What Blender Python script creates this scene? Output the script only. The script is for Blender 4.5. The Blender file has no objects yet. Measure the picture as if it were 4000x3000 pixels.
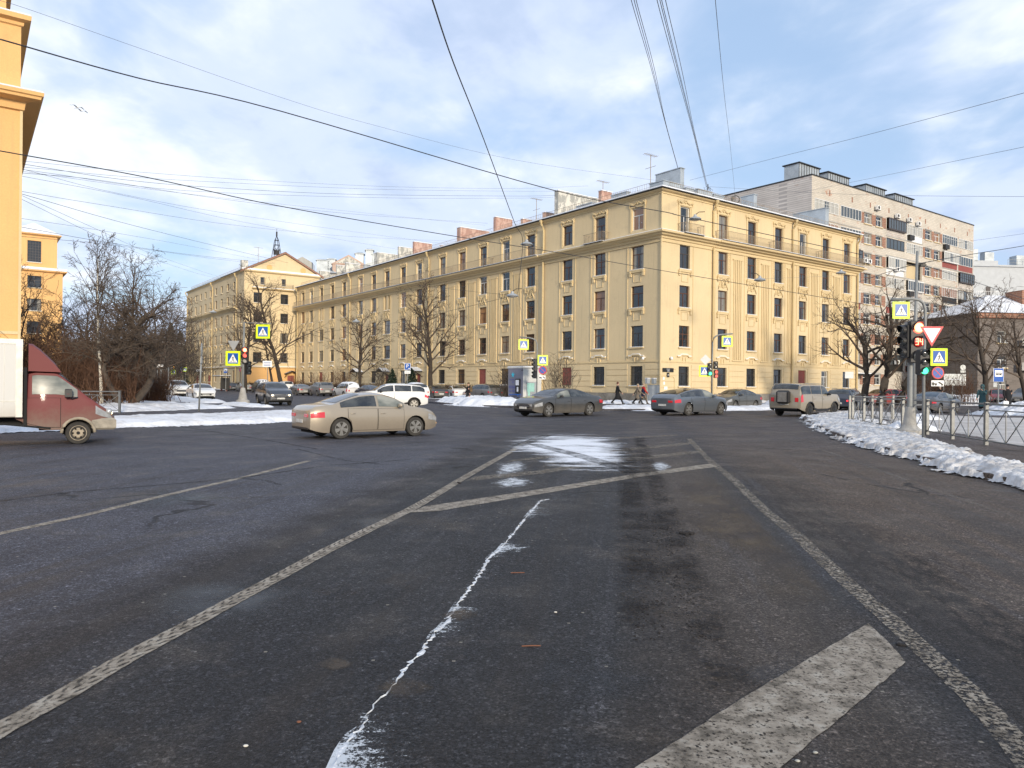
import bpy, math, random
import numpy as np
from mathutils import Matrix, Vector
random.seed(7); np.random.seed(7)
rnd = random.random
def U(a, b): return a + (b - a) * rnd()
SC = bpy.context.scene; COL = SC.collection

# ------------------------------------------------------------------ camera
F, TH, EYE, CY = 2882.0, math.radians(.57), 1.65, 1501
cam_d = bpy.data.cameras.new('camera'); cam = bpy.data.objects.new('camera', cam_d); COL.objects.link(cam)
cam_d.sensor_width = 36; cam_d.lens = 36 * F / 4000; cam_d.clip_start = .05; cam_d.clip_end = 3000
cam_d.shift_y = 1 / 4000
cs, sn = math.cos(TH), math.sin(TH)
cam.matrix_world = Matrix(((cs, -sn, 0, 0), (0, 0, -1, 0), (sn, cs, 0, EYE), (0, 0, 0, 1)))
SC.camera = cam

# ------------------------------------------------------------------ sun and sky
SUN_EL, SUN_AZ = math.radians(15), math.atan2(.38, -.92)      # direction to the sun: behind the viewer, to the right
sd = Vector((math.sin(SUN_AZ) * math.cos(SUN_EL), math.cos(SUN_AZ) * math.cos(SUN_EL), math.sin(SUN_EL)))
sun_d = bpy.data.lights.new('sun', 'SUN'); sun = bpy.data.objects.new('sun', sun_d); COL.objects.link(sun)
sun_d.energy = 3.0; sun_d.angle = math.radians(7); sun_d.color = (1.0, .87, .68)
sun.rotation_euler = sd.to_track_quat('Z', 'Y').to_euler()
SC.view_settings.view_transform = 'Standard'; SC.view_settings.look = 'None'
SC.view_settings.exposure = .45; SC.view_settings.gamma = 1

class N:                                                        # small node helper
    def __init__(s, tree): s.t = tree; tree.nodes.clear()
    def n(s, typ, **kw):
        nd = s.t.nodes.new('ShaderNode' + typ); ins = kw.pop('i', {})
        for k, v in kw.items(): setattr(nd, k, v)
        for k, v in ins.items():
            sock = nd.inputs[k]
            if hasattr(v, 'bl_idname') and hasattr(v, 'outputs'): v = v.outputs[0]
            if isinstance(v, bpy.types.NodeSocket): s.t.links.new(v, sock)
            else: sock.default_value = v
        return nd
    def math(s, op, a, b=0., c=0., clamp=False): return s.n('Math', operation=op, use_clamp=clamp, i={0: a, 1: b, 2: c}).outputs[0]
    def mix(s, f, a, b, bt='MIX'):
        nd = s.n('Mix', data_type='RGBA', blend_type=bt)
        for k, v in ((0, f), (6, a), (7, b)):
            if isinstance(v, tuple) and len(v) == 3: v = (*v, 1)
            if isinstance(v, bpy.types.NodeSocket): s.t.links.new(v, nd.inputs[k])
            else: nd.inputs[k].default_value = v
        return nd.outputs[2]
    def ramp(s, f, stops, interp='LINEAR'):
        nd = s.n('ValToRGB', i={0: f}); cr = nd.color_ramp; cr.interpolation = interp
        while len(cr.elements) < len(stops): cr.elements.new(.5)
        for e, (p, c) in zip(cr.elements, stops):
            e.position = p; e.color = c if isinstance(c, tuple) and len(c) == 4 else ((*c, 1) if isinstance(c, tuple) else (c, c, c, 1))
        return nd.outputs[0]
    def coord(s, kind='Object', scale=(1, 1, 1), rot=(0, 0, 0), loc=(0, 0, 0)):
        if kind == 'World': src = s.n('NewGeometry').outputs['Position']
        else: src = s.n('TexCoord').outputs[kind]
        return s.n('Mapping', i={0: src, 'Scale': scale, 'Rotation': rot, 'Location': loc}).outputs[0]
    def dcoord(s, ang, scale):                                   # world position turned by ang, then stretched
        return s.n('Mapping', i={0: s.coord('World', rot=(0, 0, -ang)), 'Scale': scale}).outputs[0]
    def noise(s, v, scale, detail=4, rough=.55, dist=0.): return s.n('TexNoise', i={'Vector': v, 'Scale': scale, 'Detail': detail, 'Roughness': rough, 'Distortion': dist}).outputs[0]

world = bpy.data.worlds.new('World'); SC.world = world; world.use_nodes = True
w = N(world.node_tree)
sky = w.n('TexSky'); sky.sky_type = 'NISHITA'; sky.sun_disc = False
sky.sun_elevation = SUN_EL; sky.sun_rotation = SUN_AZ; sky.air_density = 1.0; sky.dust_density = .6; sky.ozone_density = 1.0
d = w.n('TexCoord').outputs['Generated']
sep = w.n('SeparateXYZ', i={0: d})
den = w.math('MAXIMUM', w.math('ADD', sep.outputs[2], .16), .05)
cv = w.n('CombineXYZ', i={0: w.math('DIVIDE', sep.outputs[0], den), 1: w.math('DIVIDE', sep.outputs[1], den), 2: 0.3}).outputs[0]
cvm = w.n('Mapping', i={0: cv, 'Scale': (1.0, .75, 1), 'Location': (2.35, .6, 0), 'Rotation': (0, 0, .5)}).outputs[0]
n1 = w.noise(cvm, 1.15, 5, .5, .25); n2 = w.noise(cvm, 3.6, 5, .55, .2); n3 = w.noise(cvm, .55, 2, .5)
m = w.math('ADD', w.math('MULTIPLY', n1, .62), w.math('ADD', w.math('MULTIPLY', n2, .2), w.math('MULTIPLY', n3, .3)))
cover = w.ramp(m, [(.43, 0.0), (.59, 1.0)], 'EASE')
shade = w.ramp(w.math('ADD', w.math('MULTIPLY', n2, .45), w.math('MULTIPLY', w.noise(cvm, .8, 3, .5), .6)), [(.38, (.43, .52, .70)), (.50, (.57, .65, .81)), (.64, (.78, .82, .89))], 'EASE')
blue = w.mix(.62, w.mix(1, sky.outputs[0], (.10, .10, .10, 1), 'MULTIPLY'), (.42, .58, .84))
col = w.mix(w.math('MULTIPLY', cover, .93), blue, shade)
bg = w.n('Background', i={'Color': col, 'Strength': 1.0})
w.t.links.new(bg.outputs[0], w.n('OutputWorld').inputs[0])

# ------------------------------------------------------------------ materials
MATS = {}
def principled(name, build=None, base=(.5, .5, .5), rough=.6, metal=0., spec=.5, coat=0., emit=None, es=1.):
    if name in MATS: return MATS[name]
    m = bpy.data.materials.new(name); m.use_nodes = True; g = N(m.node_tree); MATS[name] = m
    b = g.n('BsdfPrincipled', i={'Roughness': rough, 'Metallic': metal, 'Specular IOR Level': spec, 'Coat Weight': coat, 'Coat Roughness': .06})
    b.inputs['Base Color'].default_value = (*base, 1)
    if emit: b.inputs['Emission Color'].default_value = (*emit, 1); b.inputs['Emission Strength'].default_value = es
    o = g.n('OutputMaterial', i={0: b.outputs[0]})
    if build: build(g, b, o)
    return m
def LK(g, a, b): g.t.links.new(a, b)
def bump(g, b, h, dist=.01, strength=.6):
    bp = g.n('Bump', i={'Height': h, 'Distance': dist, 'Strength': strength}); LK(g, bp.outputs[0], b.inputs['Normal'])
def mottled(name, c, var=.25, scale=1.5, rough=.7, metal=0., kind='Object', bmp=.003, c2=None, spec=.4, fine=12):
    def f(g, b, o):
        v = g.coord(kind); n = g.noise(v, scale, 5, .6); n2 = g.noise(v, scale * fine, 3, .6)
        t = g.math('ADD', g.math('MULTIPLY', n, .7), g.math('MULTIPLY', n2, .3))
        dk = c2 or tuple(x * (1 - var) for x in c)
        LK(g, g.ramp(t, [(.36, dk), (.62, tuple(min(1, x * (1 + var * .35)) for x in c))]), b.inputs['Base Color'])
        if bmp: bump(g, b, n2, bmp)
    return principled(name, f, rough=rough, metal=metal, spec=spec)

def stucco(name, c, stain=(.42, .33, .22)):
    def f(g, b, o):
        v = g.coord('World'); big = g.noise(v, .18, 5, .6); mid = g.noise(v, .9, 5, .65); fine = g.noise(v, 14, 3, .6)
        patch = g.n('TexVoronoi', i={'Vector': g.coord('World', scale=(1, 1, .8)), 'Scale': .32}).outputs['Color']
        pv = g.n('SeparateColor', i={0: patch}).outputs[0]
        cc = g.mix(g.ramp(big, [(.35, 0.), (.68, 1.)]), c, tuple(x * .9 for x in c))
        cc = g.mix(g.math('MULTIPLY', g.ramp(pv, [(.74, 0.), (.76, 1.)]), .07), cc, tuple(x * 1.2 for x in c))
        streak = g.noise(g.coord('World', scale=(3., 3., .16)), 1.6, 5, .65)
        cc = g.mix(g.math('MULTIPLY', g.ramp(streak, [(.54, 0.), (.74, 1.)]), .38), cc, stain)
        cc = g.mix(g.math('MULTIPLY', g.ramp(mid, [(.60, 0.), (.74, 1.)]), .3), cc, stain)
        cc = g.mix(.14, cc, g.ramp(fine, [(.3, .3), (.7, 1.)]), 'MULTIPLY')
        LK(g, cc, b.inputs['Base Color']); bump(g, b, g.math('ADD', fine, g.math('MULTIPLY', mid, 2.)), .006, .5)
    return principled(name, f, rough=.88, spec=.2)
YEL = stucco('yellow_stucco', (.68, .545, .335)); TRIM = stucco('trim_stucco', (.67, .53, .31)); ORG = stucco('orange_stucco', (.74, .45, .19), (.56, .35, .17))
YDIRT = stucco('dirty_stucco', (.57, .465, .30), (.38, .32, .23)); BASEC = stucco('ochre_base_stucco', (.58, .36, .13))
def peel(name, c, u):
    def f(g, b, o):
        v = g.coord('World', scale=(1, 1, .6)); n = g.noise(v, 1.6, 6, .7); n2 = g.noise(v, .7, 4, .6)
        cc = g.mix(g.ramp(n, [(.47, 0.), (.53, 1.)]), c, u); cc = g.mix(g.math('MULTIPLY', n2, .5), cc, (.25, .24, .22))
        LK(g, cc, b.inputs['Base Color']); bump(g, b, n, .02)
    return principled(name, f, rough=.9, spec=.2)
PEELW = peel('peeling_white_plaster', (.66, .63, .55), (.33, .33, .30)); PEELP = peel('peeling_pink_plaster', (.55, .35, .27), (.38, .20, .15))
METG = mottled('grey_sheet_metal', (.40, .44, .47), .3, .6, .45, .3); STONE = mottled('rough_stone', (.26, .24, .21), .45, 1.2, .9, bmp=.03, kind='World')
ROOFM = mottled('roof_iron', (.20, .20, .21), .3, .5, .6); PIPE = stucco('painted_drainpipe', (.60, .47, .26))
def snow_m(name, dirt=.25, c=(.72, .745, .79)):
    def f(g, b, o):
        v = g.coord('World'); n = g.noise(v, .7, 6, .65, .4); n2 = g.noise(v, 5, 5, .65); n3 = g.noise(v, 22, 3, .6)
        cc = g.mix(g.math('MULTIPLY', g.ramp(g.math('ADD', g.math('MULTIPLY', n, .6), g.math('MULTIPLY', n2, .4)), [(.45, 0.), (.66, 1.)]), dirt), c, (.30, .27, .24))
        LK(g, cc, b.inputs['Base Color']); bump(g, b, g.math('ADD', g.math('MULTIPLY', n2, 1.), g.math('MULTIPLY', n3, .4)), .06, .8)
    return principled(name, f, rough=.75, spec=.25)
SNOW = snow_m('snow', .62); SNOWD = snow_m('trampled_snow', .85, (.52, .50, .48)); SNOWC = snow_m('clean_snow', .08); SNOWB = snow_m('gritty_bank_snow', .95, (.60, .61, .63))
def brickm(name, c1, c2, mortar, sc=1., peelc=None):
    def f(g, b, o):
        gm = g.n('NewGeometry'); sp = g.n('SeparateXYZ', i={0: gm.outputs['Position']}); 
        a = g.math('ADD', g.math('MULTIPLY', sp.outputs[0], 1.0), g.math('MULTIPLY', sp.outputs[1], .8))
        v = g.n('CombineXYZ', i={0: a, 1: sp.outputs[2], 2: 0.}).outputs[0]
        br = g.n('TexBrick', i={'Vector': v, 'Color1': (*c1, 1), 'Color2': (*c2, 1), 'Mortar': (*mortar, 1), 'Scale': 1.0 / sc, 'Brick Width': .52, 'Row Height': .15, 'Mortar Size': .018, 'Bias': -.2})
        cc = br.outputs[0]
        if peelc:
            n = g.noise(g.coord('World', scale=(1, 1, 2.2)), .55, 6, .7)
            nn = g.math('ADD', g.math('MULTIPLY', n, .75), g.math('MULTIPLY', g.noise(v, 4., 3, .6), .25))
            cc = g.mix(g.ramp(nn, [(.58, 0.), (.64, 1.)]), cc, g.mix(.6, peelc, cc, 'MULTIPLY'))
        cc = g.mix(.35, cc, g.ramp(g.noise(g.coord('World'), .35, 4, .6), [(.3, .45), (.7, 1.)]), 'MULTIPLY')
        LK(g, cc, b.inputs['Base Color']); bump(g, b, br.outputs[1], -.01)
    return principled(name, f, rough=.9, spec=.2)
BRK = brickm('pale_brick', (.60, .55, .47), (.53, .48, .405), (.44, .41, .37), 1.6, (.62, .36, .26)); BRKG = brickm('weathered_silicate_brick', (.60, .55, .50), (.52, .47, .43), (.38, .35, .33), 1.8, (.52, .36, .28))
BRKR = brickm('red_brick', (.32, .15, .10), (.26, .12, .08), (.36, .28, .22), 1.6); BRKD = brickm('old_brick', (.19, .165, .15), (.13, .115, .105), (.20, .18, .165), 1.6)
def glassm(name, dark, light, p=.6, rough=.05, kind='Random'):
    def f(g, b, o):
        oi = g.n('ObjectInfo'); r = oi.outputs['Random']
        sp = g.n('SeparateXYZ', i={0: g.n('TexCoord').outputs['Object']})
        r2 = g.math('FRACT', g.math('MULTIPLY', r, 17.31)); r3 = g.math('FRACT', g.math('MULTIPLY', r, 91.7))
        folds = g.noise(g.n('CombineXYZ', i={0: g.math('MULTIPLY', sp.outputs[0], 9.), 1: r, 2: g.math('MULTIPLY', sp.outputs[2], .5)}).outputs[0], 1., 3, .6)
        side = g.math('GREATER_THAN', g.math('ABSOLUTE', sp.outputs[0]), g.math('MULTIPLY', r2, .55))
        cur = g.math('MULTIPLY', side, g.math('GREATER_THAN', r, p))
        cc = g.mix(cur, dark, g.mix(folds, tuple(x * .45 for x in light), light))
        cc = g.mix(g.math('MULTIPLY', g.math('GREATER_THAN', r3, .86), .8), cc, (.30, .15, .07))
        LK(g, cc, b.inputs['Base Color'])
        wv = g.noise(g.coord('Object'), 1.3, 2, .5); bump(g, b, wv, .02, .35)
    return principled(name, f, rough=rough, spec=.8)
GLS = glassm('window_glass', (.022, .026, .03), (.26, .24, .20)); GLSL = glassm('loggia_glass', (.05, .06, .065), (.50, .48, .42), .45, .04)
WOOD = mottled('brown_window_wood', (.11, .045, .025), .35, 3, .5); WHITEF = mottled('white_window_frame', (.66, .66, .64), .12, 3, .5); DRKF = mottled('dark_window_frame', (.06, .05, .05), .2, 3, .5)
BOARD = mottled('red_brown_board', (.26, .07, .055), .2, 1, .6); IRON = mottled('black_iron', (.025, .024, .023), .3, 6, .55); RAIL = mottled('rusty_railing_iron', (.30, .24, .17), .3, 5, .7)
GALV = mottled('galvanised_steel', (.20, .205, .205), .25, 6, .45, .6); POLEM = mottled('grey_painted_pole', (.24, .25, .25), .2, 4, .6, .3); CONC = mottled('concrete', (.36, .35, .33), .3, 2, .9, bmp=.01)
DARKP = principled('black_plastic', base=(.018, .018, .02), rough=.5); CHROME = principled('chrome', base=(.6, .6, .62), rough=.18, metal=1.); PLATE = mottled('number_plate', (.55, .55, .53), .35, 9, .5)
CABLE = principled('black_cable', base=(.02, .022, .028), rough=.6); CABLET = principled('grey_thin_cable', base=(.10, .11, .13), rough=.6)
WHT = mottled('white_paint', (.74, .74, .73), .1, 1, .5); BLUE = principled('sign_blue', base=(.012, .085, .36), rough=.35); LIME = principled('fluorescent_yellow_green', base=(.62, .84, .015), rough=.4, emit=(.6, .9, .02), es=.10)
SWHITE = principled('sign_white', base=(.78, .78, .78), rough=.4); SBLACK = principled('sign_black', base=(.02, .02, .02), rough=.4); SRED = principled('sign_red', base=(.50, .02, .03), rough=.35); SGREY = mottled('sign_back_grey', (.38, .40, .41), .15, 2, .5, .4)

# ------------------------------------------------------------------ mesh builder
class MB:
    def __init__(s): s.v = []; s.f = []; s.mi = []; s.n = 0
    def add(s, vs, fs, mi=0):
        s.v.extend(map(tuple, vs)); n = s.n; s.f.extend([tuple(i + n for i in f) for f in fs]); s.mi.extend([mi] * len(fs)); s.n += len(vs); return s
    def box(s, x0, x1, y0, y1, z0, z1, mi=0):
        return s.add([(x0, y0, z0), (x1, y0, z0), (x1, y1, z0), (x0, y1, z0), (x0, y0, z1), (x1, y0, z1), (x1, y1, z1), (x0, y1, z1)],
              [(0, 3, 2, 1), (4, 5, 6, 7), (0, 1, 5, 4), (1, 2, 6, 5), (2, 3, 7, 6), (3, 0, 4, 7)], mi)
    def bevbox(s, x0, x1, y0, y1, z0, z1, b=.02, mi=0):
        vs = []; 
        for z, k in ((z0, b), (z0 + b, 0), (z1 - b, 0), (z1, b)):
            vs += [(x0 + k, y0 + k + b * 0, z), (x1 - k, y0 + k, z), (x1 - k, y1 - k, z), (x0 + k, y1 - k, z)]
        fs = [(3, 2, 1, 0), (12, 13, 14, 15)]
        for l in range(3):
            for i in range(4): j = (i + 1) % 4; fs.append((l * 4 + i, l * 4 + j, l * 4 + 4 + j, l * 4 + 4 + i))
        return s.add(vs, fs, mi)
    def tube(s, pts, r, k=6, mi=0, cap=True):
        pts = [Vector(p) for p in pts]; n = len(pts); rs = r if isinstance(r, (list, tuple)) else [r] * n
        vs = []; up = Vector((0, 0, 1))
        for i, p in enumerate(pts):
            t = (pts[min(i + 1, n - 1)] - pts[max(i - 1, 0)]); t = t.normalized() if t.length > 1e-9 else up
            a = t.cross(up if abs(t.z) < .95 else Vector((1, 0, 0))).normalized(); b = t.cross(a)
            for j in range(k):
                q = 2 * math.pi * j / k; vs.append(p + (a * math.cos(q) + b * math.sin(q)) * rs[i])
        fs = [(i * k + j, i * k + (j + 1) % k, (i + 1) * k + (j + 1) % k, (i + 1) * k + j) for i in range(n - 1) for j in range(k)]
        if cap: fs += [tuple(range(k - 1, -1, -1)), tuple((n - 1) * k + j for j in range(k))]
        return s.add(vs, fs, mi)
    def lathe(s, prof, c=(0, 0, 0), k=16, mi=0, axis='z', cap=True):
        vs = []
        for r, z in prof:
            for j in range(k):
                q = 2 * math.pi * j / k; x, y = r * math.cos(q), r * math.sin(q)
                p = (x, y, z) if axis == 'z' else ((x, z, y) if axis == 'y' else (z, x, y))
                vs.append((c[0] + p[0], c[1] + p[1], c[2] + p[2]))
        n = len(prof); fs = [(i * k + j, i * k + (j + 1) % k, (i + 1) * k + (j + 1) % k, (i + 1) * k + j) for i in range(n - 1) for j in range(k)]
        if cap: fs += [tuple(range(k - 1, -1, -1)), tuple((n - 1) * k + j for j in range(k))]
        return s.add(vs, fs, mi)
    def ell(s, c, r, nu=10, nv=6, p=1., mi=0):
        def sp(t, e): return math.copysign(abs(t) ** e, t)
        vs = []; fs = []
        for i in range(nv + 1):
            a = -math.pi / 2 + math.pi * i / nv
            for j in range(nu):
                q = 2 * math.pi * j / nu
                vs.append((c[0] + r[0] * sp(math.cos(a), p) * sp(math.cos(q), p), c[1] + r[1] * sp(math.cos(a), p) * sp(math.sin(q), p), c[2] + r[2] * sp(math.sin(a), p)))
        for i in range(nv):
            for j in range(nu): fs.append((i * nu + j, i * nu + (j + 1) % nu, (i + 1) * nu + (j + 1) % nu, (i + 1) * nu + j))
        return s.add(vs, fs, mi)
    def prism(s, poly, y0, y1, mi=0):            # poly of (x, z), extruded along y
        n = len(poly); vs = [(x, y0, z) for x, z in poly] + [(x, y1, z) for x, z in poly]
        fs = [tuple(range(n)), tuple(range(2 * n - 1, n - 1, -1))] + [(i, i + n, (i + 1) % n + n, (i + 1) % n) for i in range(n)]
        return s.add(vs, fs, mi)
    def sheet(s, poly, z, mi=0): return s.add([(x, y, z) for x, y in poly], [tuple(range(len(poly)))], mi)
    def mesh(s, name, mats, smooth=False, recalc=True):
        me = bpy.data.meshes.new(name); me.from_pydata(s.v, [], s.f)
        for m in (mats if isinstance(mats, (list, tuple)) else [mats]): me.materials.append(m)
        if len(me.materials) > 1: me.polygons.foreach_set('material_index', s.mi)
        if recalc:
            import bmesh
            bm = bmesh.new(); bm.from_mesh(me); bmesh.ops.recalc_face_normals(bm, faces=bm.faces); bm.to_mesh(me); bm.free()
        if smooth:
            me.polygons.foreach_set('use_smooth', [True] * len(me.polygons))
            if smooth is not True: me.set_sharp_from_angle(angle=math.radians(smooth))
        me.update(); return me
    def build(s, name, mats, parent=None, loc=None, rz=0., smooth=False, recalc=True, **tags):
        return put(name, s.mesh(name, mats, smooth, recalc), parent, loc, rz, **tags)
def put(name, me, parent=None, loc=None, rz=0., **tags):
    o = bpy.data.objects.new(name, me); COL.objects.link(o)
    if parent: o.parent = parent
    if loc: o.location = loc
    if rz: o.rotation_euler = (0, 0, rz)
    for k, v in tags.items(): o[k] = v
    return o
def thing(name, label, cat, loc=(0, 0, 0), rz=0., group=None):
    o = put(name, None, None, loc, rz, label=label, category=cat)
    if group: o['group'] = group
    return o
def tag(o, label, cat, group=None):
    o['label'] = label; o['category'] = cat
    if group: o['group'] = group
    return o
def copy_tree(o, parent=None):
    c = o.copy(); COL.objects.link(c)
    if parent: c.parent = parent
    for ch in [x for x in o.children]: copy_tree(ch, c)
    return c
# ------------------------------------------------------------------ surveyed positions: photo pixel to place in the street
def ray(px, py):
    dx, dy = px - 2000, py - CY
    return (dx * cs + dy * sn) / F, (dx * sn - dy * cs) / F
def gp(px, py, z=0.):
    a, b = ray(px, py); Y = (z - EYE) / b; return Vector((a * Y, Y, z))
def pp(px, py, Y):
    a, b = ray(px, py); return Vector((a * Y, Y, EYE + b * Y))
L = Vector((-.5948, .8039, 0)); R = Vector((.8039, .5948, 0))
AL, AR = math.atan2(L.y, L.x), math.atan2(R.y, R.x)
CORNER = Vector((13.64, 68, 0))
# ------------------------------------------------------------------ building kit
class Fac:                                    # one facade: x along the wall, z up, -y outwards
    def __init__(s, root, ox=0., oy=0., rot=0.): s.root, s.o, s.rot = root, Vector((ox, oy, 0)), rot
    def put(s, name, me, x=0., z=0., y=0., par=None, **t):
        c, q = math.cos(s.rot), math.sin(s.rot)
        return put(name, me, par or s.root, s.o + Vector((x * c - y * q, x * q + y * c, z)), s.rot, **t)
def wall_mesh(x0, x1, z0, z1, ops, mat, dep=.34, name='wall'):
    xs = sorted({x0, x1} | {v for o in ops for v in (o[0], o[1])}); zs = sorted({z0, z1} | {v for o in ops for v in (o[2], o[3])})
    b = MB(); 
    def inside(x, z): return any(o[0] < x < o[1] and o[2] < z < o[3] for o in ops)
    for i in range(len(xs) - 1):
        run = None
        for j in range(len(zs) - 1):
            hole = inside((xs[i] + xs[i + 1]) / 2, (zs[j] + zs[j + 1]) / 2)
            if not hole:
                a, c, lo, hi = xs[i], xs[i + 1], zs[j], zs[j + 1]
                b.add([(a, 0, lo), (c, 0, lo), (c, 0, hi), (a, 0, hi)], [(0, 1, 2, 3)])
    for (a, c, lo, hi) in [o[:4] for o in ops]:
        b.add([(a, 0, lo), (c, 0, lo), (c, 0, hi), (a, 0, hi), (a, dep, lo), (c, dep, lo), (c, dep, hi), (a, dep, hi)],
              [(0, 4, 7, 3), (1, 2, 6, 5), (3, 7, 6, 2), (0, 1, 5, 4)])
    return b.mesh(name, mat, recalc=False)
WC = {}
def win_meshes(w, h, style):
    k = (round(w, 2), round(h, 2), style)
    if k in WC: return WC[k]
    f = MB(); t = .075; d0, d1 = .17, .25; hw = w / 2
    fm = {'w': WHITEF, 'b': WOOD, 'd': DRKF, 'g': WOOD}[style[0]]
    for a, c, lo, hi in ((-hw, -hw + t, 0, h), (hw - t, hw, 0, h), (-hw + t, hw - t, 0, t), (-hw + t, hw - t, h - t, h)): f.box(a, c, d0, d1, lo, hi)
    if style[1:] == 'T': zt = h * .66; f.box(-hw + t, hw - t, d0 + .01, d1, zt - t / 2, zt + t / 2); f.box(-t * .55, t * .55, d0 + .012, d1, t, zt - t / 2); f.box(w * .2, w * .2 + .04, d0 + .02, d1, h * .3, h * .34)
    elif style[1:] == 'X': zt = h * .62; f.box(-hw + t, hw - t, d0 + .01, d1, zt - t / 2, zt + t / 2); f.box(-.04, .04, d0 + .012, d1, t, zt - t / 2); f.box(-.025, .025, d0 + .015, d1, zt + t / 2, h - t); f.box(-hw + t, hw - t, d0 + .02, d1, zt * .62, zt * .62 + .04)
    elif style[1:] == 'S': f.box(-t / 2, t / 2, d0 + .01, d1, t, h - t)
    elif style[1:] == 'G':
        for i in range(1, 5): x = -hw + w * i / 5; f.box(x - .025, x + .025, d0 + .01, d1, t, h - t)
        for i in range(1, 8): z = h * i / 8; f.box(-hw + t, hw - t, d0 + .015, d1, z - .025, z + .025)
    elif style[1:] == 'N': f.box(-hw + t, hw - t, d0 + .01, d1, h * .66, h * .66 + t)
    p = MB(); p.add([(-hw + .01, .215, .01), (hw - .01, .215, .01), (hw - .01, .215, h - .01), (-hw + .01, .215, h - .01)], [(0, 1, 2, 3)])
    s = MB(); s.box(-hw - .13, hw + .13, -.14, .165, -.12, -.005, 0); s.bevbox(-hw - .10, hw + .10, -.13, .16, -.004, .055, .02, 1)
    WC[k] = (f.mesh('window', fm), p.mesh('pane', GLS, recalc=False), s.mesh('sill', [TRIM, SNOWC])); return WC[k]
def window(fac, x, z, w, h, style='bT', sill=True, glass=None):
    f, p, s = win_meshes(w, h, style)
    o = fac.put('window', f, x, z)
    q = put('pane', p, o)
    if sill: put('sill', s, o)
    return o
SM = {}
def shared(key, fn):
    if key not in SM: SM[key] = fn()
    return SM[key]
def m_board():
    b = MB(); b.box(-.72, .72, .13, .2, 0, 1.85)
    for i in range(5): b.box(-.7 + i * .28, -.44 + i * .28, .112, .13, .02, 1.83)
    return b.mesh('window_board', BOARD)
def m_apron():
    b = MB()
    b.box(-.95, -.72, -.14, -.001, -.62, -.13); b.box(.72, .95, -.14, -.001, -.62, -.13); b.box(-.93, -.76, -.19, -.14, -.3, -.13); b.box(.76, .93, -.19, -.14, -.3, -.13)
    b.box(-.98, .98, -.12, -.0015, -.26, -.125)
    for a, c, lo, hi in ((-.48, .48, -.42, -.37), (-.48, .48, -1.2, -1.15), (-.48, -.43, -1.15, -.42), (.43, .48, -1.15, -.42)): b.box(a, c, -.05, -.002, lo, hi)
    return b.mesh('window_apron', TRIM)
def m_label():
    b = MB(); pts = [(-1.0, 0), (-.62, 0), (-.42, .16), (.42, .16), (.62, 0), (1.0, 0)]
    for (xa, za), (xb, zb) in zip(pts, pts[1:]):
        for mi, dz, th, dy in ((0, 0, .12, .14), (1, .121, .06, .13)):
            b.add([(xa, -dy, za + dz), (xb, -dy, zb + dz), (xb, -dy, zb + dz + th), (xa, -dy, za + dz + th), (xa, -.001, za + dz), (xb, -.001, zb + dz), (xb, -.001, zb + dz + th), (xa, -.001, za + dz + th)],
                  [(0, 1, 2, 3), (4, 7, 6, 5), (0, 4, 5, 1), (3, 2, 6, 7), (0, 3, 7, 4), (1, 5, 6, 2)], mi)
    b.box(-.25, -.15, -.1, -.001, -.5, 0); b.box(.15, .25, -.1, -.001, -.5, 0)
    return b.mesh('label_moulding', [TRIM, SNOWC])
def m_wreath():
    b = MB()
    for s in (-1, 1):
        pts = [(s * .12 * k0, -.05, z0) for k0, z0 in ((1, -.35), (3.2, -.5), (3.6, -.85), (5.4, -1.15), (6.2, -1.45))]
        b.tube(pts, [.08, .07, .08, .07, .03], 5); b.tube([(s * .2, -.05, -.3), (s * .55, -.05, -.34), (s * .82, -.05, -.5), (s * .8, -.05, -.75)], [.08, .07, .07, .03], 5)
    ring = [(math.cos(a) * .26, -.04, -.88 + math.sin(a) * .36) for a in [i * math.pi / 6 for i in range(13)]]
    b.tube(ring, .06, 5); b.ell((0, -.03, -.88), (.15, .06, .22)); b.ell((0, -.05, -.34), (.16, .09, .12))
    return b.mesh('wreath_relief', TRIM, smooth=True)
def m_attic():
    b = MB(); b.box(-1.0, 1.0, -.07, -.001, .02, .12)
    b.box(-1.0, -.8, -.06, -.001, -2.3, .02); b.box(.8, 1.0, -.06, -.001, -2.3, .02)
    for s in (-1, 1):
        b.tube([(s * .25, -.06, .38), (s * .55, -.06, .27), (s * .85, -.06, .42), (s * 1.02, -.06, .30), (s * 1.0, -.06, .02)], [.07, .09, .12, .10, .05], 5)
        b.ell((s * 1.0, -.05, .42), (.13, .09, .16))
    b.tube([(math.cos(a) * .22, -.06, .36 + math.sin(a) * .2) for a in [i * math.pi / 6 for i in range(7)]], .06, 5); b.ell((0, -.05, .36), (.13, .08, .12))
    return b.mesh('attic_relief', TRIM)
def m_bead():
    b = MB()
    b.box(-.13, .13, -.02, -.001, .1, 2.3); b.box(-.13, -.09, -.04, -.021, .1, 2.3); b.box(.09, .13, -.04, -.021, .1, 2.3)
    for i in range(9): b.ell((0, -.025, .28 + i * .23), (.055, .045, .08), 6, 4)
    return b.mesh('bead_strip', TRIM)
def m_flute(w, h):
    b = MB(); n = 5
    for i in range(n): x = -w / 2 + (i + .5) * w / n; b.box(x - w / n * .3, x + w / n * .3, -.09, -.001, 0, h)
    b.box(-w / 2 - .1, w / 2 + .1, -.11, -.0015, h + .001, h + .1); b.box(-w / 2 - .1, w / 2 + .1, -.11, -.0015, -.12, -.001)
    return b.mesh('fluted_pilaster', TRIM)
def m_block(w): b = MB(); b.bevbox(-w / 2, w / 2, -.045, -.001, 0, .5, .012); return b.mesh('rusticated_block', YEL)
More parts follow.
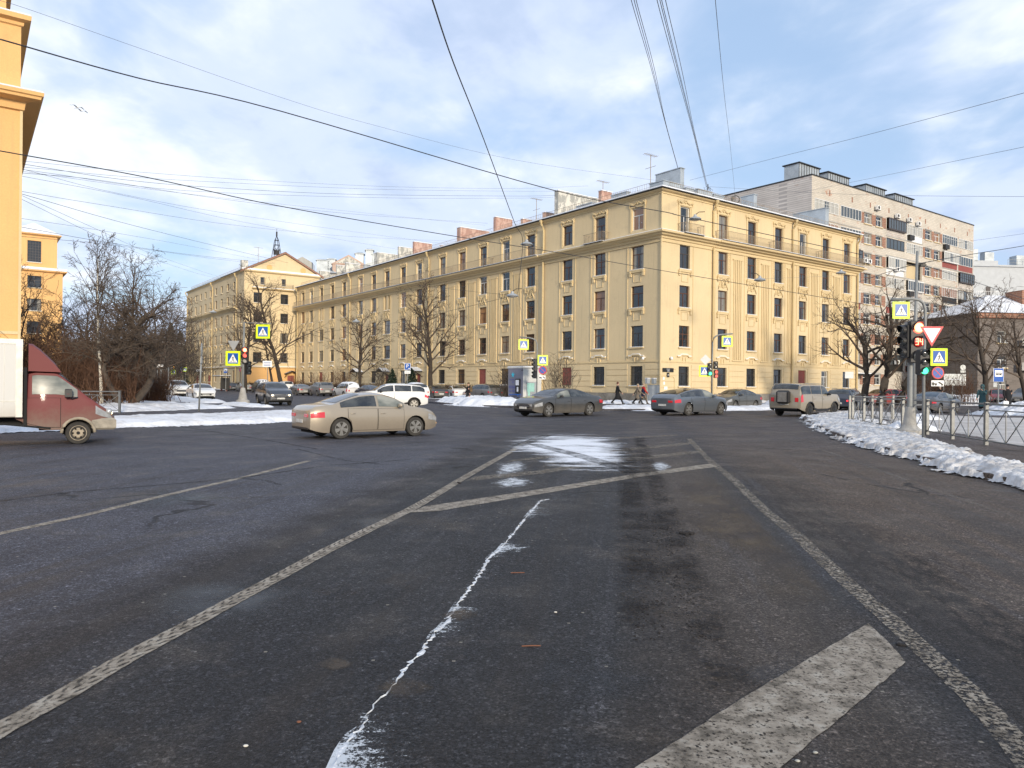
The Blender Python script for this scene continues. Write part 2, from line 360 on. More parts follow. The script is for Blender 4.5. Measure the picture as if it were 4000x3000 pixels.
def m_drain(z0, z1, z2):
    b = MB(); b.tube([(0, -.22, z0), (0, -.22, z1)], .11, 8)
    z = z0 + 1.2
    while z < z1: b.tube([(0, -.22, z), (0, -.22, z + .08)], .135, 8); z += 2.4
    if z2: b.tube([(0, -.22, z1 + .62), (.0, -.3, z1 + 1.0), (0, -.16, z1 + 1.3), (0, -.16, z2 - 1.0), (0, -.42, z2 - .62), (0, -.55, z2 - .32)], .11, 8); b.lathe([(.11, 0), (.2, .22), (.2, .3)], (0, -.55, z2 - .34), 8)
    b.tube([(0, -.22, z0), (0, -.42, z0 - .18)], .11, 8)
    return b.mesh('drainpipe', PIPE, smooth=40)
def railing_mesh(n, ln, h=.95, mat=RAIL, name='balcony_railing', ret=.75, gap=.14, snow=False):
    b = MB(); b.box(0, ln, -ret - .02, -ret + .02, h - .03, h); b.box(0, ln, -ret - .015, -ret + .015, .06, .085)
    k = int(ln / gap)
    for i in range(k + 1): x = ln * i / k; b.box(x - .012, x + .012, -ret - .008, -ret + .008, 0, h - .03)
    for x in (0, ln):
        b.box(x - .02, x + .02, -ret, 0, h - .03, h)
        for j in range(1, 5): y = -ret * j / 5; b.box(x - .012, x + .012, y - .012, y + .012, 0, h - .03)
    return b.mesh(name, mat)
def cornice(fac, x0, x1, z0, prof, mat, name, cap=None, ends=(0, 0)):     # prof: [(out, dz), ...] bottom to top
    b = MB(); n = len(prof); vs = []
    for x, e in ((x0, ends[0]), (x1, ends[1])):
        for o_, dz in prof: vs.append((x + e * (o_), -o_, z0 + dz))
    fs = [(i, i + 1, n + i + 1, n + i) for i in range(n - 1)] + [tuple(range(n - 1, -1, -1)), tuple(range(n, 2 * n))]
    b.add(vs, fs, 0)
    ob = fac.put(name, b.mesh(name, mat))
    if cap:
        o_, dz = prof[-2]; c = MB(); e0, e1 = ends[0] * o_, ends[1] * o_
        c.add([(x0 + e0, -o_ + .02, z0 + dz + .004), (x1 + e1, -o_ + .02, z0 + dz + .004), (x1, -.02, z0 + dz + .02), (x0, -.02, z0 + dz + .02), (x0 + e0, -o_ + .05, z0 + dz + cap), (x1 + e1, -o_ + .05, z0 + dz + cap), (x1, -.02, z0 + dz + cap), (x0, -.02, z0 + dz + cap)],
              [(0, 1, 5, 4), (4, 5, 6, 7), (1, 2, 6, 5), (2, 3, 7, 6), (3, 0, 4, 7)])
        fac.put('snow_cap', c.mesh('snow_cap', SNOWC))
    return ob
CPROF = [(.0, 0), (.12, .02), (.16, .18), (.42, .26), (.5, .38), (.78, .44), (.82, .62), (.0, .64)]
EPROF = [(.0, 0), (.08, .03), (.1, .16), (.34, .24), (.46, .34), (.0, .36)]
ROWS = ((5.3, 2.05), (9.05, 2.1), (12.7, 2.25))

def tenement_facade(fac, cols, length, sgn, w, doubles=(), boards=(), whites=(), flutes=(), drains=(), balconies=(), plain_to=0., doors=(), barred=(), wallmat=None, z_eave=19.75):
    """cols: distances along the wall from the corner; sgn=+1 wall runs along +x, -1 along -x."""
    X = lambda s_: sgn * s_
    ops = []; wins = []
    for i, s_ in enumerate(cols):
        hw = w / 2; x = X(s_)
        wide = i in doubles
        if i not in doors: ops.append((x - hw, x + hw, 1.6, 3.5))
        else: ops.append((x - .65, x + .65, .35, 3.0))
        for r, (z, h) in enumerate(ROWS):
            if wide and r == 2:
                for dx in (-.55, .55): ops.append((x + dx - .25, x + dx + .25, z, z + h)); wins.append((x + dx, z, .5, h, 'bN'))
            elif wide: ops.append((x - hw - .25, x + hw + .25, z, z + h)); wins.append((x, z, w + .5, h, 'dT'))
            else: ops.append((x - hw, x + hw, z, z + h)); wins.append((x, z, w, h, ('wT' if (i, r) in whites else random.choice(['bT', 'bT', 'bX', 'dT']))))
        bal = any(a <= s_ <= c for a, c in balconies)
        za = 16.08 if bal else 16.5
        ops.append((x - hw + .04, x + hw - .04, za, 18.62)); wins.append((x, za, w - .08, 18.62 - za, 'bT' if i % 4 else 'wT'))
    a, c = (0, length) if sgn > 0 else (-length, 0)
    fac.put('wall', wall_mesh(a, c, .0, z_eave + .3, ops, wallmat or YEL))
    for x, z, ww, hh, st in wins:
        window(fac, x, z, ww, hh, st, sill=z < 15.5)
    for i, s_ in enumerate(cols):
        x = X(s_)
        if i in boards: fac.put('window_board', shared('board', m_board), x, 1.62)
        elif i in doors:
            dm = shared('door', lambda: MB().box(-.63, .63, .2, .26, 0, 2.62).box(-.52, -.06, .18, .2, .2, 1.2).box(.06, .52, .18, .2, .2, 1.2).box(-.52, -.06, .18, .2, 1.35, 2.4).box(.06, .52, .18, .2, 1.35, 2.4).mesh('door', BOARD))
            fac.put('door', dm, x, .36)
            b = MB(); b.add([(-1.3, -1.3, 0), (0, -1.3, .55), (0, 0, .55), (-1.3, 0, 0), (1.3, -1.3, 0), (1.3, 0, 0)], [(0, 1, 2, 3), (1, 4, 5, 2)]); b.add([(-1.3, -1.3, .10), (0, -1.3, .66), (0, 0, .66), (-1.3, 0, .10), (1.3, -1.3, .10), (1.3, 0, .10)], [(0, 1, 2, 3), (1, 4, 5, 2), (0, 3, 2, 5, 4, 1)], 1)
            b.box(-1.28, -1.2, -1.25, -1.17, -.6, .02); b.box(1.2, 1.28, -1.25, -1.17, -.6, .02); b.tube([(-1.2, -1.2, .0), (-1.2, -.02, -.75)], .05, 4); b.tube([(1.2, -1.2, .0), (1.2, -.02, -.75)], .05, 4)
            fac.put('door_canopy', shared('canopy', lambda: b.mesh('door_canopy', [IRON, SNOWC], recalc=False)), x, 3.3)
        else:
            window(fac, x, 1.6, w, 1.9, 'wT' if (i, -1) in whites else 'dT')
            if i in barred:
                g = MB()
                for k in range(9): q = -w / 2 + w * k / 8; g.box(q - .014, q + .014, .05, .078, 0, 1.9)
                for zz in (.3, 1.0, 1.6): g.box(-w / 2, w / 2, .04, .06, zz, zz + .03)
                fac.put('window_grille', shared(('grille', round(w, 2)), lambda: g.mesh('window_grille', IRON)), x, 1.6)
        for z in (9.05, 12.7):
            if z == 12.7 and s_ > plain_to:
                fac.put('wreath_relief', shared('wreath', m_wreath), x, z); [fac.put('bead_strip', shared('bead', m_bead), x + q, z) for q in (-1., 1.)]
            if not (i in doubles): fac.put('window_apron', shared('apron', m_apron), x, z)
        fac.put('label_moulding', shared('label', m_label), x, 4.35)
        fac.put('attic_relief', shared('attic', m_attic), x, 18.66)
    # pilasters between windows and rusticated ground floor
    edges = [0.] + [v for s_ in cols for v in (s_ - w / 2 - .32, s_ + w / 2 + .32)] + [length]
    for k in range(0, len(edges), 2):
        s0, s1 = edges[k], edges[k + 1]
        if s1 - s0 < .5: continue
        mid = X((s0 + s1) / 2)
        for j in range(5): fac.put('rusticated_block', shared(('rb', round(s1 - s0, 1)), lambda: m_block(round(s1 - s0, 1) - .02)), mid, .95 + j * .56)
        if s0 > plain_to and any(a_ <= (s0 + s1) / 2 <= c_ for a_, c_ in flutes) and s1 - s0 > 2.: fac.put('fluted_pilaster', shared('flute', lambda: m_flute(1.45, 10.1)), mid, 4.3)
        if s0 > 0 and s1 < length:
            m_ = MB(); m_.box(-.06, .06, -.05, -.001, 0, 10.9); fac.put('wall_strip', shared('strip', lambda: m_.mesh('wall_strip', TRIM)), X(s0 + .16), 4.12); fac.put('wall_strip', SM['strip'], X(s1 - .16), 4.12)
    for s_, z2 in drains: fac.put('drainpipe', shared(('drain', z2), lambda: m_drain(.5, 15.2, z2)), X(s_), 0)
    bb = MB(); bb.box(a, c, -.07, -.0012, 3.86, 4.0); fac.put('string_course', bb.mesh('string_course', TRIM))
    bb = MB(); bb.box(a, c, -.1, -.0012, 14.98, 15.1); fac.put('string_course', bb.mesh('string_course', TRIM))
    bb = MB(); bb.box(a - (.06 if sgn > 0 else 0), c + (.06 if sgn < 0 else 0), -.12, -.001, 0, .9); fac.put('stone_plinth', bb.mesh('stone_plinth', STONE))
    return fac

def roof_rail(fac, x0, x1, z, y):
    n = max(1, int(abs(x1 - x0) / 8)); ln = (x1 - x0) / n
    def mk():
        b = MB(); b.box(0, ln, y - .012, y + .012, .78, .805); b.box(0, ln, y - .01, y + .01, .4, .415)
        for i in range(int(ln / .3)): b.box(i * .3 - .008, i * .3 + .008, y - .008, y + .008, 0, .79)
        for i in range(4): b.tube([(i * ln / 4, y, .75), (i * ln / 4, y + .5, .05)], .012, 4)
        return b.mesh('roof_railing', RAIL)
    for i in range(n): fac.put('roof_railing', shared(('rr', round(ln, 2), y), mk), x0 + i * ln, z)

# ================================================================== the long corner tenement
T = thing('corner_tenement', 'long cream yellow five storey tenement filling the street corner, with reliefs and iron balconies', 'apartment building', CORNER, AR)
FR = Fac(T); FL = Fac(T, 0, 0, -math.pi / 2)
rc = [3.27, 8.98, 13.67, 18.36, 22.94, 27.5, 32.04]
lc = [3.01, 8.2, 13.21, 19.59, 24.42, 29.18, 33.98, 38.89, 45.25, 49.97, 55.11, 59.68, 64.5, 71.01, 76.01, 80.98, 85.78, 90.0]
tenement_facade(FR, rc, 34.45, 1, 1.45, boards=(4,), whites={(5, -1)}, flutes=((9.5, 34),), drains=((7.3, 19.8), (20.75, 19.8), (34.1, 19.8)), balconies=((2.4, 4.2), (7.6, 34.5)), plain_to=5, barred=(0, 2))
tenement_facade(FL, lc, 92.8, -1, 1.6, doubles=(10, 15), boards=(2, 5, 15), whites={(4, 2), (5, 2), (9, 2)}, flutes=((20, 50),), drains=((17.1, 19.8), (42.3, 19.8), (68.2, 19.8), (92.4, 19.8)), balconies=((7, 9.5), (18, 93)), plain_to=16, doors=(8, 10, 12), barred=(0, 1, 6, 7))
cornice(FR, 0, 7.6, 15.3, CPROF, TRIM, 'main_cornice', .05, (-1, 0)); cornice(FL, -17.3, 0, 15.3, CPROF, TRIM, 'main_cornice', .05, (0, 1))
cornice(FR, 7.6, 34.45, 15.28, [(o_ * 1.12, z_) for o_, z_ in CPROF], TRIM, 'main_cornice', .05, (0, .6)); cornice(FL, -92.8, -17.3, 15.28, [(o_ * 1.12, z_) for o_, z_ in CPROF], TRIM, 'main_cornice', .05, (0, 0))
cornice(FR, 0, 34.45, 19.4, EPROF, TRIM, 'eaves_cornice', 0, (-1, .3)); cornice(FL, -92.8, 0, 19.4, EPROF, TRIM, 'eaves_cornice', 0, (0, 1))
def gutter(fac, x0, x1, e0=0, e1=0):
    b = MB(); b.add([(x0 - e0, -.6, 19.78), (x1 + e1, -.6, 19.78), (x1 + e1, -.6, 19.84), (x0 - e0, -.6, 19.84), (x0, 0, 19.78), (x1, 0, 19.78), (x1, 0, 19.95), (x0, 0, 19.95)], [(0, 1, 2, 3), (0, 4, 5, 1), (3, 2, 6, 7)])
    fac.put('gutter', b.mesh('gutter', IRON)); b = MB(); b.bevbox(x0 - e0 * .9, x1 + e1 * .9, -.57, -.05, 19.87, 19.99, .03); fac.put('snow_cap', b.mesh('snow_cap', SNOWC))
gutter(FR, 0, 34.45, .6, .3); gutter(FL, -92.8, 0, 0, .6)
def balcony(fac, x0, x1, z=15.96):
    b = MB(); b.box(x0, x1, -1.0, -.0, z - .03, z + .0); b.box(x0 + .02, x1 - .02, -.98, -.02, z + .004, z + .05, 1); fac.put('balcony_slab', b.mesh('balcony_slab', [IRON, SNOWC]))
    n = max(1, round((x1 - x0) / 9)); ln = (x1 - x0) / n
    for i in range(n): fac.put('balcony_railing', shared(('br', round(ln, 2)), lambda: railing_mesh(0, ln, ret=.92)), x0 + i * ln, z)
balcony(FR, 2.2, 5.0); balcony(FR, 7.7, 34.2); balcony(FL, -9.7, -6.9); balcony(FL, -92.6, -17.5)
# corner quoin strip, roof
b = MB(); b.box(-.12, 0, -.12, 0, .9, 15.3); b.box(-.1, 0, -.1, 0, 15.95, 19.4); b.build('corner_strip', TRIM, T)
def roofquad(b, pts, mi=0): b.add(pts, [tuple(range(len(pts)))], mi)
b = MB(); e = -.62
roofquad(b, [(e, e, 19.85), (34.75, e, 19.85), (34.75, 7.5, 21.7), (7.5, 7.5, 21.7)]); roofquad(b, [(7.5, 7.5, 21.7), (34.75, 7.5, 21.7), (34.75, 15.6, 19.85), (15.6, 15.6, 19.85)])
roofquad(b, [(e, e, 19.85), (7.5, 7.5, 21.7), (7.5, 93.2, 21.7), (e, 93.2, 19.85)]); roofquad(b, [(15.6, 15.6, 19.85), (15.6, 93.2, 19.85), (7.5, 93.2, 21.7), (7.5, 7.5, 21.7)])
b.build('roof', SNOWC, T)
b = MB(); b.add([(34.45, 0, 0), (34.45, 15, 0), (34.45, 15, 19.9), (34.45, 7.5, 21.68), (34.45, 0, 19.9)], [(0, 1, 2, 3, 4)]); b.add([(34.45, 15, 0), (15, 15, 0), (15, 93, 0), (34.45, 15, 19.9), (15, 15, 19.9), (15, 93, 19.9)], [(0, 1, 4, 3), (1, 2, 5, 4)])
b.build('rear_wall', YDIRT, T)
roof_rail(FR, 1.5, 34, 19.98, .35); roof_rail(FL, -92, -1.5, 19.98, .35)
# chimney walls and ventilation housings, placed from their silhouettes
def solve_len(P, d, pxt, zz=20.):
    lo, hi = 0., 40.
    def px(t):
        q = P + d * t; return 2000 + F * (q.x / q.y * cs + (zz - EYE) / q.y * sn)
    s_ = 1 if px(1) > px(0) else -1
    for _ in range(40):
        m_ = (lo + hi) / 2
        if (px(m_) - pxt) * s_ < 0: lo = m_
        else: hi = m_
    return lo
def chimney(side, D, xl, xc, xr, y, mat, z0=19.6, name='chimney'):
    O = CORNER + (R if side == 'L' else L) * D; dr = L if side == 'L' else R
    a, bb = ray(xc, y); t = (a * O.y - O.x) / (dr.x - a * dr.y); P = O + dr * t; zt = EYE + bb * P.y
    lL = max(.5, solve_len(P, L, xl, zt)); lR = max(.5, solve_len(P, R, xr, zt))
    q = P - CORNER; x, yy = q.dot(R), q.dot(L)
    m_ = MB(); m_.bevbox(0, lR, 0, lL, z0, zt - .08, .03); m_.box(-.07, lR + .07, -.07, lL + .07, zt - .08, zt, 1)
    m_.build(name, [mat, SNOWC if mat in (PEELW, PEELP) else METG], T, (x, yy, 0))
for a_ in ((1246, 1250, 1310, 1056, PEELW), (1312, 1316, 1349, 1034, PEELW), (1349, 1352, 1407, 1025, PEELW), (1420, 1424, 1446, 1033, METG), (1462, 1474, 1553, 984, PEELW), (1555, 1559, 1613, 962, PEELW), (1614, 1618, 1688, 942, PEELP),
           (1722, 1725, 1746, 956, PEELP), (1785, 1799, 1912, 885, PEELP), (1932, 1936, 2002, 845, PEELP), (2039, 2043, 2079, 852, PEELP), (2125, 2129, 2168, 826, PEELP), (2345, 2350, 2390, 741, PEELP)):
    chimney('L', 5.5, *a_)
chimney('L', 5.0, 2166, 2180, 2338, 741, PEELW)
chimney('L', 3.2, 2388, 2448, 2456, 746, METG); chimney('L', 3.2, 2252, 2311, 2316, 789, METG)
chimney('R', .9, 2538, 2591, 2656, 702, METG); chimney('R', 2.8, 2561, 2658, 2673, 653, METG)
for a_ in ((2674, 2680, 2712, 731), (2716, 2727, 2783, 736), (2784, 2788, 2828, 757), (2957, 2962, 2996, 806)): chimney('R', 1.6, *a_, METG)
chimney('R', 3.0, 2894, 2945, 2957, 757, METG); chimney('R', 3.5, 3098, 3225, 3238, 810, METG)
# small things fixed to the facade near the corner
b = MB(); b.box(-.75, .75, -.09, -.05, 0, .38); o = FR.put('house_plate', b.mesh('house_plate', SBLACK), 1.0, 2.92)
b = MB(); b.box(-.17, .17, -.09, -.05, 0, .42); FR.put('house_plate', b.mesh('house_plate', SBLACK), 1.0, 2.45)
def text(body, size, mat, parent, loc, rot, name='lettering', ext=.002, align='CENTER', sx=1.):
    c = bpy.data.curves.new(name, 'FONT'); c.body = body; c.size = size; c.extrude = ext; c.align_x = align; c.align_y = 'CENTER'; c.resolution_u = 2; c.materials.append(mat)
    ob = bpy.data.objects.new('t', c); dg = bpy.data.meshes.new_from_object(ob); bpy.data.objects.remove(ob)
    q = put(name, dg, parent, loc); q.rotation_euler = rot; q.scale = (sx, 1, 1); return q
text('•••••••', .2, SWHITE, T, (1.0, -.093, 3.19), (math.pi / 2, 0, 0)); text('108', .2, SWHITE, T, (1.0, -.093, 3.03), (math.pi / 2, 0, 0)); text('108', .17, SWHITE, T, (1.0, -.093, 2.65), (math.pi / 2, 0, 0))
for fc, x in ((FR, 1.25), (FL, -1.9)):
    b = MB(); b.box(-.05, .05, -.25, -.001, -.05, .05); b.ell((0, -.28, -.12), (.13, .13, .15), 10, 6); fc.put('security_camera', b.mesh('security_camera', WHT, smooth=40), x, 4.32)
b = MB(); b.tube([(1.9, -.06, 1.0), (1.9, -.06, 2.3), (1.7, -.06, 2.5), (-.03, -.06, 2.5)], .03, 5); FR.put('wall_pipe', b.mesh('wall_pipe', PIPE))
b = MB(); b.tube([(-1.2, -.06, 1.3), (-1.2, -.06, 2.5), (0, -.06, 2.5)], .025, 5); FL.put('wall_pipe', b.mesh('wall_pipe', PIPE))
for x, z in ((.5, 1.75), (.62, 1.3), (.85, 1.3), (.45, 2.2)): FR.put('paper_notice', shared('notice', lambda: MB().box(-.1, .1, -.05, -.047, 0, .28).mesh('paper_notice', SWHITE)), x, z)

# ================================================================== gabled block at the end of the street
AG = Vector((-50.30, 138.08, 0))
G = thing('gabled_block', 'yellow six storey block with a triangular gable, bare trees standing before it', 'apartment building', AG, AR)
GR = Fac(G); GL = Fac(G, 0, 0, -math.pi / 2)
gcols = [6.43, 10.7, 15.09, 19.34, 23.52, 27.68, 31.73, 36.15, 40.33]
ops = []; wn = []
for s_ in [2.2] + gcols:
    for z, h in ((1.5, 2.3), (5.3, 2.1), (9.05, 2.1), (12.7, 2.1), (16.5, 1.9)) + (((19.5, 1.5),) if s_ > 3 else ()):
        ops.append((-s_ - .62, -s_ + .62, z, z + h)); wn.append((-s_, z, 1.24, h))
GL.put('wall', wall_mesh(-44, 0, 0, 22.5, ops, YDIRT))
for q in wn: window(GL, q[0], q[1], q[2], q[3], random.choice(['bT', 'dT', 'bX']))
ops = []; wn = []
for x, w_ in ((2.55, 1.6), (7.65, 1.5)):
    for z in (5.3, 9.1, 12.9, 16.6): ops.append((x - w_ / 2, x + w_ / 2, z, z + 1.95)); wn.append((x, z, w_, 1.95))
for x in (3.4, 7.5): ops.append((x - .4, x + .4, 20.1, 21.5)); wn.append((x, 20.1, .8, 1.4))
GR.put('wall', wall_mesh(0, 14.7, 4.4, 22.5, ops, YEL))
b = MB(); b.add([(-.0, -.0, 0), (14.7, 0, 0), (14.7, 0, 4.4), (0, 0, 4.4)], [(0, 1, 2, 3)]); GR.put('wall', b.mesh('wall', ORG, recalc=False))
for q in wn: window(GR, q[0], q[1], q[2], q[3], 'dT')
b = MB()
n_ = 14
def gable_with_holes():
    import bmesh
    bm = bmesh.new(); vs = [bm.verts.new((x, 0, z)) for x, z in ((-.1, 22.5), (14.8, 22.5), (8.0, 26.3), (7.2, 26.3))]; bm.faces.new(vs)
    me = bpy.data.meshes.new('gable'); bm.to_mesh(me); bm.free(); me.materials.append(YEL); return me
GR.put('gable', gable_with_holes())
for x in (4.7, 11.3):
    b = MB(); b.lathe([(.52, -.08), (.52, -.02), (.42, -.02), (.42, -.06)], (x, 0, 23.5), 16, 0, 'y'); b.lathe([(.41, -.03), (.0, -.03)], (x, 0, 23.5), 16, 1, 'y'); GR.put('round_window', b.mesh('round_window', [ORG, DARKP]))
b = MB()
for x0, z0, x1, z1 in ((-.7, 22.5, 7.6, 26.7), (7.6, 26.7, 15.4, 22.6)):
    b.add([(x0, -.5, z0 - .3), (x1, -.5, z1 - .3), (x1, -.5, z1), (x0, -.5, z0), (x0, .1, z0 - .3), (x1, .1, z1 - .3), (x1, .1, z1), (x0, .1, z0)], [(0, 1, 2, 3), (4, 7, 6, 5), (0, 4, 5, 1), (3, 2, 6, 7)])
b.build('verge_board', BRKR, G)
b = MB(); roofquad(b, [(-.6, -.5, 22.62), (7.6, -.5, 26.75), (7.6, 44.6, 26.75), (-.6, 44.6, 22.62)]); roofquad(b, [(7.6, -.5, 26.75), (15.3, -.5, 22.7), (15.3, 44.6, 22.7), (7.6, 44.6, 26.75)]); b.build('roof', SNOWC, G)
b = MB(); roofquad(b, [(14.7, 0, 0), (14.7, 44, 0), (14.7, 44, 22.6), (14.7, 0, 22.6)]); roofquad(b, [(0, 44, 0), (14.7, 44, 0), (14.7, 44, 22.6), (7.6, 44, 26.7), (0, 44, 22.6)]); b.build('rear_wall', YDIRT, G)
cornice(GR, 0, 14.7, 22.25, [(0, 0), (.1, .05), (.45, .2), (.5, .42), (0, .5)], TRIM, 'eaves_cornice', .3, (-1, 0)); cornice(GL, -44, 0, 22.2, EPROF, TRIM, 'eaves_cornice', 0, (0, 1))
cornice(GL, -44, -4.2, 15.35, CPROF, TRIM, 'main_cornice', 0, (-1, 0)); cornice(GR, 1.4, 9.4, 19.15, [(0, 0), (.7, .1), (.75, .3), (0, .3)], TRIM, 'balcony_slab', .1)
GR.put('balcony_railing', railing_mesh(0, 7.6, ret=.65), 1.6, 19.45)
cornice(GL, -44, 0, 4.3, [(0, 0), (.25, .05), (.3, .25), (0, .3)], TRIM, 'string_course', .08); cornice(GR, 0, 14.7, 4.3, [(0, 0), (.25, .05), (.3, .25), (0, .3)], TRIM, 'string_course', .1)
for s_ in (4.3, 21.5, 43.5): GL.put('drainpipe', shared(('drain', 22.4), lambda: m_drain(.5, 15.2, 22.4)), -s_, 0)
for s_ in [2.2] + gcols:
    for z in (9.05, 12.7): GL.put('window_apron', SM['apron'], -s_, z)
for k in range(5): b = MB(); b.box(0, 14.7, -.03, -.001, 0, .5); GR.put('rusticated_block', shared('gblock', lambda: b.mesh('rusticated_block', ORG)), 0, .9 + k * .6)
GR.put('door_canopy', SM['canopy'], 9.0, 3.2); GR.put('door', SM['door'], 9.0, .3, -.3)
GL.put('door_canopy', SM['canopy'], -30.5, 3.6); GL.put('door', SM['door'], -24.0, .3, -.25); GL.put('door', SM['door'], -34.0, .3, -.25)
roof_rail(GL, -42, -3, 22.75, .3)
# fire mast on the ridge
b = MB(); x, y, z = 6.7, 2.0, 26.6
for i in range(4):
    a = math.pi / 4 + i * math.pi / 2; b.tube([(x + math.cos(a) * 1.0, y + math.sin(a) * 1.0, z - .6), (x + math.cos(a) * .42, y + math.sin(a) * .42, z + 2.6), (x, y, z + 3.5)], .06, 4)
for zz, rr in ((z + .8, .78), (z + 1.7, .6), (z + 2.6, .43)): b.tube([(x + math.cos(a) * rr, y + math.sin(a) * rr, zz) for a in [math.pi / 4 + k * math.pi / 2 for k in range(5)]], .045, 4)
for i in range(4):
    a = math.pi / 4 + i * math.pi / 2; c_ = a + math.pi / 2; b.tube([(x + math.cos(a) * .95, y + math.sin(a) * .95, z), (x + math.cos(c_) * .6, y + math.sin(c_) * .6, z + 1.7)], .035, 4)
b.box(x - .12, x + .12, y - .12, y + .12, z + 3.4, z + 4.3); b.tube([(x, y, z + 4.2), (x, y, z + 4.9)], .03, 4); b.box(x - .5, x + .5, y - .3, y + .3, z - .2, z + .7)
b.build('ridge_mast', IRON, G)
def antenna(parent, x, y, z, h=2.6):
    b = MB(); b.tube([(x, y, z), (x, y, z + h)], .035, 5); b.tube([(x - .9, y, z + h - .05), (x + .9, y, z + h - .05)], .022, 4); b.tube([(x, y - .7, z + h * .6), (x, y + .7, z + h * .6)], .022, 4)
    for k in range(-3, 4): b.tube([(x + k * .25, y - .35, z + h - .05), (x + k * .25, y + .35, z + h - .05)], .012, 4)
    b.build('antenna', RAIL, parent)
antenna(G, 3.5, 3, 24, 3.6); antenna(T, 1.9, 3.2, 21.0, 3.1)
antenna(T, 5.8, 26, 21.5, 3.4); antenna(T, 5.8, 14, 21.5, 3.0)
b = MB(); b.box(1.0, 2.2, 5, 6, 23, 25.2); b.build('chimney', PEELW, G)

# ================================================================== orange block at the left edge and its twin further on
WL = pp(72, 1200, 37); WL.z = 0
O1 = thing('orange_block', 'tall orange stucco block with deep cornices cut off by the left edge of the picture', 'apartment building', WL, AR)
OF = Fac(O1); OS = Fac(O1, 0, 0, math.pi / 2)
cols = [-3.6, -8.2, -12.8]; ops = []
for x in cols:
    for z, h in ((1.6, 1.9),) + ROWS + ((16.5, 2.1),): ops.append((x - .75, x + .75, z, z + h))
OF.put('wall', wall_mesh(-18, 0, 0, 19.7, ops, ORG))
for o_ in ops: window(OF, (o_[0] + o_[1]) / 2, o_[2], 1.5, o_[3] - o_[2], 'bT')
b = MB(); roofquad(b, [(0, 0, 0), (0, 16, 0), (0, 16, 19.7), (0, 0, 19.7)]); roofquad(b, [(-18, 0, 0), (-18, 16, 0), (-18, 16, 19.7), (-18, 0, 19.7)]); roofquad(b, [(-18, 16, 0), (0, 16, 0), (0, 16, 19.7), (-18, 16, 19.7)]); b.build('wall', ORG, O1)
BIGC = [(0, 0), (.16, .03), (.2, .3), (.25, .42), (.82, .5), (.84, .62), (.93, .66), (.95, .82), (.0, .84)]
def ring_cornice(par, x0, x1, y0, y1, z, prof, mat, name='cornice', snow=.10):
    b = MB(); vs = []; n = len(prof)
    for cx, cy, ex, ey in ((x0, y0, -1, -1), (x1, y0, 1, -1), (x1, y1, 1, 1), (x0, y1, -1, 1)):
        for o_, dz in prof: vs.append((cx + ex * o_, cy + ey * o_, z + dz))
    fs = [(k * n + i, k * n + i + 1, ((k + 1) % 4) * n + i + 1, ((k + 1) % 4) * n + i) for k in range(4) for i in range(n - 1)]
    b.add(vs, fs); b.build(name, mat, par)
    if snow:
        o_, dz = prof[-2]; b = MB(); o_ -= .03; b.bevbox(x0 - o_, x1 + o_, y0 - o_, y1 + o_, z + dz + .004, z + dz + snow, .03); b.build('snow_cap', SNOWC, par)
ring_cornice(O1, -18, 0, 0, 16, 15.1, BIGC, ORG); ring_cornice(O1, -18, 0, 0, 16, 19.3, [(0, 0), (.1, .05), (.12, .2), (.4, .28), (.42, .5), (0, .5)], ORG)
b = MB(); b.bevbox(-17, -.45, 5.5, 13, 19.7, 24.4, .02); b.build('stair_tower', ORG, O1); ring_cornice(O1, -17, -.45, 5.5, 13, 24.2, [(0, 0), (.35, .1), (.38, .3), (0, .32)], ORG)
b = MB(); b.box(-.02, .10, -.06, .10, 0, 15.1); b.box(-18, .02, -.05, -.001, 3.9, 4.05); b.build('corner_strip', TRIM, O1)

PT = pp(244, 1200, 121); PT.z = 0
O2 = thing('orange_tower_block', 'orange block with a square stair tower and snowy roof behind the bare birch', 'apartment building', PT, AR)
TF = Fac(O2); xw = -3.9
ops = [(xw - .95, xw + .95, z, z + 1.95) for z in (1.5, 5.2, 9.05, 12.7, 16.4)] + [(xw - 8.3, xw - 6.4, z, z + 1.95) for z in (1.5, 5.2, 9.05, 12.7, 16.4)]
TF.put('wall', wall_mesh(-22, 0, 0, 19.2, ops, ORG))
for o_ in ops: window(TF, (o_[0] + o_[1]) / 2, o_[2], 1.9, 1.95, 'dX')
b = MB(); roofquad(b, [(0, 0, 0), (0, 14, 0), (0, 14, 19.2), (0, 0, 19.2)]); roofquad(b, [(-22, 0, 0), (-22, 14, 0), (-22, 14, 19.2), (-22, 0, 19.2)]); roofquad(b, [(-22, 14, 0), (0, 14, 0), (0, 14, 19.2), (-22, 14, 19.2)]); b.build('wall', ORG, O2)
ring_cornice(O2, -22, 0, 0, 14, 19.0, [(0, 0), (.1, .03), (.55, .12), (.58, .3), (0, .32)], ORG, snow=.42)
t0, t1 = -6.9, -.75
tw = Fac(O2, 0, .8); tw.put('stair_tower', wall_mesh(t0, t1, 19.3, 25.0, [(xw - .95, xw + .95, 20.6, 24.1)], ORG)); window(tw, xw, 20.6, 1.9, 3.5, 'dG')
b = MB(); roofquad(b, [(t0, .8, 19.3), (t0, 6.5, 19.3), (t0, 6.5, 25.0), (t0, .8, 25.0)]); roofquad(b, [(t1, .8, 19.3), (t1, 6.5, 19.3), (t1, 6.5, 25.0), (t1, .8, 25.0)]); roofquad(b, [(t0, 6.5, 19.3), (t1, 6.5, 19.3), (t1, 6.5, 25), (t0, 6.5, 25)]); b.build('stair_tower', ORG, O2)
ring_cornice(O2, t0, t1, .8, 6.5, 24.9, [(0, 0), (.55, .2), (.58, .35), (0, .38)], ORG)
b = MB(); m0, m1 = (t0 + t1) / 2, 3.6; q = .6
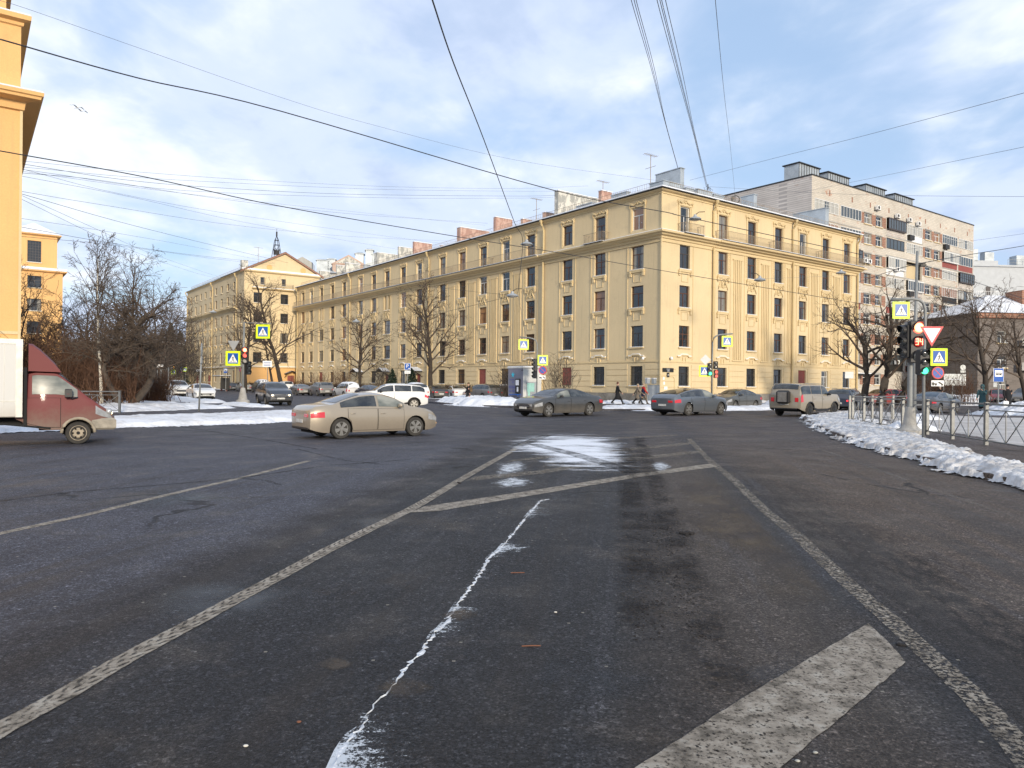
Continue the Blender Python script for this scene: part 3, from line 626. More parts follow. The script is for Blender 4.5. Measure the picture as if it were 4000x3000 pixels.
b.add([(t0 - q, .8 - q, 25.3), (t1 + q, .8 - q, 25.3), (t1 + q, 6.5 + q, 25.3), (t0 - q, 6.5 + q, 25.3), (m0, m1, 27.5)], [(0, 1, 4), (1, 2, 4), (2, 3, 4), (3, 0, 4)]); b.build('roof', SNOWC, O2)
b = MB(); q = .6; b.add([(-22 - q, -q, 19.35), (q, -q, 19.35), (q, 14 + q, 19.35), (-22 - q, 14 + q, 19.35), (-18, 7, 21.4), (-4, 7, 21.4)], [(0, 1, 5, 4), (1, 2, 5), (2, 3, 4, 5), (3, 0, 4)]); b.build('roof', SNOWC, O2)

# ================================================================== nine storey brick block
BB = Vector((38.23, 94.7, 0))
K = thing('brick_block', 'nine storey pale brick block with glazed loggias and metal ducts on its flat roof', 'apartment building', BB, AR)
KF = Fac(K); PW = [(12.95, 14.94), (16.1, 17.9), (30.92, 33.0), (33.85, 35.85)]; PL = [(.67, 6.3), (6.9, 12.15), (19.2, 24.4), (25.1, 30.0), (36.7, 42.0), (42.45, 47.8)]
ops = []
for k in range(9):
    z = 24.5 - 2.8 * k
    for a, c in PW: ops.append((a, c, z, z + 1.5))
    if k < 8:
        for a, c in PL: ops.append((a, c, z - .85, z + 1.62))
KF.put('wall', wall_mesh(0, 48.1, 0, 28.9, ops, BRK, .3))
b = MB(); b.add([(0, 0, 0), (0, 14.2, 0), (0, 14.2, 28.9), (0, 0, 28.9)], [(0, 1, 2, 3)]); b.add([(48.1, 0, 0), (48.1, 14.2, 0), (48.1, 14.2, 28.9), (48.1, 0, 28.9)], [(0, 1, 2, 3)]); b.add([(0, 14.2, 0), (48.1, 14.2, 0), (48.1, 14.2, 28.9), (0, 14.2, 28.9)], [(0, 1, 2, 3)])
b.build('side_wall', BRKG, K)
b = MB(); b.box(-.08, 48.18, -.08, 14.28, 28.9, 29.05); b.build('roof_edge', IRON, K)
for k in range(9):
    z = 24.5 - 2.8 * k
    for i, (a, c) in enumerate(PW):
        window(KF, (a + c) / 2, z, c - a, 1.5, 'wT' if rnd() < .8 else 'bT')
        b = MB(); b.box(a - .1, c + .1, -.05, -.001, 1.52, 1.66); KF.put('lintel', shared(('lin', i), lambda: b.mesh('lintel', CONC)), 0, z)
    for a, c in ((12.2, 12.93), (14.97, 16.07), (17.93, 18.95), (30.2, 30.9), (33.02, 33.83), (35.87, 36.6)):
        KF.put('brick_panel', shared(('bp', a), lambda: MB().box(a, c, -.03, -.001, 0, 1.5).mesh('brick_panel', BRKR)), 0, z)
    if k < 8:
        for i, (a, c) in enumerate(PL):
            w_ = c - a; xm = (a + c) / 2
            if (k, i) in ((2, 3), (7, 0)):
                b = MB(); b.box(-w_ / 2, w_ / 2, .9, .95, 0, 2.45); b.box(-w_ / 2, w_ / 2, .05, .9, -.02, .02); KF.put('open_loggia', b.mesh('open_loggia', YDIRT), xm, z - .85); continue
            white = rnd() < .62; mt = WHITEF if white else DRKF; proud = -.05 if rnd() < .6 else -.35
            pm = random.choice([BRK, BRK, BRK, BRKG, BOARD, WHT, IRON]); h0 = .95
            b = MB(); b.box(-w_ / 2, w_ / 2, .02, .12, 0, h0); lo = KF.put('loggia', b.mesh('loggia', pm), xm, z - .85)
            n = random.choice([5, 6, 7]); g = MB()
            for q in range(n + 1): x = -w_ / 2 + w_ * q / n; x = max(-w_ / 2 + .035, min(w_ / 2 - .035, x)); g.box(x - .035, x + .035, proud, proud + .07, h0, 2.45)
            g.box(-w_ / 2, w_ / 2, proud - .005, proud + .075, h0, h0 + .07); g.box(-w_ / 2, w_ / 2, proud - .005, proud + .075, 2.36, 2.45)
            if proud < -.1: g.box(-w_ / 2, w_ / 2, proud, .02, h0 - .1, h0 - .005); g.box(-w_ / 2, w_ / 2, proud, .02, 2.455, 2.52)
            if rnd() < .5: g.box(-w_ / 2, w_ / 2, proud + .01, proud + .05, 1.95, 1.99)
            g.build('loggia_frame', mt, lo)
            p = MB(); p.add([(-w_ / 2, proud + .04, h0), (w_ / 2, proud + .04, h0), (w_ / 2, proud + .04, 2.4), (-w_ / 2, proud + .04, 2.4)], [(0, 1, 2, 3)]); p.build('pane', GLSL, lo, recalc=False)
            if rnd() < .3: q = MB(); q.box(-w_ / 2 + .2, -w_ / 2 + 1.6, -.45, .0, .1, .8); q.build('flower_rack', IRON, lo)
    b = MB()
    for a, c in ((0, 12.15), (19.0, 30.1), (36.65, 48.1)): b.box(a, c, -.045, -.0012, 0, .12)
    KF.put('floor_band', shared('fb', lambda: b.mesh('floor_band', CONC)), 0, z - 1.0)
for x in (4.2, 9.8, 14.6, 19.8, 25.6, 31, 36, 41, 45.7): KF.put('attic_vent', shared('av', lambda: MB().box(-.16, .16, -.01, .02, 0, .7).mesh('attic_vent', BRKR)), x, 26.9)
for x0, x1 in ((1.8, 6.6), (8.8, 14.2), (18.9, 24.6), (27.5, 33.4)):
    b = MB(); b.bevbox(x0, x1, 3.0, 5.2, 28.9, 31.5, .03); b.box(x0 - .2, x1 + .2, 2.8, 5.4, 31.5, 31.62, 1)
    k = x0
    while k < x1: b.box(k, k + .05, 2.95, 3.0, 28.9, 31.5, 1); k += .6
    b.build('roof_duct', [METG, IRON], K)
# ground floor shop of the brick block
b = MB(); b.box(-.2, 12.3, -1.6, -.01, 3.3, 3.55); b.box(-.2, 12.3, -1.6, -.02, 3.56, 3.66, 1); b.build('shop_canopy', [IRON, SNOWC], K)
b = MB(); b.box(6.2, 10.2, -.5, -.02, 2.6, 3.25); b.build('shop_sign', IRON, K); text('ВЕТКЛИНИКА', .5, SWHITE, K, (8.2, -.52, 2.92), (math.pi / 2, 0, 0))
POST = principled('green_poster', lambda g, b, o: LK(g, g.ramp(g.noise(g.coord('Object'), 1.3, 3, .6, 1.), [(.40, (.05, .30, .03)), (.48, (.30, .55, .05)), (.55, (.75, .80, .70)), (.6, (.10, .12, .08))], 'CONSTANT'), b.inputs['Base Color']), rough=.4)
b = MB(); b.box(6.0, 9.6, -.08, -.02, .5, 2.5); b.build('window_poster', POST, K); b = MB(); b.box(10.2, 11.2, -.06, -.01, .2, 2.5); b.build('door', IRON, K)
def ac_unit(i, x, z, lab):
    t = thing('air_conditioner', lab, 'air conditioner', tuple(BB + R * x + Vector((-L.x * .02, -L.y * .02, z))), AR, 'air conditioners on the brick block')
    b = MB(); b.bevbox(-.42, .42, -.55, -.2, 0, .6, .03); b.build('casing', WHT, t); b = MB(); b.lathe([(.23, 0), (.23, .03), (.0, .03)], (-.1, -.58, .3), 14, 0, 'y'); b.build('fan_grille', IRON, t)
    b = MB(); b.box(-.35, -.3, -.55, 0, -.06, 0); b.box(.3, .35, -.55, 0, -.06, 0); b.build('bracket', IRON, t)
for i, (x, z, lab) in enumerate(((16.0, 26.7, 'topmost white air conditioner, leftmost under the roof edge of the brick block'), (21.6, 26.35, 'second white air conditioner from the left under the roof edge of the brick block'), (25.2, 26.3, 'third air conditioner from the left high on the brick block'), (28.0, 26.1, 'fourth and rightmost air conditioner of the top row on the brick block'),
      (12.6, 18.9, 'pair end air conditioner beside the yellow facade, outer one'), (13.7, 18.9, 'inner air conditioner of the pair beside the yellow facade'), (21.6, 18.6, 'air conditioner under a loggia in the middle of the brick block'), (21.8, 5.1, 'lowest air conditioner on the brick block, behind the dark tree'))): ac_unit(i, x, z, lab)

# ================================================================== buildings beyond
def simple_block(name, label, org, rz, wx, dy, h, mat, nx, nz, z0=1.5, dz=3.0, ww=1.4, wh=1.5, style='wT', roof=SNOWC, flat=True, x0=1.2):
    t = thing(name, label, 'apartment building', org, rz); f = Fac(t); ops = []
    for i in range(nx):
        for k in range(nz):
            x = x0 + (wx - 2 * x0) * (i + .5) / nx; ops.append((x - ww / 2, x + ww / 2, z0 + k * dz, z0 + k * dz + wh))
    f.put('wall', wall_mesh(0, wx, 0, h, ops, mat)); 
    for o_ in ops: window(f, (o_[0] + o_[1]) / 2, o_[2], ww, wh, style)
    b = MB(); roofquad(b, [(0, 0, 0), (0, dy, 0), (0, dy, h), (0, 0, h)]); roofquad(b, [(wx, 0, 0), (wx, dy, 0), (wx, dy, h), (wx, 0, h)]); roofquad(b, [(0, dy, 0), (wx, dy, 0), (wx, dy, h), (0, dy, h)]); b.build('wall', mat, t)
    if flat: b = MB(); b.box(-.3, wx + .3, -.3, dy + .3, h, h + .35); b.build('roof', mat if roof is None else roof, t)
    else:
        b = MB(); b.add([(-.6, -.6, h), (wx + .6, -.6, h), (wx + .6, dy + .6, h), (-.6, dy + .6, h), (dy / 2, dy / 2, h + flat_h), (wx - dy / 2, dy / 2, h + flat_h)], [(0, 1, 5, 4), (1, 2, 5), (2, 3, 4, 5), (3, 0, 4), (3, 2, 1, 0)]); b.build('roof', roof, t)
    return t, f
flat_h = 3.2
# low brick house with a snowy hipped roof at the right edge
P0 = pp(3818, 1500, 98); P0.z = 0
t, f = simple_block('hip_roofed_house', 'dark brick house with snowy hipped roof at the right edge', P0, AR * .18, 34, 13, 11.8, BRKD, 7, 3, 1.2, 3.3, 1.5, 1.6, flat=False)
b = MB(); b.box(-.3, 34.3, -.35, -.01, 11.1, 11.75); b.build('eaves_board', BRKR, t); b = MB(); b.bevbox(9, 15, 3.0, 6, 12, 15.4, .05); b.build('dormer', BRKR, t)
for z in (4.3, 7.6): b = MB(); b.box(5.5, 9.2, -1.1, -.01, z - .15, z); b.box(5.5, 9.2, -1.08, -1.04, z, z + .9); b.build('balcony', CONC, t)
OFFW = mottled('shaded_white_render', (.44, .46, .48), .1, 1, .7)  # white render toned grey-blue, its shade put into the colour
# white block with stair balconies
P0 = pp(3790, 1500, 150); P0.z = 0
t, f = simple_block('white_office_block', 'large white modern block with grey window bands beyond the brick houses', P0, AR * .12, 46, 16, 26.6, OFFW, 0, 0, roof=OFFW)
for i, x in enumerate((3.6,)):
    for k in range(7):
        z = 3 + k * 2.9; b = MB(); b.box(x - 3.4, x + 1.4, -1.3, -.01, z - .15, z); b.box(x - 3.4, x + 1.4, -1.28, -1.25, z + .95, z + 1.0)
        for q in range(12): b.box(x - 3.4 + q * .43, x - 3.37 + q * .43, -1.28, -1.25, z, z + .95)
        b.box(x - .5, x + .5, -.06, -.01, z, z + 2.1, 1); b.build('stair_balcony', [WHT, DRKF], t)
GRYB = mottled('grey_panel', (.18, .20, .24), .15, .5, .5)
for k, (x0, x1) in enumerate(((8.5, 20), (8.5, 20), (8.5, 20), (8.5, 20), (24, 40), (24, 40))):
    z = (19.2, 13.6, 9.6, 5.6, 19.2, 15)[k]; h_ = (2.0, 4.6, 2.6, 2.6, 3.2, 3.2)[k]; b = MB(); b.box(x0, x1, -.05, -.01, z, z + h_)
    for q in range(5): xx = x0 + .5 + q * (x1 - x0) / 5; b.box(xx, xx + 1.6, -.07, -.051, z + .3, z + 1.8, 1)
    b.build('window_band', [GRYB, DRKF], t)
b = MB(); b.box(-1, 6.5, 1, 10, 26.9, 28.0); b.box(0, 2.5, 1.5, 4, 28.0, 30.4, 1); b.box(4, 6, 1.5, 3, 28, 29.8, 1); b.box(10.5, 14, 1, 3, 26.9, 29.2, 1); b.build('roof_plant', [OFFW, METG], t)
b = MB(); b.box(8, 44, .2, .24, 28.2, 28.25); b.box(8, 44, .2, .24, 27.5, 27.54)
for q in range(19): b.box(8 + q * 2, 8.05 + q * 2, .2, .24, 26.9, 28.2)
b.build('roof_railing', GALV, t)
# modern towers peeping over the long tenement
P0 = pp(1215, 1400, 215); P0.z = 0
t, f = simple_block('beige_terraced_block', 'distant beige terraced block with pediment and grey roof turrets seen over the long roof', P0, AR * .25, 24, 14, 32, PEELW, 7, 10, 1.5, 3.0, 1.8, 2.0, 'dT')
PINKT = mottled('pinkish_stone_trim', (.46, .33, .26), .15, .5)
q = MB(); q.prism([(5.5, 36.2), (15.5, 36.2), (10.5, 39.0)], -1.2, 6); q.box(5.9, 15.1, -1.0, 6, 34.2, 36.2); 
for x in (6.1, 7.6, 12.7, 14.2): q.box(x, x + .8, -1.0, -.2, 28, 34.2)
q.build('pediment', PINKT, t); q = MB(); q.prism([(6.8, 36.5), (14.2, 36.5), (10.5, 38.5)], -1.24, -1.19); q.build('pediment_face', PEELW, t)
q = MB(); q.box(6.5, 14.5, 1, 9, 28, 34.2); q.build('wall', PEELW, t)
for x, z1, w_ in ((1.0, 38.2, 3.5), (4.2, 38.6, 2.2), (12.2, 40.6, 2.4), (15.2, 41.8, 2.2), (17.2, 40.5, 2.0)): q = MB(); q.bevbox(x, x + w_, 3, 6, 30, z1, .3); q.box(x - .3, x + w_ + .3, 2.7, 6.3, z1 - .5, z1 - .3); q.build('roof_turret', METG, t)
q = MB(); q.add([(-6, 2, 30), (0, 2, 30), (0, 8, 30), (-6, 8, 30), (-3, 2, 38.5), (-3, 8, 38.5), (-6, 2, 36.8), (0, 2, 36.8), (0, 8, 36.8), (-6, 8, 36.8)], [(0, 1, 7, 4, 6), (1, 2, 8, 7), (7, 8, 5, 4), (4, 5, 9, 6), (3, 0, 6, 9), (2, 3, 9, 5, 8)]); q.build('glazed_attic', GLSL, t)
# low pale house and dark shed behind the thicket on the left
P0 = pp(590, 1480, 190); P0.z = 0
t, f = simple_block('pale_low_house', 'low pale house glimpsed between the branches at the end of the street', P0, .1, 20, 8, 9.5, PEELW, 5, 2, 1.2, 4.0, 1.4, 2.0, 'dT')
P0 = pp(225, 1480, 150); P0.z = 0
t, f = simple_block('long_dark_shed', 'low dark building with a snowy roof behind the shrubs near the truck', P0, .08, 22, 8, 9.4, STONE, 6, 1, 1.2, 4.0, 1.4, 2.0, 'dT')
# ================================================================== ground
def npfbm(x, y, sc=1., oct=4, seed=0):
    out = np.zeros_like(x); amp = 1.; tot = 0.
    for o in range(oct):
        xs, ys = x * sc + 17.3 * o + seed * 7.7, y * sc + 9.1 * o + seed * 3.3; xi, yi = np.floor(xs), np.floor(ys); fx, fy = xs - xi, ys - yi
        fx = fx * fx * (3 - 2 * fx); fy = fy * fy * (3 - 2 * fy)
        def h(a, b): v = np.sin(a * 127.1 + b * 311.7) * 43758.5453; return v - np.floor(v)
        v = (h(xi, yi) * (1 - fx) + h(xi + 1, yi) * fx) * (1 - fy) + (h(xi, yi + 1) * (1 - fx) + h(xi + 1, yi + 1) * fx) * fy
        out += amp * v; tot += amp; amp *= .5; sc *= 2.03
    return out / tot
def asphalt(name, tint=(1, 1, 1)):
    def f(g, b, o):
        v = g.coord('World'); big = g.noise(v, .11, 4, .6, .5); mid = g.noise(v, .8, 5, .65, .3)
        stl = g.noise(g.dcoord(AR, (.06, 1.5, 1)), 1.2, 6, .68)         # streaks along the cross street
        stf = g.noise(g.dcoord(math.radians(81.5), (.07, 1.3, 1)), 1.3, 7, .68)   # streaks along the near lanes
        sp = g.n('SeparateXYZ', i={0: g.n('NewGeometry').outputs['Position']})
        near = g.ramp(g.math('DIVIDE', sp.outputs[1], 40), [(.36, 0.), (.52, 1.)])
        st = g.mix(near, stf, stl)
        fine = g.noise(v, 52, 5, .82); grit = g.n('TexVoronoi', i={'Vector': v, 'Scale': 95.}).outputs['Distance']
        cc = g.mix(g.ramp(big, [(.38, 0.), (.62, 1.)]), (.021, .0225, .027), (.038, .039, .042))
        warp = g.math('MULTIPLY', g.math('SUBTRACT', mid, .5), 1.2)
        xr = g.math('ADD', g.math('SUBTRACT', sp.outputs[0], g.math('ADD', 1.8, g.math('MULTIPLY', sp.outputs[1], .156))), warp)
        xl = g.math('ADD', g.math('SUBTRACT', g.math('SUBTRACT', g.math('MULTIPLY', sp.outputs[1], .133), 2.85), sp.outputs[0]), warp)
        cc = g.mix(g.math('MULTIPLY', g.ramp(xl, [(-.0, 0.), (.9, 1.)]), .85), cc, (.072, .075, .094))  # polished left lanes, their bluish sky sheen put into the colour
        band = lambda x, a, b_, c_, d_: g.ramp(g.math('ADD', g.math('MULTIPLY', x, .25), .5), [(.5 + a / 4, 0.), (.5 + b_ / 4, 1.), (.5 + c_ / 4, 1.), (.5 + d_ / 4, 0.)])
        cc = g.mix(g.math('MULTIPLY', band(xl, .15, .45, .7, 1.3), .7), cc, (.024, .021, .020))
        cc = g.mix(g.math('MULTIPLY', band(xr, -1.95, -1.3, -.5, .0), .75), cc, (.080, .066, .056))
        cc = g.mix(g.math('MULTIPLY', g.ramp(xr, [(.0, 0.), (.9, 1.)]), .9), cc, (.092, .070, .054))
        cc = g.mix(g.math('MULTIPLY', g.math('MULTIPLY', band(xr, .1, .3, .9, 1.5), g.ramp(g.noise(g.dcoord(math.radians(81.5), (.4, 1, 1)), 9, 5, .8), [(.42, 0.), (.55, 1.)])), g.ramp(g.math('DIVIDE', sp.outputs[1], 40), [(.12, .95), (.45, .2)])), cc, (.012, .010, .009))
        cc = g.mix(g.math('MULTIPLY', g.ramp(g.math('DIVIDE', sp.outputs[1], 100), [(.14, 0.), (.24, 1.)]), .6), cc, (.060, .058, .066))  # distant road, lavender grey sky reflection painted into the colour
        cc = g.mix(g.math('MULTIPLY', g.ramp(st, [(.47, 0.), (.64, 1.)]), .70), cc, (.019, .016, .015))
        cc = g.mix(g.math('MULTIPLY', g.ramp(st, [(.33, 1.), (.45, 0.)]), .5), cc, (.085, .085, .095))
        cc = g.mix(g.math('MULTIPLY', g.ramp(mid, [(.55, 0.), (.72, 1.)]), .45), cc, (.10, .085, .07))
        stone = g.ramp(grit, [(.12, 1.), (.32, 0.)])
        cc = g.mix(g.math('MULTIPLY', stone, g.math('MULTIPLY', fine, .42)), cc, (.17, .165, .16))
        cc = g.mix(1., cc, g.ramp(fine, [(.42, .30), (.50, .75), (.58, 1.)]), 'MULTIPLY'); cc = g.n('VectorMath', operation='SCALE', i={0: cc, 'Scale': 1.75}).outputs[0]
        for sc_, am in ((85, .65), (34, .38)):
            cell = g.n('SeparateColor', i={0: g.n('TexVoronoi', i={'Vector': g.n('VectorMath', operation='ADD', i={0: v, 1: g.n('VectorMath', operation='SCALE', i={0: g.n('TexNoise', i={'Vector': v, 'Scale': 40., 'Detail': 2.}).outputs['Color'], 'Scale': .02}).outputs[0]}).outputs[0], 'Scale': sc_}).outputs['Color']}).outputs[0]
            cc = g.mix(am, cc, g.n('VectorMath', operation='MULTIPLY', i={0: cc, 1: g.ramp(cell, [(.0, .35), (.55, .95), (.86, 1.25), (1., 3.)])}).outputs[0])
        cc = g.mix(1., cc, tint, 'MULTIPLY')
        wn = g.n('TexWhiteNoise', i={'Vector': g.n('VectorMath', operation='SNAP', i={0: v, 1: (.02, .02, .02)}).outputs[0]}).outputs[0]
        cc = g.mix(g.math('GREATER_THAN', wn, .9995), cc, (.28, .26, .22))
        cr = g.n('TexVoronoi', feature='DISTANCE_TO_EDGE', i={'Vector': g.n('VectorMath', operation='ADD', i={0: g.coord('World', scale=(.10, .16, 1)), 1: g.n('VectorMath', operation='SCALE', i={0: g.n('TexNoise', i={'Vector': v, 'Scale': .7, 'Detail': 5.}).outputs['Color'], 'Scale': .30}).outputs[0]}).outputs[0], 'Scale': .9}).outputs[0]
        crack = g.math('MULTIPLY', g.ramp(cr, [(.003, 1.), (.009, 0.)]), g.ramp(g.noise(v, .25, 3), [(.52, 0.), (.60, 1.)]))
        cc = g.mix(g.math('MULTIPLY', crack, .8), cc, (.012, .012, .012))
        LK(g, cc, b.inputs['Base Color'])
        LK(g, g.ramp(g.math('ADD', g.math('MULTIPLY', mid, .4), g.math('MULTIPLY', st, .6)), [(.36, .85), (.62, .45)]), b.inputs['Roughness'])
        bump(g, b, g.math('SUBTRACT', g.math('ADD', g.math('MULTIPLY', grit, .5), fine), g.math('MULTIPLY', crack, 2.)), .02, 1.)
    return principled(name, f, spec=.22)
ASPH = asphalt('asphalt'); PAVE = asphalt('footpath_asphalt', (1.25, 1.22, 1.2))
def alpha_mat(name, col, mask, rough=.8, bmp=0.):
    """colour on a thin film; mask(g) gives how much of it is there"""
    def f(g, b, o):
        c = col(g) if callable(col) else col
        if isinstance(c, tuple): b.inputs['Base Color'].default_value = (*c, 1)
        else: LK(g, c, b.inputs['Base Color'])
        mx = g.n('MixShader', i={0: mask(g)}); LK(g, g.n('BsdfTransparent').outputs[0], mx.inputs[1]); LK(g, b.outputs[0], mx.inputs[2]); LK(g, mx.outputs[0], o.inputs[0])
    return principled(name, f, rough=rough, spec=.3)
def uv(g): return g.n('SeparateXYZ', i={0: g.n('TexCoord').outputs['UV']}).outputs
def edge(g, soft=.15):       # fades at both long edges of a strip (v runs 0..1)
    v = uv(g)[1]; return g.ramp(g.math('ABSOLUTE', g.math('SUBTRACT', g.math('MULTIPLY', v, 2), 1)), [(1 - soft * 2, 1.), (1., 0.)])
def wear(g, sc, lo, hi, det=5): return g.ramp(g.noise(g.coord('World'), sc, det, .72), [(lo, 0.), (hi, 1.)])
PC = (.34, .31, .26)
def paint_col(g): return g.ramp(g.noise(g.coord('World'), 7, 5, .7), [(.36, (.10, .085, .065)), (.52, (.26, .225, .18)), (.64, PC)])
PAINT = alpha_mat('road_paint', paint_col, lambda g: g.math('MULTIPLY', wear(g, 38, .36, .47), wear(g, 2.2, .22, .42)), .7)
PAINTW = alpha_mat('worn_road_paint', paint_col, lambda g: g.math('MULTIPLY', wear(g, 30, .46, .54), g.math('MULTIPLY', wear(g, 2.0, .25, .5), .9)), .75)
PAINTF = alpha_mat('faint_road_paint', (.22, .20, .18), lambda g: g.math('MULTIPLY', wear(g, 25, .47, .56), g.math('MULTIPLY', wear(g, .9, .38, .6), .7)), .8)
def tread(g):
    u, v, _ = uv(g); a = g.math('ABSOLUTE', g.math('SUBTRACT', v, .5))
    s = g.math('SINE', g.math('ADD', g.math('MULTIPLY', u, 52.), g.math('MULTIPLY', a, 16.))); row = g.math('SINE', g.math('MULTIPLY', v, 22.))
    m = g.math('ADD', g.math('MULTIPLY', s, .15), g.math('MULTIPLY', row, .10)); n = g.noise(g.coord('World'), 20, 6, .8)
    big = g.ramp(g.noise(g.coord('World'), .5, 2, .5), [(.40, 0.), (.55, 1.)])
    return g.ramp(g.math('ADD', g.math('MULTIPLY', m, g.math('ADD', .35, g.math('MULTIPLY', big, .5))), n), [(.28, .10), (.50, 1.)])
PAINTT = alpha_mat('tyre_printed_road_paint', paint_col, lambda g: g.math('MULTIPLY', tread(g), wear(g, 40, .28, .42)), .75)
def dirt_track(g):
    u, v, _ = uv(g); vo = g.n('TexVoronoi', i={'Vector': g.coord('World', scale=(1, .7, 1)), 'Scale': 17.}).outputs['Distance']
    n = g.noise(g.coord('World'), 1.3, 5, .7)
    return g.math('MULTIPLY', g.math('ADD', g.ramp(vo, [(.22, 1.), (.38, 0.)]), g.math('MULTIPLY', g.ramp(n, [(.40, 0.), (.62, 1.)]), .55), clamp=True), g.math('MULTIPLY', edge(g, .3), g.ramp(n, [(.36, .15), (.56, 1.)])))
MUD = alpha_mat('tyre_mud', (.012, .010, .010), dirt_track, .9)
SAND = alpha_mat('sandy_dust', lambda g: g.ramp(g.noise(g.coord('World'), 1.2, 4, .6), [(.38, (.085, .072, .065)), (.64, (.15, .118, .082))]), lambda g: g.math('MULTIPLY', g.ramp(g.math('ADD', g.noise(g.dcoord(math.radians(81.5), (.5, 1.2, 1)), .9, 6, .7), g.math('MULTIPLY', g.noise(g.coord('World'), 30, 3, .7), .18)), [(.50, 0.), (.76, .8)]), edge(g, .35)), .9)
def snowfilm(sx, sy, lo, hi): return lambda g: g.ramp(g.math('ADD', g.math('ADD', g.math('MULTIPLY', g.noise(g.coord('World', scale=(sx, sy, 1), rot=(0, 0, -.12)), 1.3, 8, .72), .62), g.math('MULTIPLY', g.noise(g.coord('World'), 34, 4, .8), .20)), g.math('MULTIPLY', edge(g, .5), .18)), [(lo, 0.), (hi, .95)])
SNOWF = alpha_mat('thin_snow', (.74, .77, .82), snowfilm(.45, 1.0, .455, .58)); SNOWS = alpha_mat('snow_spray', (.66, .70, .74), lambda g: g.ramp(g.math('ADD', g.math('ADD', g.math('MULTIPLY', g.noise(g.coord('World', scale=(1, 2.2, 1), rot=(0, 0, -.2)), 6.5, 6, .75), .55), g.math('MULTIPLY', g.noise(g.coord('World'), 70, 3, .8), .30)), g.math('MULTIPLY', edge(g, .5), .16)), [(.545, 0.), (.60, .9)]))
OLDLINE = alpha_mat('scraped_asphalt', (.020, .020, .022), lambda g: g.math('MULTIPLY', wear(g, 3, .35, .6), .65), .6)

def mesh_uv(name, vs, fs, uvs, mat):
    me = bpy.data.meshes.new(name); me.from_pydata(vs, [], fs); me.materials.append(mat); l = me.uv_layers.new(name='UV')
    for p in me.polygons:
        for li in p.loop_indices: l.data[li].uv = uvs[me.loops[li].vertex_index]
    return me
def ribbon(name, pts, width, mat, z=.004, jitter=0., **tags):
    """flat strip following ground points; width in metres, one value or one per point"""
    P = [Vector((p[0], p[1], 0)) for p in pts]; n = len(P); W = width if isinstance(width, (list, tuple)) else [width] * n
    vs = []; us = []; acc = 0.
    for i, p in enumerate(P):
        t = (P[min(i + 1, n - 1)] - P[max(i - 1, 0)]).normalized(); q = Vector((-t.y, t.x, 0))
        if i: acc += (P[i] - P[i - 1]).length
        a, b = W[i] / 2 + U(-jitter, jitter), W[i] / 2 + U(-jitter, jitter)
        vs += [(*(p + q * a).xy, z), (*(p - q * b).xy, z)]; us += [(acc, 0), (acc, 1)]
    return put(name, mesh_uv(name, vs, [(2 * i, 2 * i + 1, 2 * i + 3, 2 * i + 2) for i in range(n - 1)], us, mat), kind='structure', **tags)
def dense(pts, step):
    out = []
    for a, b in zip(pts, pts[1:]):
        n = max(1, int((Vector(b) - Vector(a)).length / step))
        for i in range(n): out.append(Vector(a).lerp(Vector(b), i / n))
    return out + [Vector(pts[-1])]
G2 = lambda l: [gp(x, y).xy.to_3d() for x, y in l]
def curve(pts, n=8):            # Catmull-Rom through ground points
    P = [Vector(p) for p in pts]; P = [P[0] * 2 - P[1]] + P + [P[-1] * 2 - P[-2]]; out = []
    for i in range(1, len(P) - 2):
        for k in range(n):
            t = k / n; a, b, c, d_ = P[i - 1:i + 3]
            out.append(.5 * ((2 * b) + (c - a) * t + (2 * a - 5 * b + 4 * c - d_) * t * t + (3 * b - a - 3 * c + d_) * t ** 3))
    return out + [P[-2]]
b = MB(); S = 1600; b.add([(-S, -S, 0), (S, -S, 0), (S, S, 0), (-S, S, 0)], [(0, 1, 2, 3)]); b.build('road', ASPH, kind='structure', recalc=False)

def q3(l): return [(3200 * 0 + 1600 + .6329 * u, 1650 + .6329 * v) for u, v in l]
def q6(l): return [(2400 + .8439 * u, 1600 + .8439 * v) for u, v in l]
def q4(l): return [(.8439 * u, 1600 + .8439 * v) for u, v in l]
def q5(l): return [(1200 + .6632 * u, 1900 + .6632 * v) for u, v in l]
def flat(name, px, mat, z=.004, **t):
    P = dense([gp(x, y).xy.to_3d() for x, y in px] + [gp(*px[0]).xy.to_3d()], .07)[:-1]; P = [p + Vector((U(-1, 1), U(-1, 1), 0)) * .004 for p in P]; return put(name, mesh_uv(name, [(p.x, p.y, z) for p in P], [tuple(range(len(P)))], [(i, .5) for i in range(len(P))], mat), kind='structure', **t)
ribbon('lane_line', curve(G2(q6([(345, 135), (430, 225), (550, 325), (700, 470), (840, 580), (1000, 730), (1150, 865), (1330, 1020), (1500, 1180), (1700, 1370), (1896, 1600), (2300, 2120)]))), .155, PAINTW, .004, .006)
ribbon('lane_line', curve(G2(q3([(815, 85), (710, 130), (625, 180), (490, 255), (320, 352), (150, 455), (0, 540)]) + q4([(1700, 560), (1500, 660), (1300, 770), (1100, 875), (900, 985), (600, 1145), (300, 1320), (0, 1485), (-600, 1840)]))), .15, PAINTT, .005, .004)
ribbon('lane_line', dense(G2(q4([(1430, 238), (1110, 318), (700, 413), (400, 488), (0, 575), (-500, 690)])), .8), .13, PAINT, .004, .004)
ribbon('lane_line', dense(G2(q6([(780, 130), (1000, 200), (1280, 300), (1560, 400), (1896, 512), (2300, 660)])), .8), .12, PAINTF, .004)
ribbon('lane_line', dense(G2(q6([(690, 126), (1090, 140)])), .8), .12, PAINTF, .005)
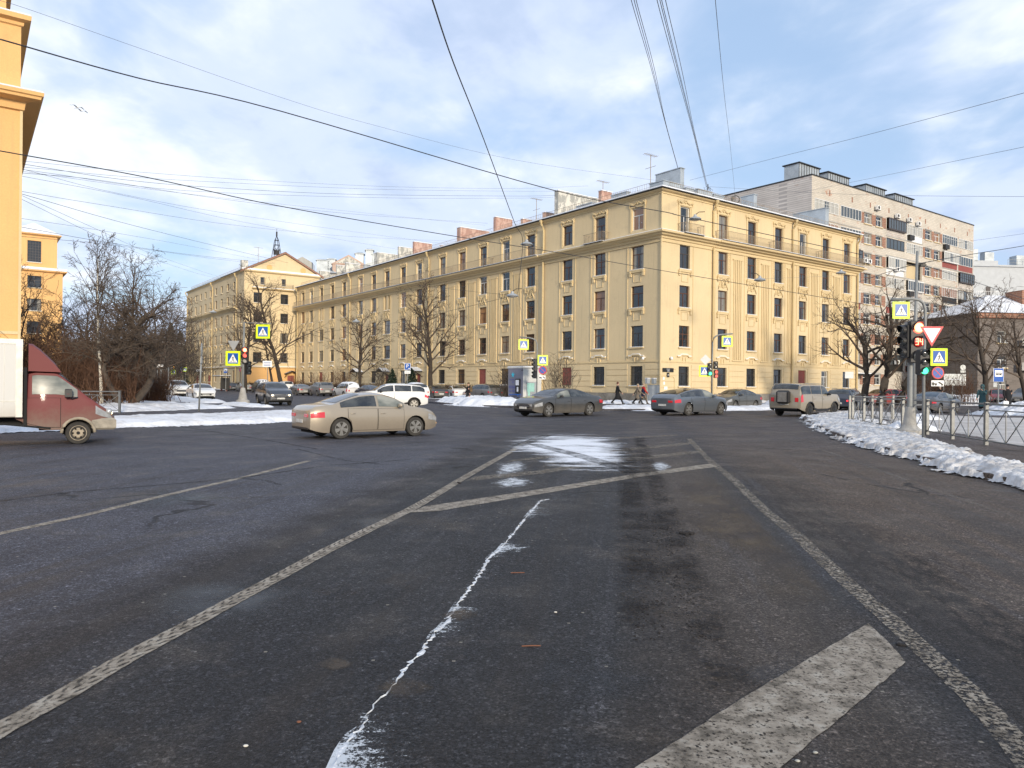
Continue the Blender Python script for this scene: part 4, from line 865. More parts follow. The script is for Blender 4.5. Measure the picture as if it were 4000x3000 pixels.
for hx in ([(0, 558), (90, 520), (700, 430), (1400, 318), (1850, 256), (1905, 274), (1450, 333), (900, 428), (180, 548)], [(335, 366), (410, 333), (800, 298), (1190, 236), (1795, 172), (1820, 186), (1200, 257), (820, 318)],
           [(590, 245), (640, 231), (1000, 194), (1740, 122), (1760, 133), (1010, 210)], [(1190, 103), (1260, 95), (1650, 77), (1660, 82), (1260, 103)]):
    flat('hatching_bar', q3(hx), PAINT if hx[0] == (0, 558) else PAINTW, .0045)
flat('hatching_bar', [(2380, 3080), (2486, 3000), (2890, 2735), (3390, 2437), (3470, 2510), (3538, 2588), (3300, 2790), (3050, 3000), (2950, 3090)], PAINT, .004)
for l, w_ in (([(1165, 78), (1010, 140), (950, 180)], .35), ([(935, 205), (870, 278)], .35)): ribbon('lane_line', dense(G2(q3(l)), .6), w_, PAINTF, .007)
for l, w_ in (([(760, 135), (1040, 205), (1400, 312)], .42), ([(660, 150), (850, 80)], .35)): ribbon('scraped_strip', dense(G2(q3(l)), .6), w_, OLDLINE, .012)
# old skid and patch lines
for l in (q4([(0, 425), (300, 385), (800, 345), (1110, 318), (1500, 262), (1896, 232)]), q4([(1110, 318), (1230, 330), (1300, 350)]), [(600, 1650), (740, 1672), (1010, 1715), (1240, 1755)], [(1160, 1755), (1350, 1800), (1500, 1815)], q6([(700, 180), (820, 186)]), q6([(955, 300), (1075, 326)]), q6([(1170, 346), (1420, 386)])):
    ribbon('tar_seam', dense(G2(l), .7), .09, OLDLINE, .006, .02)
# snow film and spray
def blob(name, px, mat, z, n=3):
    """area with a soft rim: v runs 0 at the rim to .5 at the centre"""
    P = [gp(x, y) for x, y in px]; P = curve([p.xy.to_3d() for p in P] + [P[0].xy.to_3d()], 4)[:-1]; c = sum(P, Vector()) / len(P); vs = []; us = []; m_ = len(P)
    for k in range(n + 1):
        for p in P: q = p.lerp(c, k / n * .98); vs.append((q.x, q.y, z)); us.append((0, .5 * min(1, k / n * 1.6)))
    fs = [(k * m_ + i, k * m_ + (i + 1) % m_, (k + 1) * m_ + (i + 1) % m_, (k + 1) * m_ + i) for k in range(n) for i in range(m_)] + [tuple(n * m_ + i for i in range(m_))]
    return put(name, mesh_uv(name, vs, fs, us, mat), kind='stuff', label='', category='') if False else put(name, mesh_uv(name, vs, fs, us, mat), kind='stuff')
def stag(o, lab, cat): o['label'] = lab; o['category'] = cat; return o
stag(blob('thin_snow', q3([(560, 150), (640, 85), (860, 60), (1130, 70), (1290, 95), (1360, 150), (1350, 190), (1440, 240), (1430, 310), (1320, 325), (1100, 322), (920, 305), (690, 190), (520, 185)]), SNOWF, .009), 'patch of thin driven over snow on the hatched island in mid road', 'snow')
stag(blob('thin_snow', q3([(510, 250), (700, 225), (760, 290), (640, 330), (500, 350)]), SNOWS, .010), 'small smear of snow beside the left line of the hatched island', 'snow')
stag(blob('thin_snow', q3([(430, 380), (620, 330), (800, 350), (760, 400), (560, 420)]), SNOWS, .010), 'speckled snow dust between the two long hatching bars', 'snow')
stag(blob('thin_snow', q3([(1470, 245), (1560, 235), (1640, 275), (1560, 320), (1480, 300)]), SNOWS, .011), 'scrap of snow right of the tyre tracks on the hatched island', 'snow')
crk = [(1422, 76), (1372, 86), (1340, 125), (1300, 170), (1250, 230), (1222, 268), (1190, 305), (1130, 378), (1090, 405), (1065, 432), (1040, 480), (1000, 545), (950, 612), (915, 655), (882, 705), (830, 790), (790, 835), (752, 862), (735, 895), (700, 925), (690, 960), (640, 1010), (590, 1060), (550, 1110), (515, 1165), (480, 1212), (440, 1245), (400, 1285), (360, 1345), (330, 1420), (270, 1460), (240, 1500), (205, 1555), (185, 1600), (160, 1659), (60, 1800)]
P = G2(q5(crk)); P = dense(P, .03); P = [p + Vector((U(-1, 1), U(-1, 1), 0)) * .010 for p in P]
vs = []; us = []
b = MB()
for i, p in enumerate(P):
    t = (P[min(i + 1, len(P) - 1)] - P[max(i - 1, 0)]).normalized(); q = Vector((-t.y, t.x, 0)); w_ = (.002 + .022 * rnd() ** 2) * (1 if math.sin(i * .11) + math.sin(i * .037 + 2) > -1.2 else .25); hgt = .003 + .008 * rnd()
    vs += [(*(p + q * w_).xy, .0015), (*p.xy, hgt), (*(p - q * w_).xy, .0015)]
b.add(vs, [(3 * i + k, 3 * i + k + 1, 3 * i + 4 + k, 3 * i + 3 + k) for i in range(len(P) - 1) for k in (0, 1)]); o = b.build('snow_ridge', SNOWD if False else snow_m('ridge_snow', .5, (.58, .61, .65)), recalc=False); o['kind'] = 'stuff'; o['label'] = 'thin crooked line of snow lying in a crack of the near asphalt'; o['category'] = 'snow'
def spray(g):
    u, v, _ = uv(g); big = g.noise(g.n('CombineXYZ', i={0: u, 1: 3.}).outputs[0], 1.1, 4, .7); n = g.noise(g.dcoord(.15, (1, 2.2, 1)), 9, 5, .75); f_ = g.noise(g.coord('World'), 75, 3, .8)
    t = g.math('ADD', g.math('ADD', g.math('MULTIPLY', n, .75), g.math('MULTIPLY', f_, .60)), g.math('ADD', g.math('MULTIPLY', big, .95), g.math('MULTIPLY', v, -.28)))
    return g.ramp(g.math('MULTIPLY', t, .5), [(.585, 0.), (.625, .85)])
SPR_ = alpha_mat('speckled_spray', (.60, .64, .68), spray)
C0 = dense(G2(q5(crk)), .12); vs = []; us = []; acc = 0.
for i, p in enumerate(C0):
    if i: acc += (p - C0[i - 1]).length
    w_ = .16 + .085 * p.length ** .5
    vs += [(p.x - .035, p.y, .0035), (p.x + w_, p.y, .0035)]; us += [(acc, 0), (acc, 1)]
o = put('snow_spray', mesh_uv('snow_spray', vs, [(2 * i, 2 * i + 1, 2 * i + 3, 2 * i + 2) for i in range(len(C0) - 1)], us, SPR_), kind='stuff'); stag(o, 'speckled wind blown snow along the right side of the snow filled crack', 'snow')
# mud and sand
ribbon('tyre_track', curve(G2(q6([(115, 130), (150, 240), (190, 340), (235, 480), (268, 580), (325, 760), (370, 900), (410, 1020), (470, 1180), (540, 1320)]))), .42, MUD, .016)
ribbon('tyre_track', curve(G2(q6([(60, 180), (85, 400), (110, 640), (130, 800), (145, 920), (160, 1020)]))), .5, MUD, .014)
blob('sandy_dust', q6([(280, 300), (430, 300), (560, 420), (780, 620), (1000, 850), (1060, 940), (700, 900), (480, 760), (280, 560)]), SAND, .0065)
blob('sandy_dust', q6([(300, 480), (560, 440), (780, 660), (540, 700), (380, 640)]), SAND, .008)
for k, (x0, y0, r0) in enumerate(((170, 620, 160), (560, 560, 150), (560, 1190, 200), (160, 1050, 120), (900, 760, 120))): blob('dirt_smudge', q5([(x0 - r0, y0), (x0, y0 - r0 * .35), (x0 + r0, y0), (x0, y0 + r0 * .35)]), SAND, .0035 + .0005 * k)
DAMP = alpha_mat('damp_film', (.012, .013, .016), lambda g: g.math('MULTIPLY', g.ramp(g.noise(g.coord('World'), 1.1, 5, .6), [(.42, 0.), (.62, .55)]), edge(g, .5)), .2)
for k, (x_, y_, a_, b_) in enumerate(((3010, 2600, 190, 75), (1500, 2050, 330, 50), (900, 2350, 420, 80), (2300, 2650, 300, 90), (620, 1950, 420, 40))): blob('damp_patch', [(x_ - a_, y_ + b_ * .3), (x_ - a_ * .4, y_ - b_), (x_ + a_ * .6, y_ - b_ * .8), (x_ + a_, y_), (x_ + a_ * .4, y_ + b_), (x_ - a_ * .5, y_ + b_)], DAMP, .0022 + .0003 * k)
def mud_lumps(px, n, spread, size):
    b = MB()
    for i in range(n):
        p = gp(px[0] + U(-1, 1) * spread, px[1] + U(-1, 1) * spread * .25); s_ = size * U(.4, 1); b.ell((p.x, p.y, s_ * .25), (s_ * U(.7, 1.3), s_, s_ * .45), 7, 4)
    return b
DIRT = mottled('black_mud', (.022, .019, .018), .4, 20, .95)
o = mud_lumps((2685, 2090), 9, 22, .05).build('mud_clod', DIRT, smooth=True); tag(o, 'black clod of mud beside the tyre tracks in the middle of the road', 'clod')
o = mud_lumps((3522, 2520), 5, 12, .022).build('mud_clod', DIRT, smooth=True); tag(o, 'small black lump on the worn white line near the wide bar', 'clod')
o = mud_lumps((1796, 1888), 3, 5, .06).build('mud_clod', DIRT, smooth=True); tag(o, 'dark lump at the left line of the hatched island', 'clod')
b = mud_lumps((2600, 2350), 30, 60, .008)
for (x, y) in [(2530 + U(-60, 60), 2000 + 500 * rnd()) for _ in range(260)] + [(2740 + (y_ := U(0, 1)) * 190 - 190 + U(-40, 40), 2000 + 500 * y_) for _ in range(300)] + [(2860 + U(-140, 160), 2880 + U(-60, 90)) for _ in range(90)]:
    p = gp(x, y); s_ = .0075 * U(.3, 1.3); b.ell((p.x, p.y, s_ * .3), (s_, s_ * U(.7, 1.4), s_ * .5), 5, 3)
o = b.build('mud_crumbs', DIRT, smooth=True); o['kind'] = 'stuff'; o['label'] = 'mud crumbs scattered along the tyre tracks'; o['category'] = 'mud'
LEAFM = principled('dry_twig', base=(.16, .065, .035), rough=.8)
for (x, y, lab) in ((2075, 2527, 'straight rust coloured twig on dark asphalt right of the snowy crack'), (2022, 2240, 'short rusty twig near the middle of the snowy crack')):
    p = gp(x, y); b = MB(); b.tube([(-.06, -.004, .006), (.0, .004, .007), (.06, .008, .006)], .004, 5); o = b.build('twig', LEAFM, loc=p); tag(o, lab, 'twig')
for (x, y, lab) in ((960, 2916, 'pale flattened pebble left of the snowy crack at the bottom'), (1168, 2822, 'brown leaf scrap left of the snowy crack'), (3185, 2942, 'pale round spot of gum right of the wide bar'), (2170, 2393, 'white chip of stone right of the snowy crack'), (3115, 2975, 'whitish flat pebble at the bottom between wide bar and corner')):
    p = gp(x, y); b = MB(); b.ell((0, 0, .004), (.013, .010, .005), 9, 4); o = b.build('pebble', PEELW if 'leaf' not in lab else LEAFM, loc=p, smooth=True); tag(o, lab, 'pebble')

# ------------------------------------------------------------------ raised islands with kerbs
def island(name, pts, z=.12, mat=None, curb=True):
    b = MB(); n = len(pts); vs = [(p[0], p[1], z) for p in pts] + [(p[0], p[1], -.02) for p in pts]
    b.add(vs, [tuple(range(n))] + [(i, (i + 1) % n, (i + 1) % n + n, i + n) for i in range(n)]); return b.build(name, mat or PAVE, kind='structure')
def W2(l, z=.12): return [gp(x, y, z).xy.to_3d() for x, y in l]
far_l = CORNER - R * 31 + L * 15
leftpts = curve(W2([(-900, 1712), (0, 1672), (443, 1652), (994, 1637), (1200, 1627), (1285, 1610), (1200, 1597), (1010, 1584), (880, 1573), (760, 1562), (660, 1555)]), 4)
e0 = leftpts[-1]
leftpts += [e0 + L * 60, e0 + L * 200, Vector((-400, 250, 0)), Vector((-400, 20, 0))]
island('left_pavement', leftpts)
rightpts = curve(W2([(3200, 1607), (3137, 1630), (3219, 1673), (3345, 1718), (3526, 1763), (3797, 1835), (4000, 1880), (4700, 2040)]), 4) + [Vector((60, 6, 0)), Vector((60, 47, 0))] + W2([(3870, 1622), (3600, 1612), (3330, 1594)])
island('right_pavement', rightpts)
farpts = curve(W2([(4500, 1578), (3874, 1578), (3374, 1588), (3013, 1594), (2832, 1596), (2538, 1597), (2363, 1598), (2023, 1588), (1720, 1573), (1640, 1562)]), 3) + [CORNER - R * 13.5 + L * 22, CORNER - R * 15.2 + L * 34, CORNER - R * 15.2 + L * 140, Vector((-90, 420, 0)), Vector((400, 420, 0)), Vector((300, 80, 0))]
island('far_pavement', farpts)
def inside_np(X, Y, poly):
    c = np.zeros(X.shape, bool); n = len(poly)
    for i in range(n):
        x1, y1 = poly[i][0], poly[i][1]; x2, y2 = poly[(i + 1) % n][0], poly[(i + 1) % n][1]
        c ^= ((y1 > Y) != (y2 > Y)) & (X < (x2 - x1) * (Y - y1) / (y2 - y1 + 1e-12) + x1)
    return c
def sdist(X, Y, poly):
    d_ = np.full(X.shape, 1e9); n = len(poly)
    for i in range(n):
        x1, y1 = poly[i][0], poly[i][1]; x2, y2 = poly[(i + 1) % n][0], poly[(i + 1) % n][1]; dx, dy = x2 - x1, y2 - y1
        t = np.clip(((X - x1) * dx + (Y - y1) * dy) / (dx * dx + dy * dy + 1e-12), 0, 1); d_ = np.minimum(d_, np.hypot(X - x1 - t * dx, Y - y1 - t * dy))
    return np.where(inside_np(X, Y, poly), d_, -d_)
def snow_area(name, poly, z0, amp, w_, res, mat, seed, lump=.5, thick=.03, rag=.35, sc=1., label=None):
    xs = [p[0] for p in poly]; ys = [p[1] for p in poly]; m_ = .8
    gx = np.arange(min(xs) - m_, max(xs) + m_, res); gy = np.arange(min(ys) - m_, max(ys) + m_, res); X, Y = np.meshgrid(gx, gy)
    X = X + (npfbm(X, Y, 2.1, 2, seed + 5) - .5) * res; D = sdist(X, Y, poly)
    n1 = npfbm(X, Y, .5 * sc, 4, seed); n2 = npfbm(X, Y, 2.2 * sc, 4, seed + 1); n3 = 1 - np.abs(npfbm(X, Y, 4.5 * sc, 3, seed + 2) * 2 - 1)
    De = D + (n2 - .5) * rag * 4 + (n1 - .5) * rag * 3
    prof = np.clip(De / w_, -1, 1); Z = z0 + np.where(De > 0, thick * np.clip(De / .15, 0, 1) + amp * np.sin(np.clip(prof, 0, 1) * math.pi / 2) * (.35 + n1 * .9 + (n3 - .55) * lump + (n2 - .5) * lump), -.06 + De * .1)
    keep = (De > -res * 2.2); ny, nx = X.shape; idx = np.arange(nx * ny).reshape(ny, nx)
    k = keep[:-1, :-1] | keep[1:, :-1] | keep[:-1, 1:] | keep[1:, 1:]
    q = np.stack([idx[:-1, :-1][k], idx[:-1, 1:][k], idx[1:, 1:][k], idx[1:, :-1][k]], 1)
    used = np.unique(q); re = np.zeros(nx * ny, int); re[used] = np.arange(len(used)); V = np.stack([X.ravel(), Y.ravel(), Z.ravel()], 1)[used]
    me = bpy.data.meshes.new(name); me.from_pydata(V.tolist(), [], re[q].tolist()); me.materials.append(mat); me.polygons.foreach_set('use_smooth', [True] * len(me.polygons))
    o = put(name, me, kind='stuff'); o['category'] = 'snow'
    if label: o['label'] = label
    return o
WS = lambda l: W2(l)
# right-hand bank
snow_area('snow_bank', WS([(3150, 1625), (3260, 1610), (3330, 1612), (3460, 1655), (3530, 1685), (3640, 1725), (3760, 1765), (3900, 1800), (4300, 1880), (4300, 1960), (4000, 1882), (3797, 1838), (3526, 1766), (3345, 1720), (3219, 1675)]), .11, .065, .9, .045, SNOWB, 3, 1.8, rag=.24, sc=2.4, label='lumpy dirty snow bank along the kerb under the right hand railing')
snow_area('trampled_snow', WS([(3290, 1600), (3600, 1618), (3900, 1632), (4400, 1640), (4400, 1760), (3990, 1745), (3800, 1708), (3640, 1680), (3500, 1652), (3400, 1625)]), .12, .02, 1, .14, SNOWD, 9, .4, thick=.01, rag=.25, label='trampled greyish snow on the pavement behind the railing')
snow_area('snow_bank', WS([(3800, 1612), (3960, 1590), (4200, 1588), (4500, 1600), (4400, 1640), (4050, 1628)]), .11, .45, 1.5, .14, SNOW, 10, .7, rag=.2, label='white snow heap at the far kerb near the right edge, by the man in black')
for p, hh in (((3555, 1680), .30), ((3600, 1640), .3)):
    g_ = gp(*p, .12); snow_area('snow_heap', [(g_.x - .9, g_.y - .5), (g_.x + .9, g_.y - .6), (g_.x + .7, g_.y + .8), (g_.x - .8, g_.y + .6)], .11, hh, .8, .07, SNOW, 12, .7, rag=.1, label='snow heap ' + ('around the concrete foot of the near traffic light' if hh == .30 and p[0] == 3555 else 'behind the railing right of the traffic light foot'))
# left island
snow_area('snow_strip', WS([(-500, 1692), (0, 1677), (443, 1659), (994, 1644), (1200, 1633), (1290, 1614), (1180, 1606), (1000, 1614), (700, 1624), (400, 1636), (0, 1652), (-500, 1664)]), .11, .10, .9, .10, SNOW, 20, .6, rag=.14, label='white snow strip along the kerb between the truck and the beige sedan')
snow_area('snow_field', WS([(-300, 1628), (200, 1620), (430, 1612), (620, 1605), (800, 1598), (935, 1594), (800, 1588), (700, 1580), (600, 1575), (520, 1572), (380, 1570), (0, 1572), (-400, 1580)]), .11, .24, 2.2, .13, SNOW, 22, .5, rag=.3, label='deep snow under the crooked trees in the left hand park')
for i, (l, lab) in enumerate((([(600, 1566), (660, 1550), (760, 1560), (850, 1568), (880, 1574), (800, 1576), (700, 1570)], 'snow along the kerb under the parked white cars'), ([(860, 1580), (950, 1578), (1030, 1586), (1100, 1592), (1000, 1592), (920, 1588)], 'snow strip around the foot of the red traffic light'))):
    snow_area('snow_strip', WS(l), .11, .16, .8, .16, SNOWC, 30 + i, .5, rag=.22, label=lab)
e1 = gp(560, 1560, .12)
b = MB(); pts = [Vector((-130, 45, 0)), Vector((-40, 48, 0)), e1.xy.to_3d(), e1.xy.to_3d() + L * 120, Vector((-200, 210, 0))]
b.sheet([p.xy for p in pts], .125); b.build('snowy_ground', SNOW, kind='structure')
b = MB(); pts = [CORNER - R * 13.5 + L * 6, CORNER - R * 1.0 + L * 4, CORNER - R * .2 + L * 140, CORNER - R * 13.6 + L * 140]; b.sheet([p.xy for p in pts], .126); b.build('snowy_lawn', SNOW, kind='structure')
b = MB(); pts = [CORNER + R * 36 - L * 6, CORNER + R * 140 - L * 12, Vector((400, 400, 0)), CORNER + R * 36 + L * 200]; b.sheet([p.xy for p in pts], .126); b.build('snowy_yard', SNOW, kind='structure')
# far side strips
for i, (l, a_, lab) in enumerate((([(1700, 1568), (1800, 1560), (1960, 1562), (2040, 1572), (2040, 1586), (1930, 1583), (1800, 1579)], .34, 'snow heaps in front of the parked cars by the water kiosk'),
      ([(2350, 1589), (2538, 1587), (2832, 1587), (3013, 1585), (3200, 1582), (3200, 1592), (3013, 1595), (2832, 1597), (2538, 1597.5), (2350, 1597)], .12, 'narrow snow strip along the kerb before the corner tenement'),
      ([(2340, 1572), (2560, 1573), (2800, 1571), (3000, 1568), (3000, 1573), (2560, 1578), (2340, 1577)], .2, 'snow heaped at the foot of the corner tenement wall'),
      ([(2980, 1583), (3080, 1575), (3170, 1578), (3200, 1590), (3000, 1593)], .4, 'snow pile at the kerb behind the beige off roader'),
      ([(3640, 1566), (3760, 1545), (3860, 1545), (3830, 1580), (3700, 1580)], .6, 'tall snow heap across the road behind the grey sedan'))):
    snow_area('snow_heap' if a_ > .4 else 'snow_strip', WS(l), .11, a_, 1.0, .17, SNOW if i else SNOWC, 40 + i, .7, rag=.15, label=lab)
b = MB(); pts = W2([(1985, 1589), (2360, 1600), (2832, 1599), (3374, 1591), (3374, 1586), (2832, 1594), (2360, 1595), (1985, 1584)])

# ================================================================== bare trees
BARK = mottled('dark_bark', (.050, .040, .032), .4, 4, .95, bmp=.02); BARKG = mottled('grey_brown_bark', (.075, .06, .048), .35, 4, .95, bmp=.02); TWIG = mottled('brown_twigs', (.095, .070, .052), .35, 3, .95, bmp=0); SHRUB = mottled('reddish_brush', (.12, .062, .036), .4, 2, .95, bmp=0)
BIRCH = principled('birch_bark', lambda g, b, o: LK(g, g.ramp(g.noise(g.coord('Object', scale=(1, 1, 3)), 3.2, 4, .7), [(.40, (.06, .045, .04)), (.47, (.62, .58, .50))]), b.inputs['Base Color']), rough=.8)
def segs_mesh(name, S_, mat, k=3):
    S_ = np.asarray(S_); p0, p1, r0, r1 = S_[:, :3], S_[:, 3:6], S_[:, 6:7], S_[:, 7:8]
    t = p1 - p0; t /= np.linalg.norm(t, axis=1, keepdims=True) + 1e-9; h_ = np.where(np.abs(t[:, 2:3]) < .9, np.array([[0, 0, 1.]]), np.array([[1., 0, 0]])); a = np.cross(t, h_); a /= np.linalg.norm(a, axis=1, keepdims=True) + 1e-9; b = np.cross(t, a)
    rings = []
    for P_, r in ((p0, r0), (p1, r1)):
        for j in range(k): q = 2 * math.pi * j / k; rings.append(P_ + (a * math.cos(q) + b * math.sin(q)) * r)
    V = np.stack(rings, 1).reshape(-1, 3); n = len(S_); base = np.arange(n)[:, None] * 2 * k
    F_ = np.concatenate([base + np.array([[j, (j + 1) % k, k + (j + 1) % k, k + j]]) for j in range(k)], 0)
    me = bpy.data.meshes.new(name); me.vertices.add(len(V)); me.vertices.foreach_set('co', V.ravel()); me.loops.add(F_.size); me.loops.foreach_set('vertex_index', F_.ravel().astype(np.int32)); me.polygons.add(len(F_)); me.polygons.foreach_set('loop_start', np.arange(0, F_.size, 4, dtype=np.int32)); me.polygons.foreach_set('use_smooth', [True] * len(F_))
    me.update(calc_edges=True); me.materials.append(mat); return me
def grow(S_, p, d, ln, r, lvl, P, rng):
    n = max(3, int(ln / P['step'][min(lvl, len(P['step']) - 1)])); st = ln / n; d = d / np.linalg.norm(d); r0 = r
    nodes = []
    for i in range(n):
        wob = P['wob'][min(lvl, 3)]; d = d + rng.normal(0, wob, 3) + np.array([0, 0, P['trop'][min(lvl, 3)]]); d /= np.linalg.norm(d)
        q = p + d * st; f = (i + 1) / n; r1 = max(P['rmin'], r0 * (1 - f * P['taper'][min(lvl, 3)])); S_.append((*p, *q, r, r1)); p = q; r = r1; nodes.append((p, d, r1, f))
    if lvl >= P['lv']: return
    nb = P['nb'][lvl]; f0 = P['f0'][lvl]
    for j in range(nb):
        f = f0 + (1 - f0) * (j + rng.random()) / nb; q, dd, rr, _ = nodes[min(n - 1, int(f * n))]
        ang = math.radians(rng.uniform(*P['ang'][lvl])); az = rng.uniform(0, 2 * math.pi) if lvl else (j * 2.4 + rng.uniform(-.5, .5))
        u_ = np.cross(dd, [0, 0, 1.]) if abs(dd[2]) < .98 else np.array([1., 0, 0]); u_ /= np.linalg.norm(u_); v_ = np.cross(dd, u_)
        nd = dd * math.cos(ang) + (u_ * math.cos(az) + v_ * math.sin(az)) * math.sin(ang)
        l2 = ln * P['lr'][lvl] * (1 - .55 * (f - f0) / (1 - f0 + 1e-6)) * rng.uniform(.7, 1.2)
        grow(S_, q, nd, l2, min(rr * .75, r0 * P['rr'][lvl]), lvl + 1, P, rng)
PT_ = dict(step=(.8, .7, .5, .35), wob=(.05, .10, .14, .16), trop=(.02, .03, .03, .0), taper=(.75, .85, .85, .7), rmin=.011, lv=3, nb=(15, 8, 6), f0=(.22, .15, .1), ang=((35, 62), (28, 60), (25, 65)), lr=(.55, .5, .48), rr=(.42, .55, .6))
def tree(label, px, py, Y, h, r, seed, group=None, lean=(0, 0), P=None, mat=BARK, tmat=TWIG, name='bare_tree', base=None, **kw):
    P = dict(PT_, **(P or {}), **kw); rng = np.random.default_rng(seed); p = base or pp(px, py, Y); z0 = p.z if base else .1
    t = thing(name, label, 'tree', (p.x, p.y, z0), 0, group); S_ = []
    d = np.array([lean[0], lean[1], 1.]); grow(S_, np.zeros(3), d, h * .86, r, 0, P, rng); S_ = np.array(S_)
    n0 = max(3, int(h * .86 / P['step'][0])); b = MB(); T0 = S_[:n0]
    b.tube([tuple(T0[0, :3] - [0, 0, .3])] + [tuple(x[3:6]) for x in T0], [r * 1.35] + [x[7] for x in T0], 8); b.build('trunk', mat, t, smooth=True)
    put('crown', segs_mesh('crown', S_[n0:], tmat), t); return t
LG = 'bare trees before the long tenement'
tree('tall bare tree rising before the gabled block, right of the fluorescent sign', 1104, 1500, 112, 19, .36, 1, LG, (-.22, 0), nb=(17, 10, 7))
tree('slim bare tree beside the gabled block door canopy', 1068, 1500, 114, 12.5, .22, 2, LG, (-.1, 0))
tree('broad dark bare tree behind the red traffic light', 957, 1500, 108, 13.5, .30, 3, LG, (0, 0), nb=(18, 11, 7))
tree('round bare tree before the long tenement, above the snowy estate car', 1407, 1505, 98, 11.5, .24, 4, LG, f0=(.22, .12, .1), nb=(19, 11, 7))
tree('large spreading bare tree before the long tenement, right of the parking sign', 1683, 1505, 86, 13.4, .30, 5, LG, nb=(21, 11, 7), f0=(.20, .15, .1))
BG = 'dark trees before the brick block'
KB = dict(wob=(.13, .16, .18, .18), nb=(14, 8, 6), f0=(.22, .2, .1), ang=((30, 60), (30, 65), (25, 65)))
tree('leaning dark bare tree at the right end of the corner tenement', 3370, 1530, 66, 10.8, .36, 11, BG, (.35, .1), P=KB)
tree('forked dark bare tree left of the near traffic light', 3440, 1530, 64, 11.4, .40, 12, BG, (.25, 0), P=KB)
tree('thick dark bare tree directly behind the near traffic light', 3510, 1530, 66, 11, .40, 13, BG, (.1, .2), P=KB)
tree('tall bare tree before the hip roofed house by the bus stop sign', 3845, 1530, 62, 10, .26, 14, BG, (.05, 0), P=dict(nb=(15, 9, 6), f0=(.14, .15, .1), lr=(.72, .5, .48)))
tree('thin bare tree at the right picture edge', 4010, 1530, 66, 9, .22, 15, BG, (-.1, 0))
# left park
APP = dict(PT_, **dict(wob=(.16, .17, .2, .2), trop=(0, -.01, -.03, -.03), nb=(15, 10, 7), f0=(.3, .12, .1), ang=((45, 80), (35, 70), (25, 70)), lr=(.85, .55, .5), rmin=.009, step=(.5, .5, .35, .28)))
def crooked(label, px, py, path, r, seed, n1, mat=BARKG):
    p = gp(px, py, .15); rng = np.random.default_rng(seed); t = thing('crooked_tree', label, 'tree', p, 0, 'crooked trees in the left park'); pts = curve([Vector(q) for q in [(x_, y_, z_ * .70) for x_, y_, z_ in path]], 5); n = len(pts)
    rs = [r * (1.15 - .6 * i / n) for i in range(n)]; b = MB(); b.tube([pts[0] - Vector((0, 0, .3))] + pts, [r * 1.4] + rs, 9); b.build('trunk', mat, t, smooth=True)
    S_ = []
    for j in range(n1):
        i = int(n * (.42 + .57 * j / n1)); i = min(i, n - 1); az = j * 2.4 + rng.uniform(-.4, .4); el = rng.uniform(.1, 1.0)
        d = np.array([math.cos(az) * math.cos(el), math.sin(az) * math.cos(el), math.sin(el)]); grow(S_, np.array(pts[i]), d, rng.uniform(2.0, 3.4), rs[i] * .5, 1, APP, rng)
    put('crown', segs_mesh('crown', S_, TWIG), t); return t
crooked('crooked old tree leaning right with a curved trunk on the snow', 510, 1593, [(-.1, 0, 0), (.55, 0, 1.0), (1.05, .1, 2.2), (1.05, .3, 3.6), (.5, .2, 5.0), (.35, .1, 6.4), (.8, .1, 7.4)], .19, 31, 26)
crooked('crooked old tree arching to the left beside the leaning one', 472, 1596, [(0, 0, 0), (-.35, .1, 1.0), (-.75, .1, 2.0), (-1.0, .1, 3.2), (-.7, .2, 4.1), (-.1, .3, 4.6), (.6, .3, 4.9)], .15, 32, 22)
crooked('smaller crooked tree standing behind the arching pair', 495, 1574, [(0, 0, 0), (.1, 0, 1.3), (.4, .1, 2.6), (-.2, .1, 4.0), (-.6, .2, 5.6)], .13, 33, 20)
tree('slender white barked birch among the brown shrubs', 398, 1560, 40, 9.4, .10, 41, None, (-.02, 0), mat=BIRCH, name='birch_tree', P=dict(nb=(24, 7, 6), f0=(.45, .2, .1), ang=((20, 40), (20, 45), (20, 60)), lr=(.34, .5, .5), trop=(.02, .05, .0, -.05), wob=(.02, .08, .12, .15), rmin=.008))
tree('second birch with drooping twigs right of the white barked birch', 520, 1560, 58, 12, .16, 42, None, (.0, 0), mat=BARKG, name='birch_tree', P=dict(nb=(18, 8, 7), f0=(.35, .2, .1), ang=((25, 50), (25, 50), (20, 60)), lr=(.42, .5, .5), trop=(.02, .05, -.02, -.08), wob=(.05, .1, .14, .15), rmin=.009))
tree('bare tree before the orange tower block', 82, 1500, 62, 11.2, .2, 43, None, (-.03, 0), mat=BARKG, P=dict(nb=(16, 9, 6), f0=(.2, .15, .1)))
for i, (px, Y, h, lab) in enumerate(((250, 62, 9.5, 'low bare tree right of the orange tower block'), (330, 58, 10, 'bare park tree left of the white birch'), (600, 66, 11.5, 'wide bare park tree near the end of the left park'), (660, 78, 11, 'bare park tree beside the pale direction plates'), (560, 90, 12, 'bare tree far back in the park'), (160, 70, 9, 'thin tree standing before the orange tower'), (440, 72, 12, 'bare tree between the two birches'))):
    tree(lab, px, 1500, Y, h * .8, .17, 50 + i, 'bare trees in the left park', (U(-.1, .1), 0), mat=BARKG, P=dict(nb=(17, 10, 7), f0=(.14, .12, .1), lr=(.66, .5, .5)))
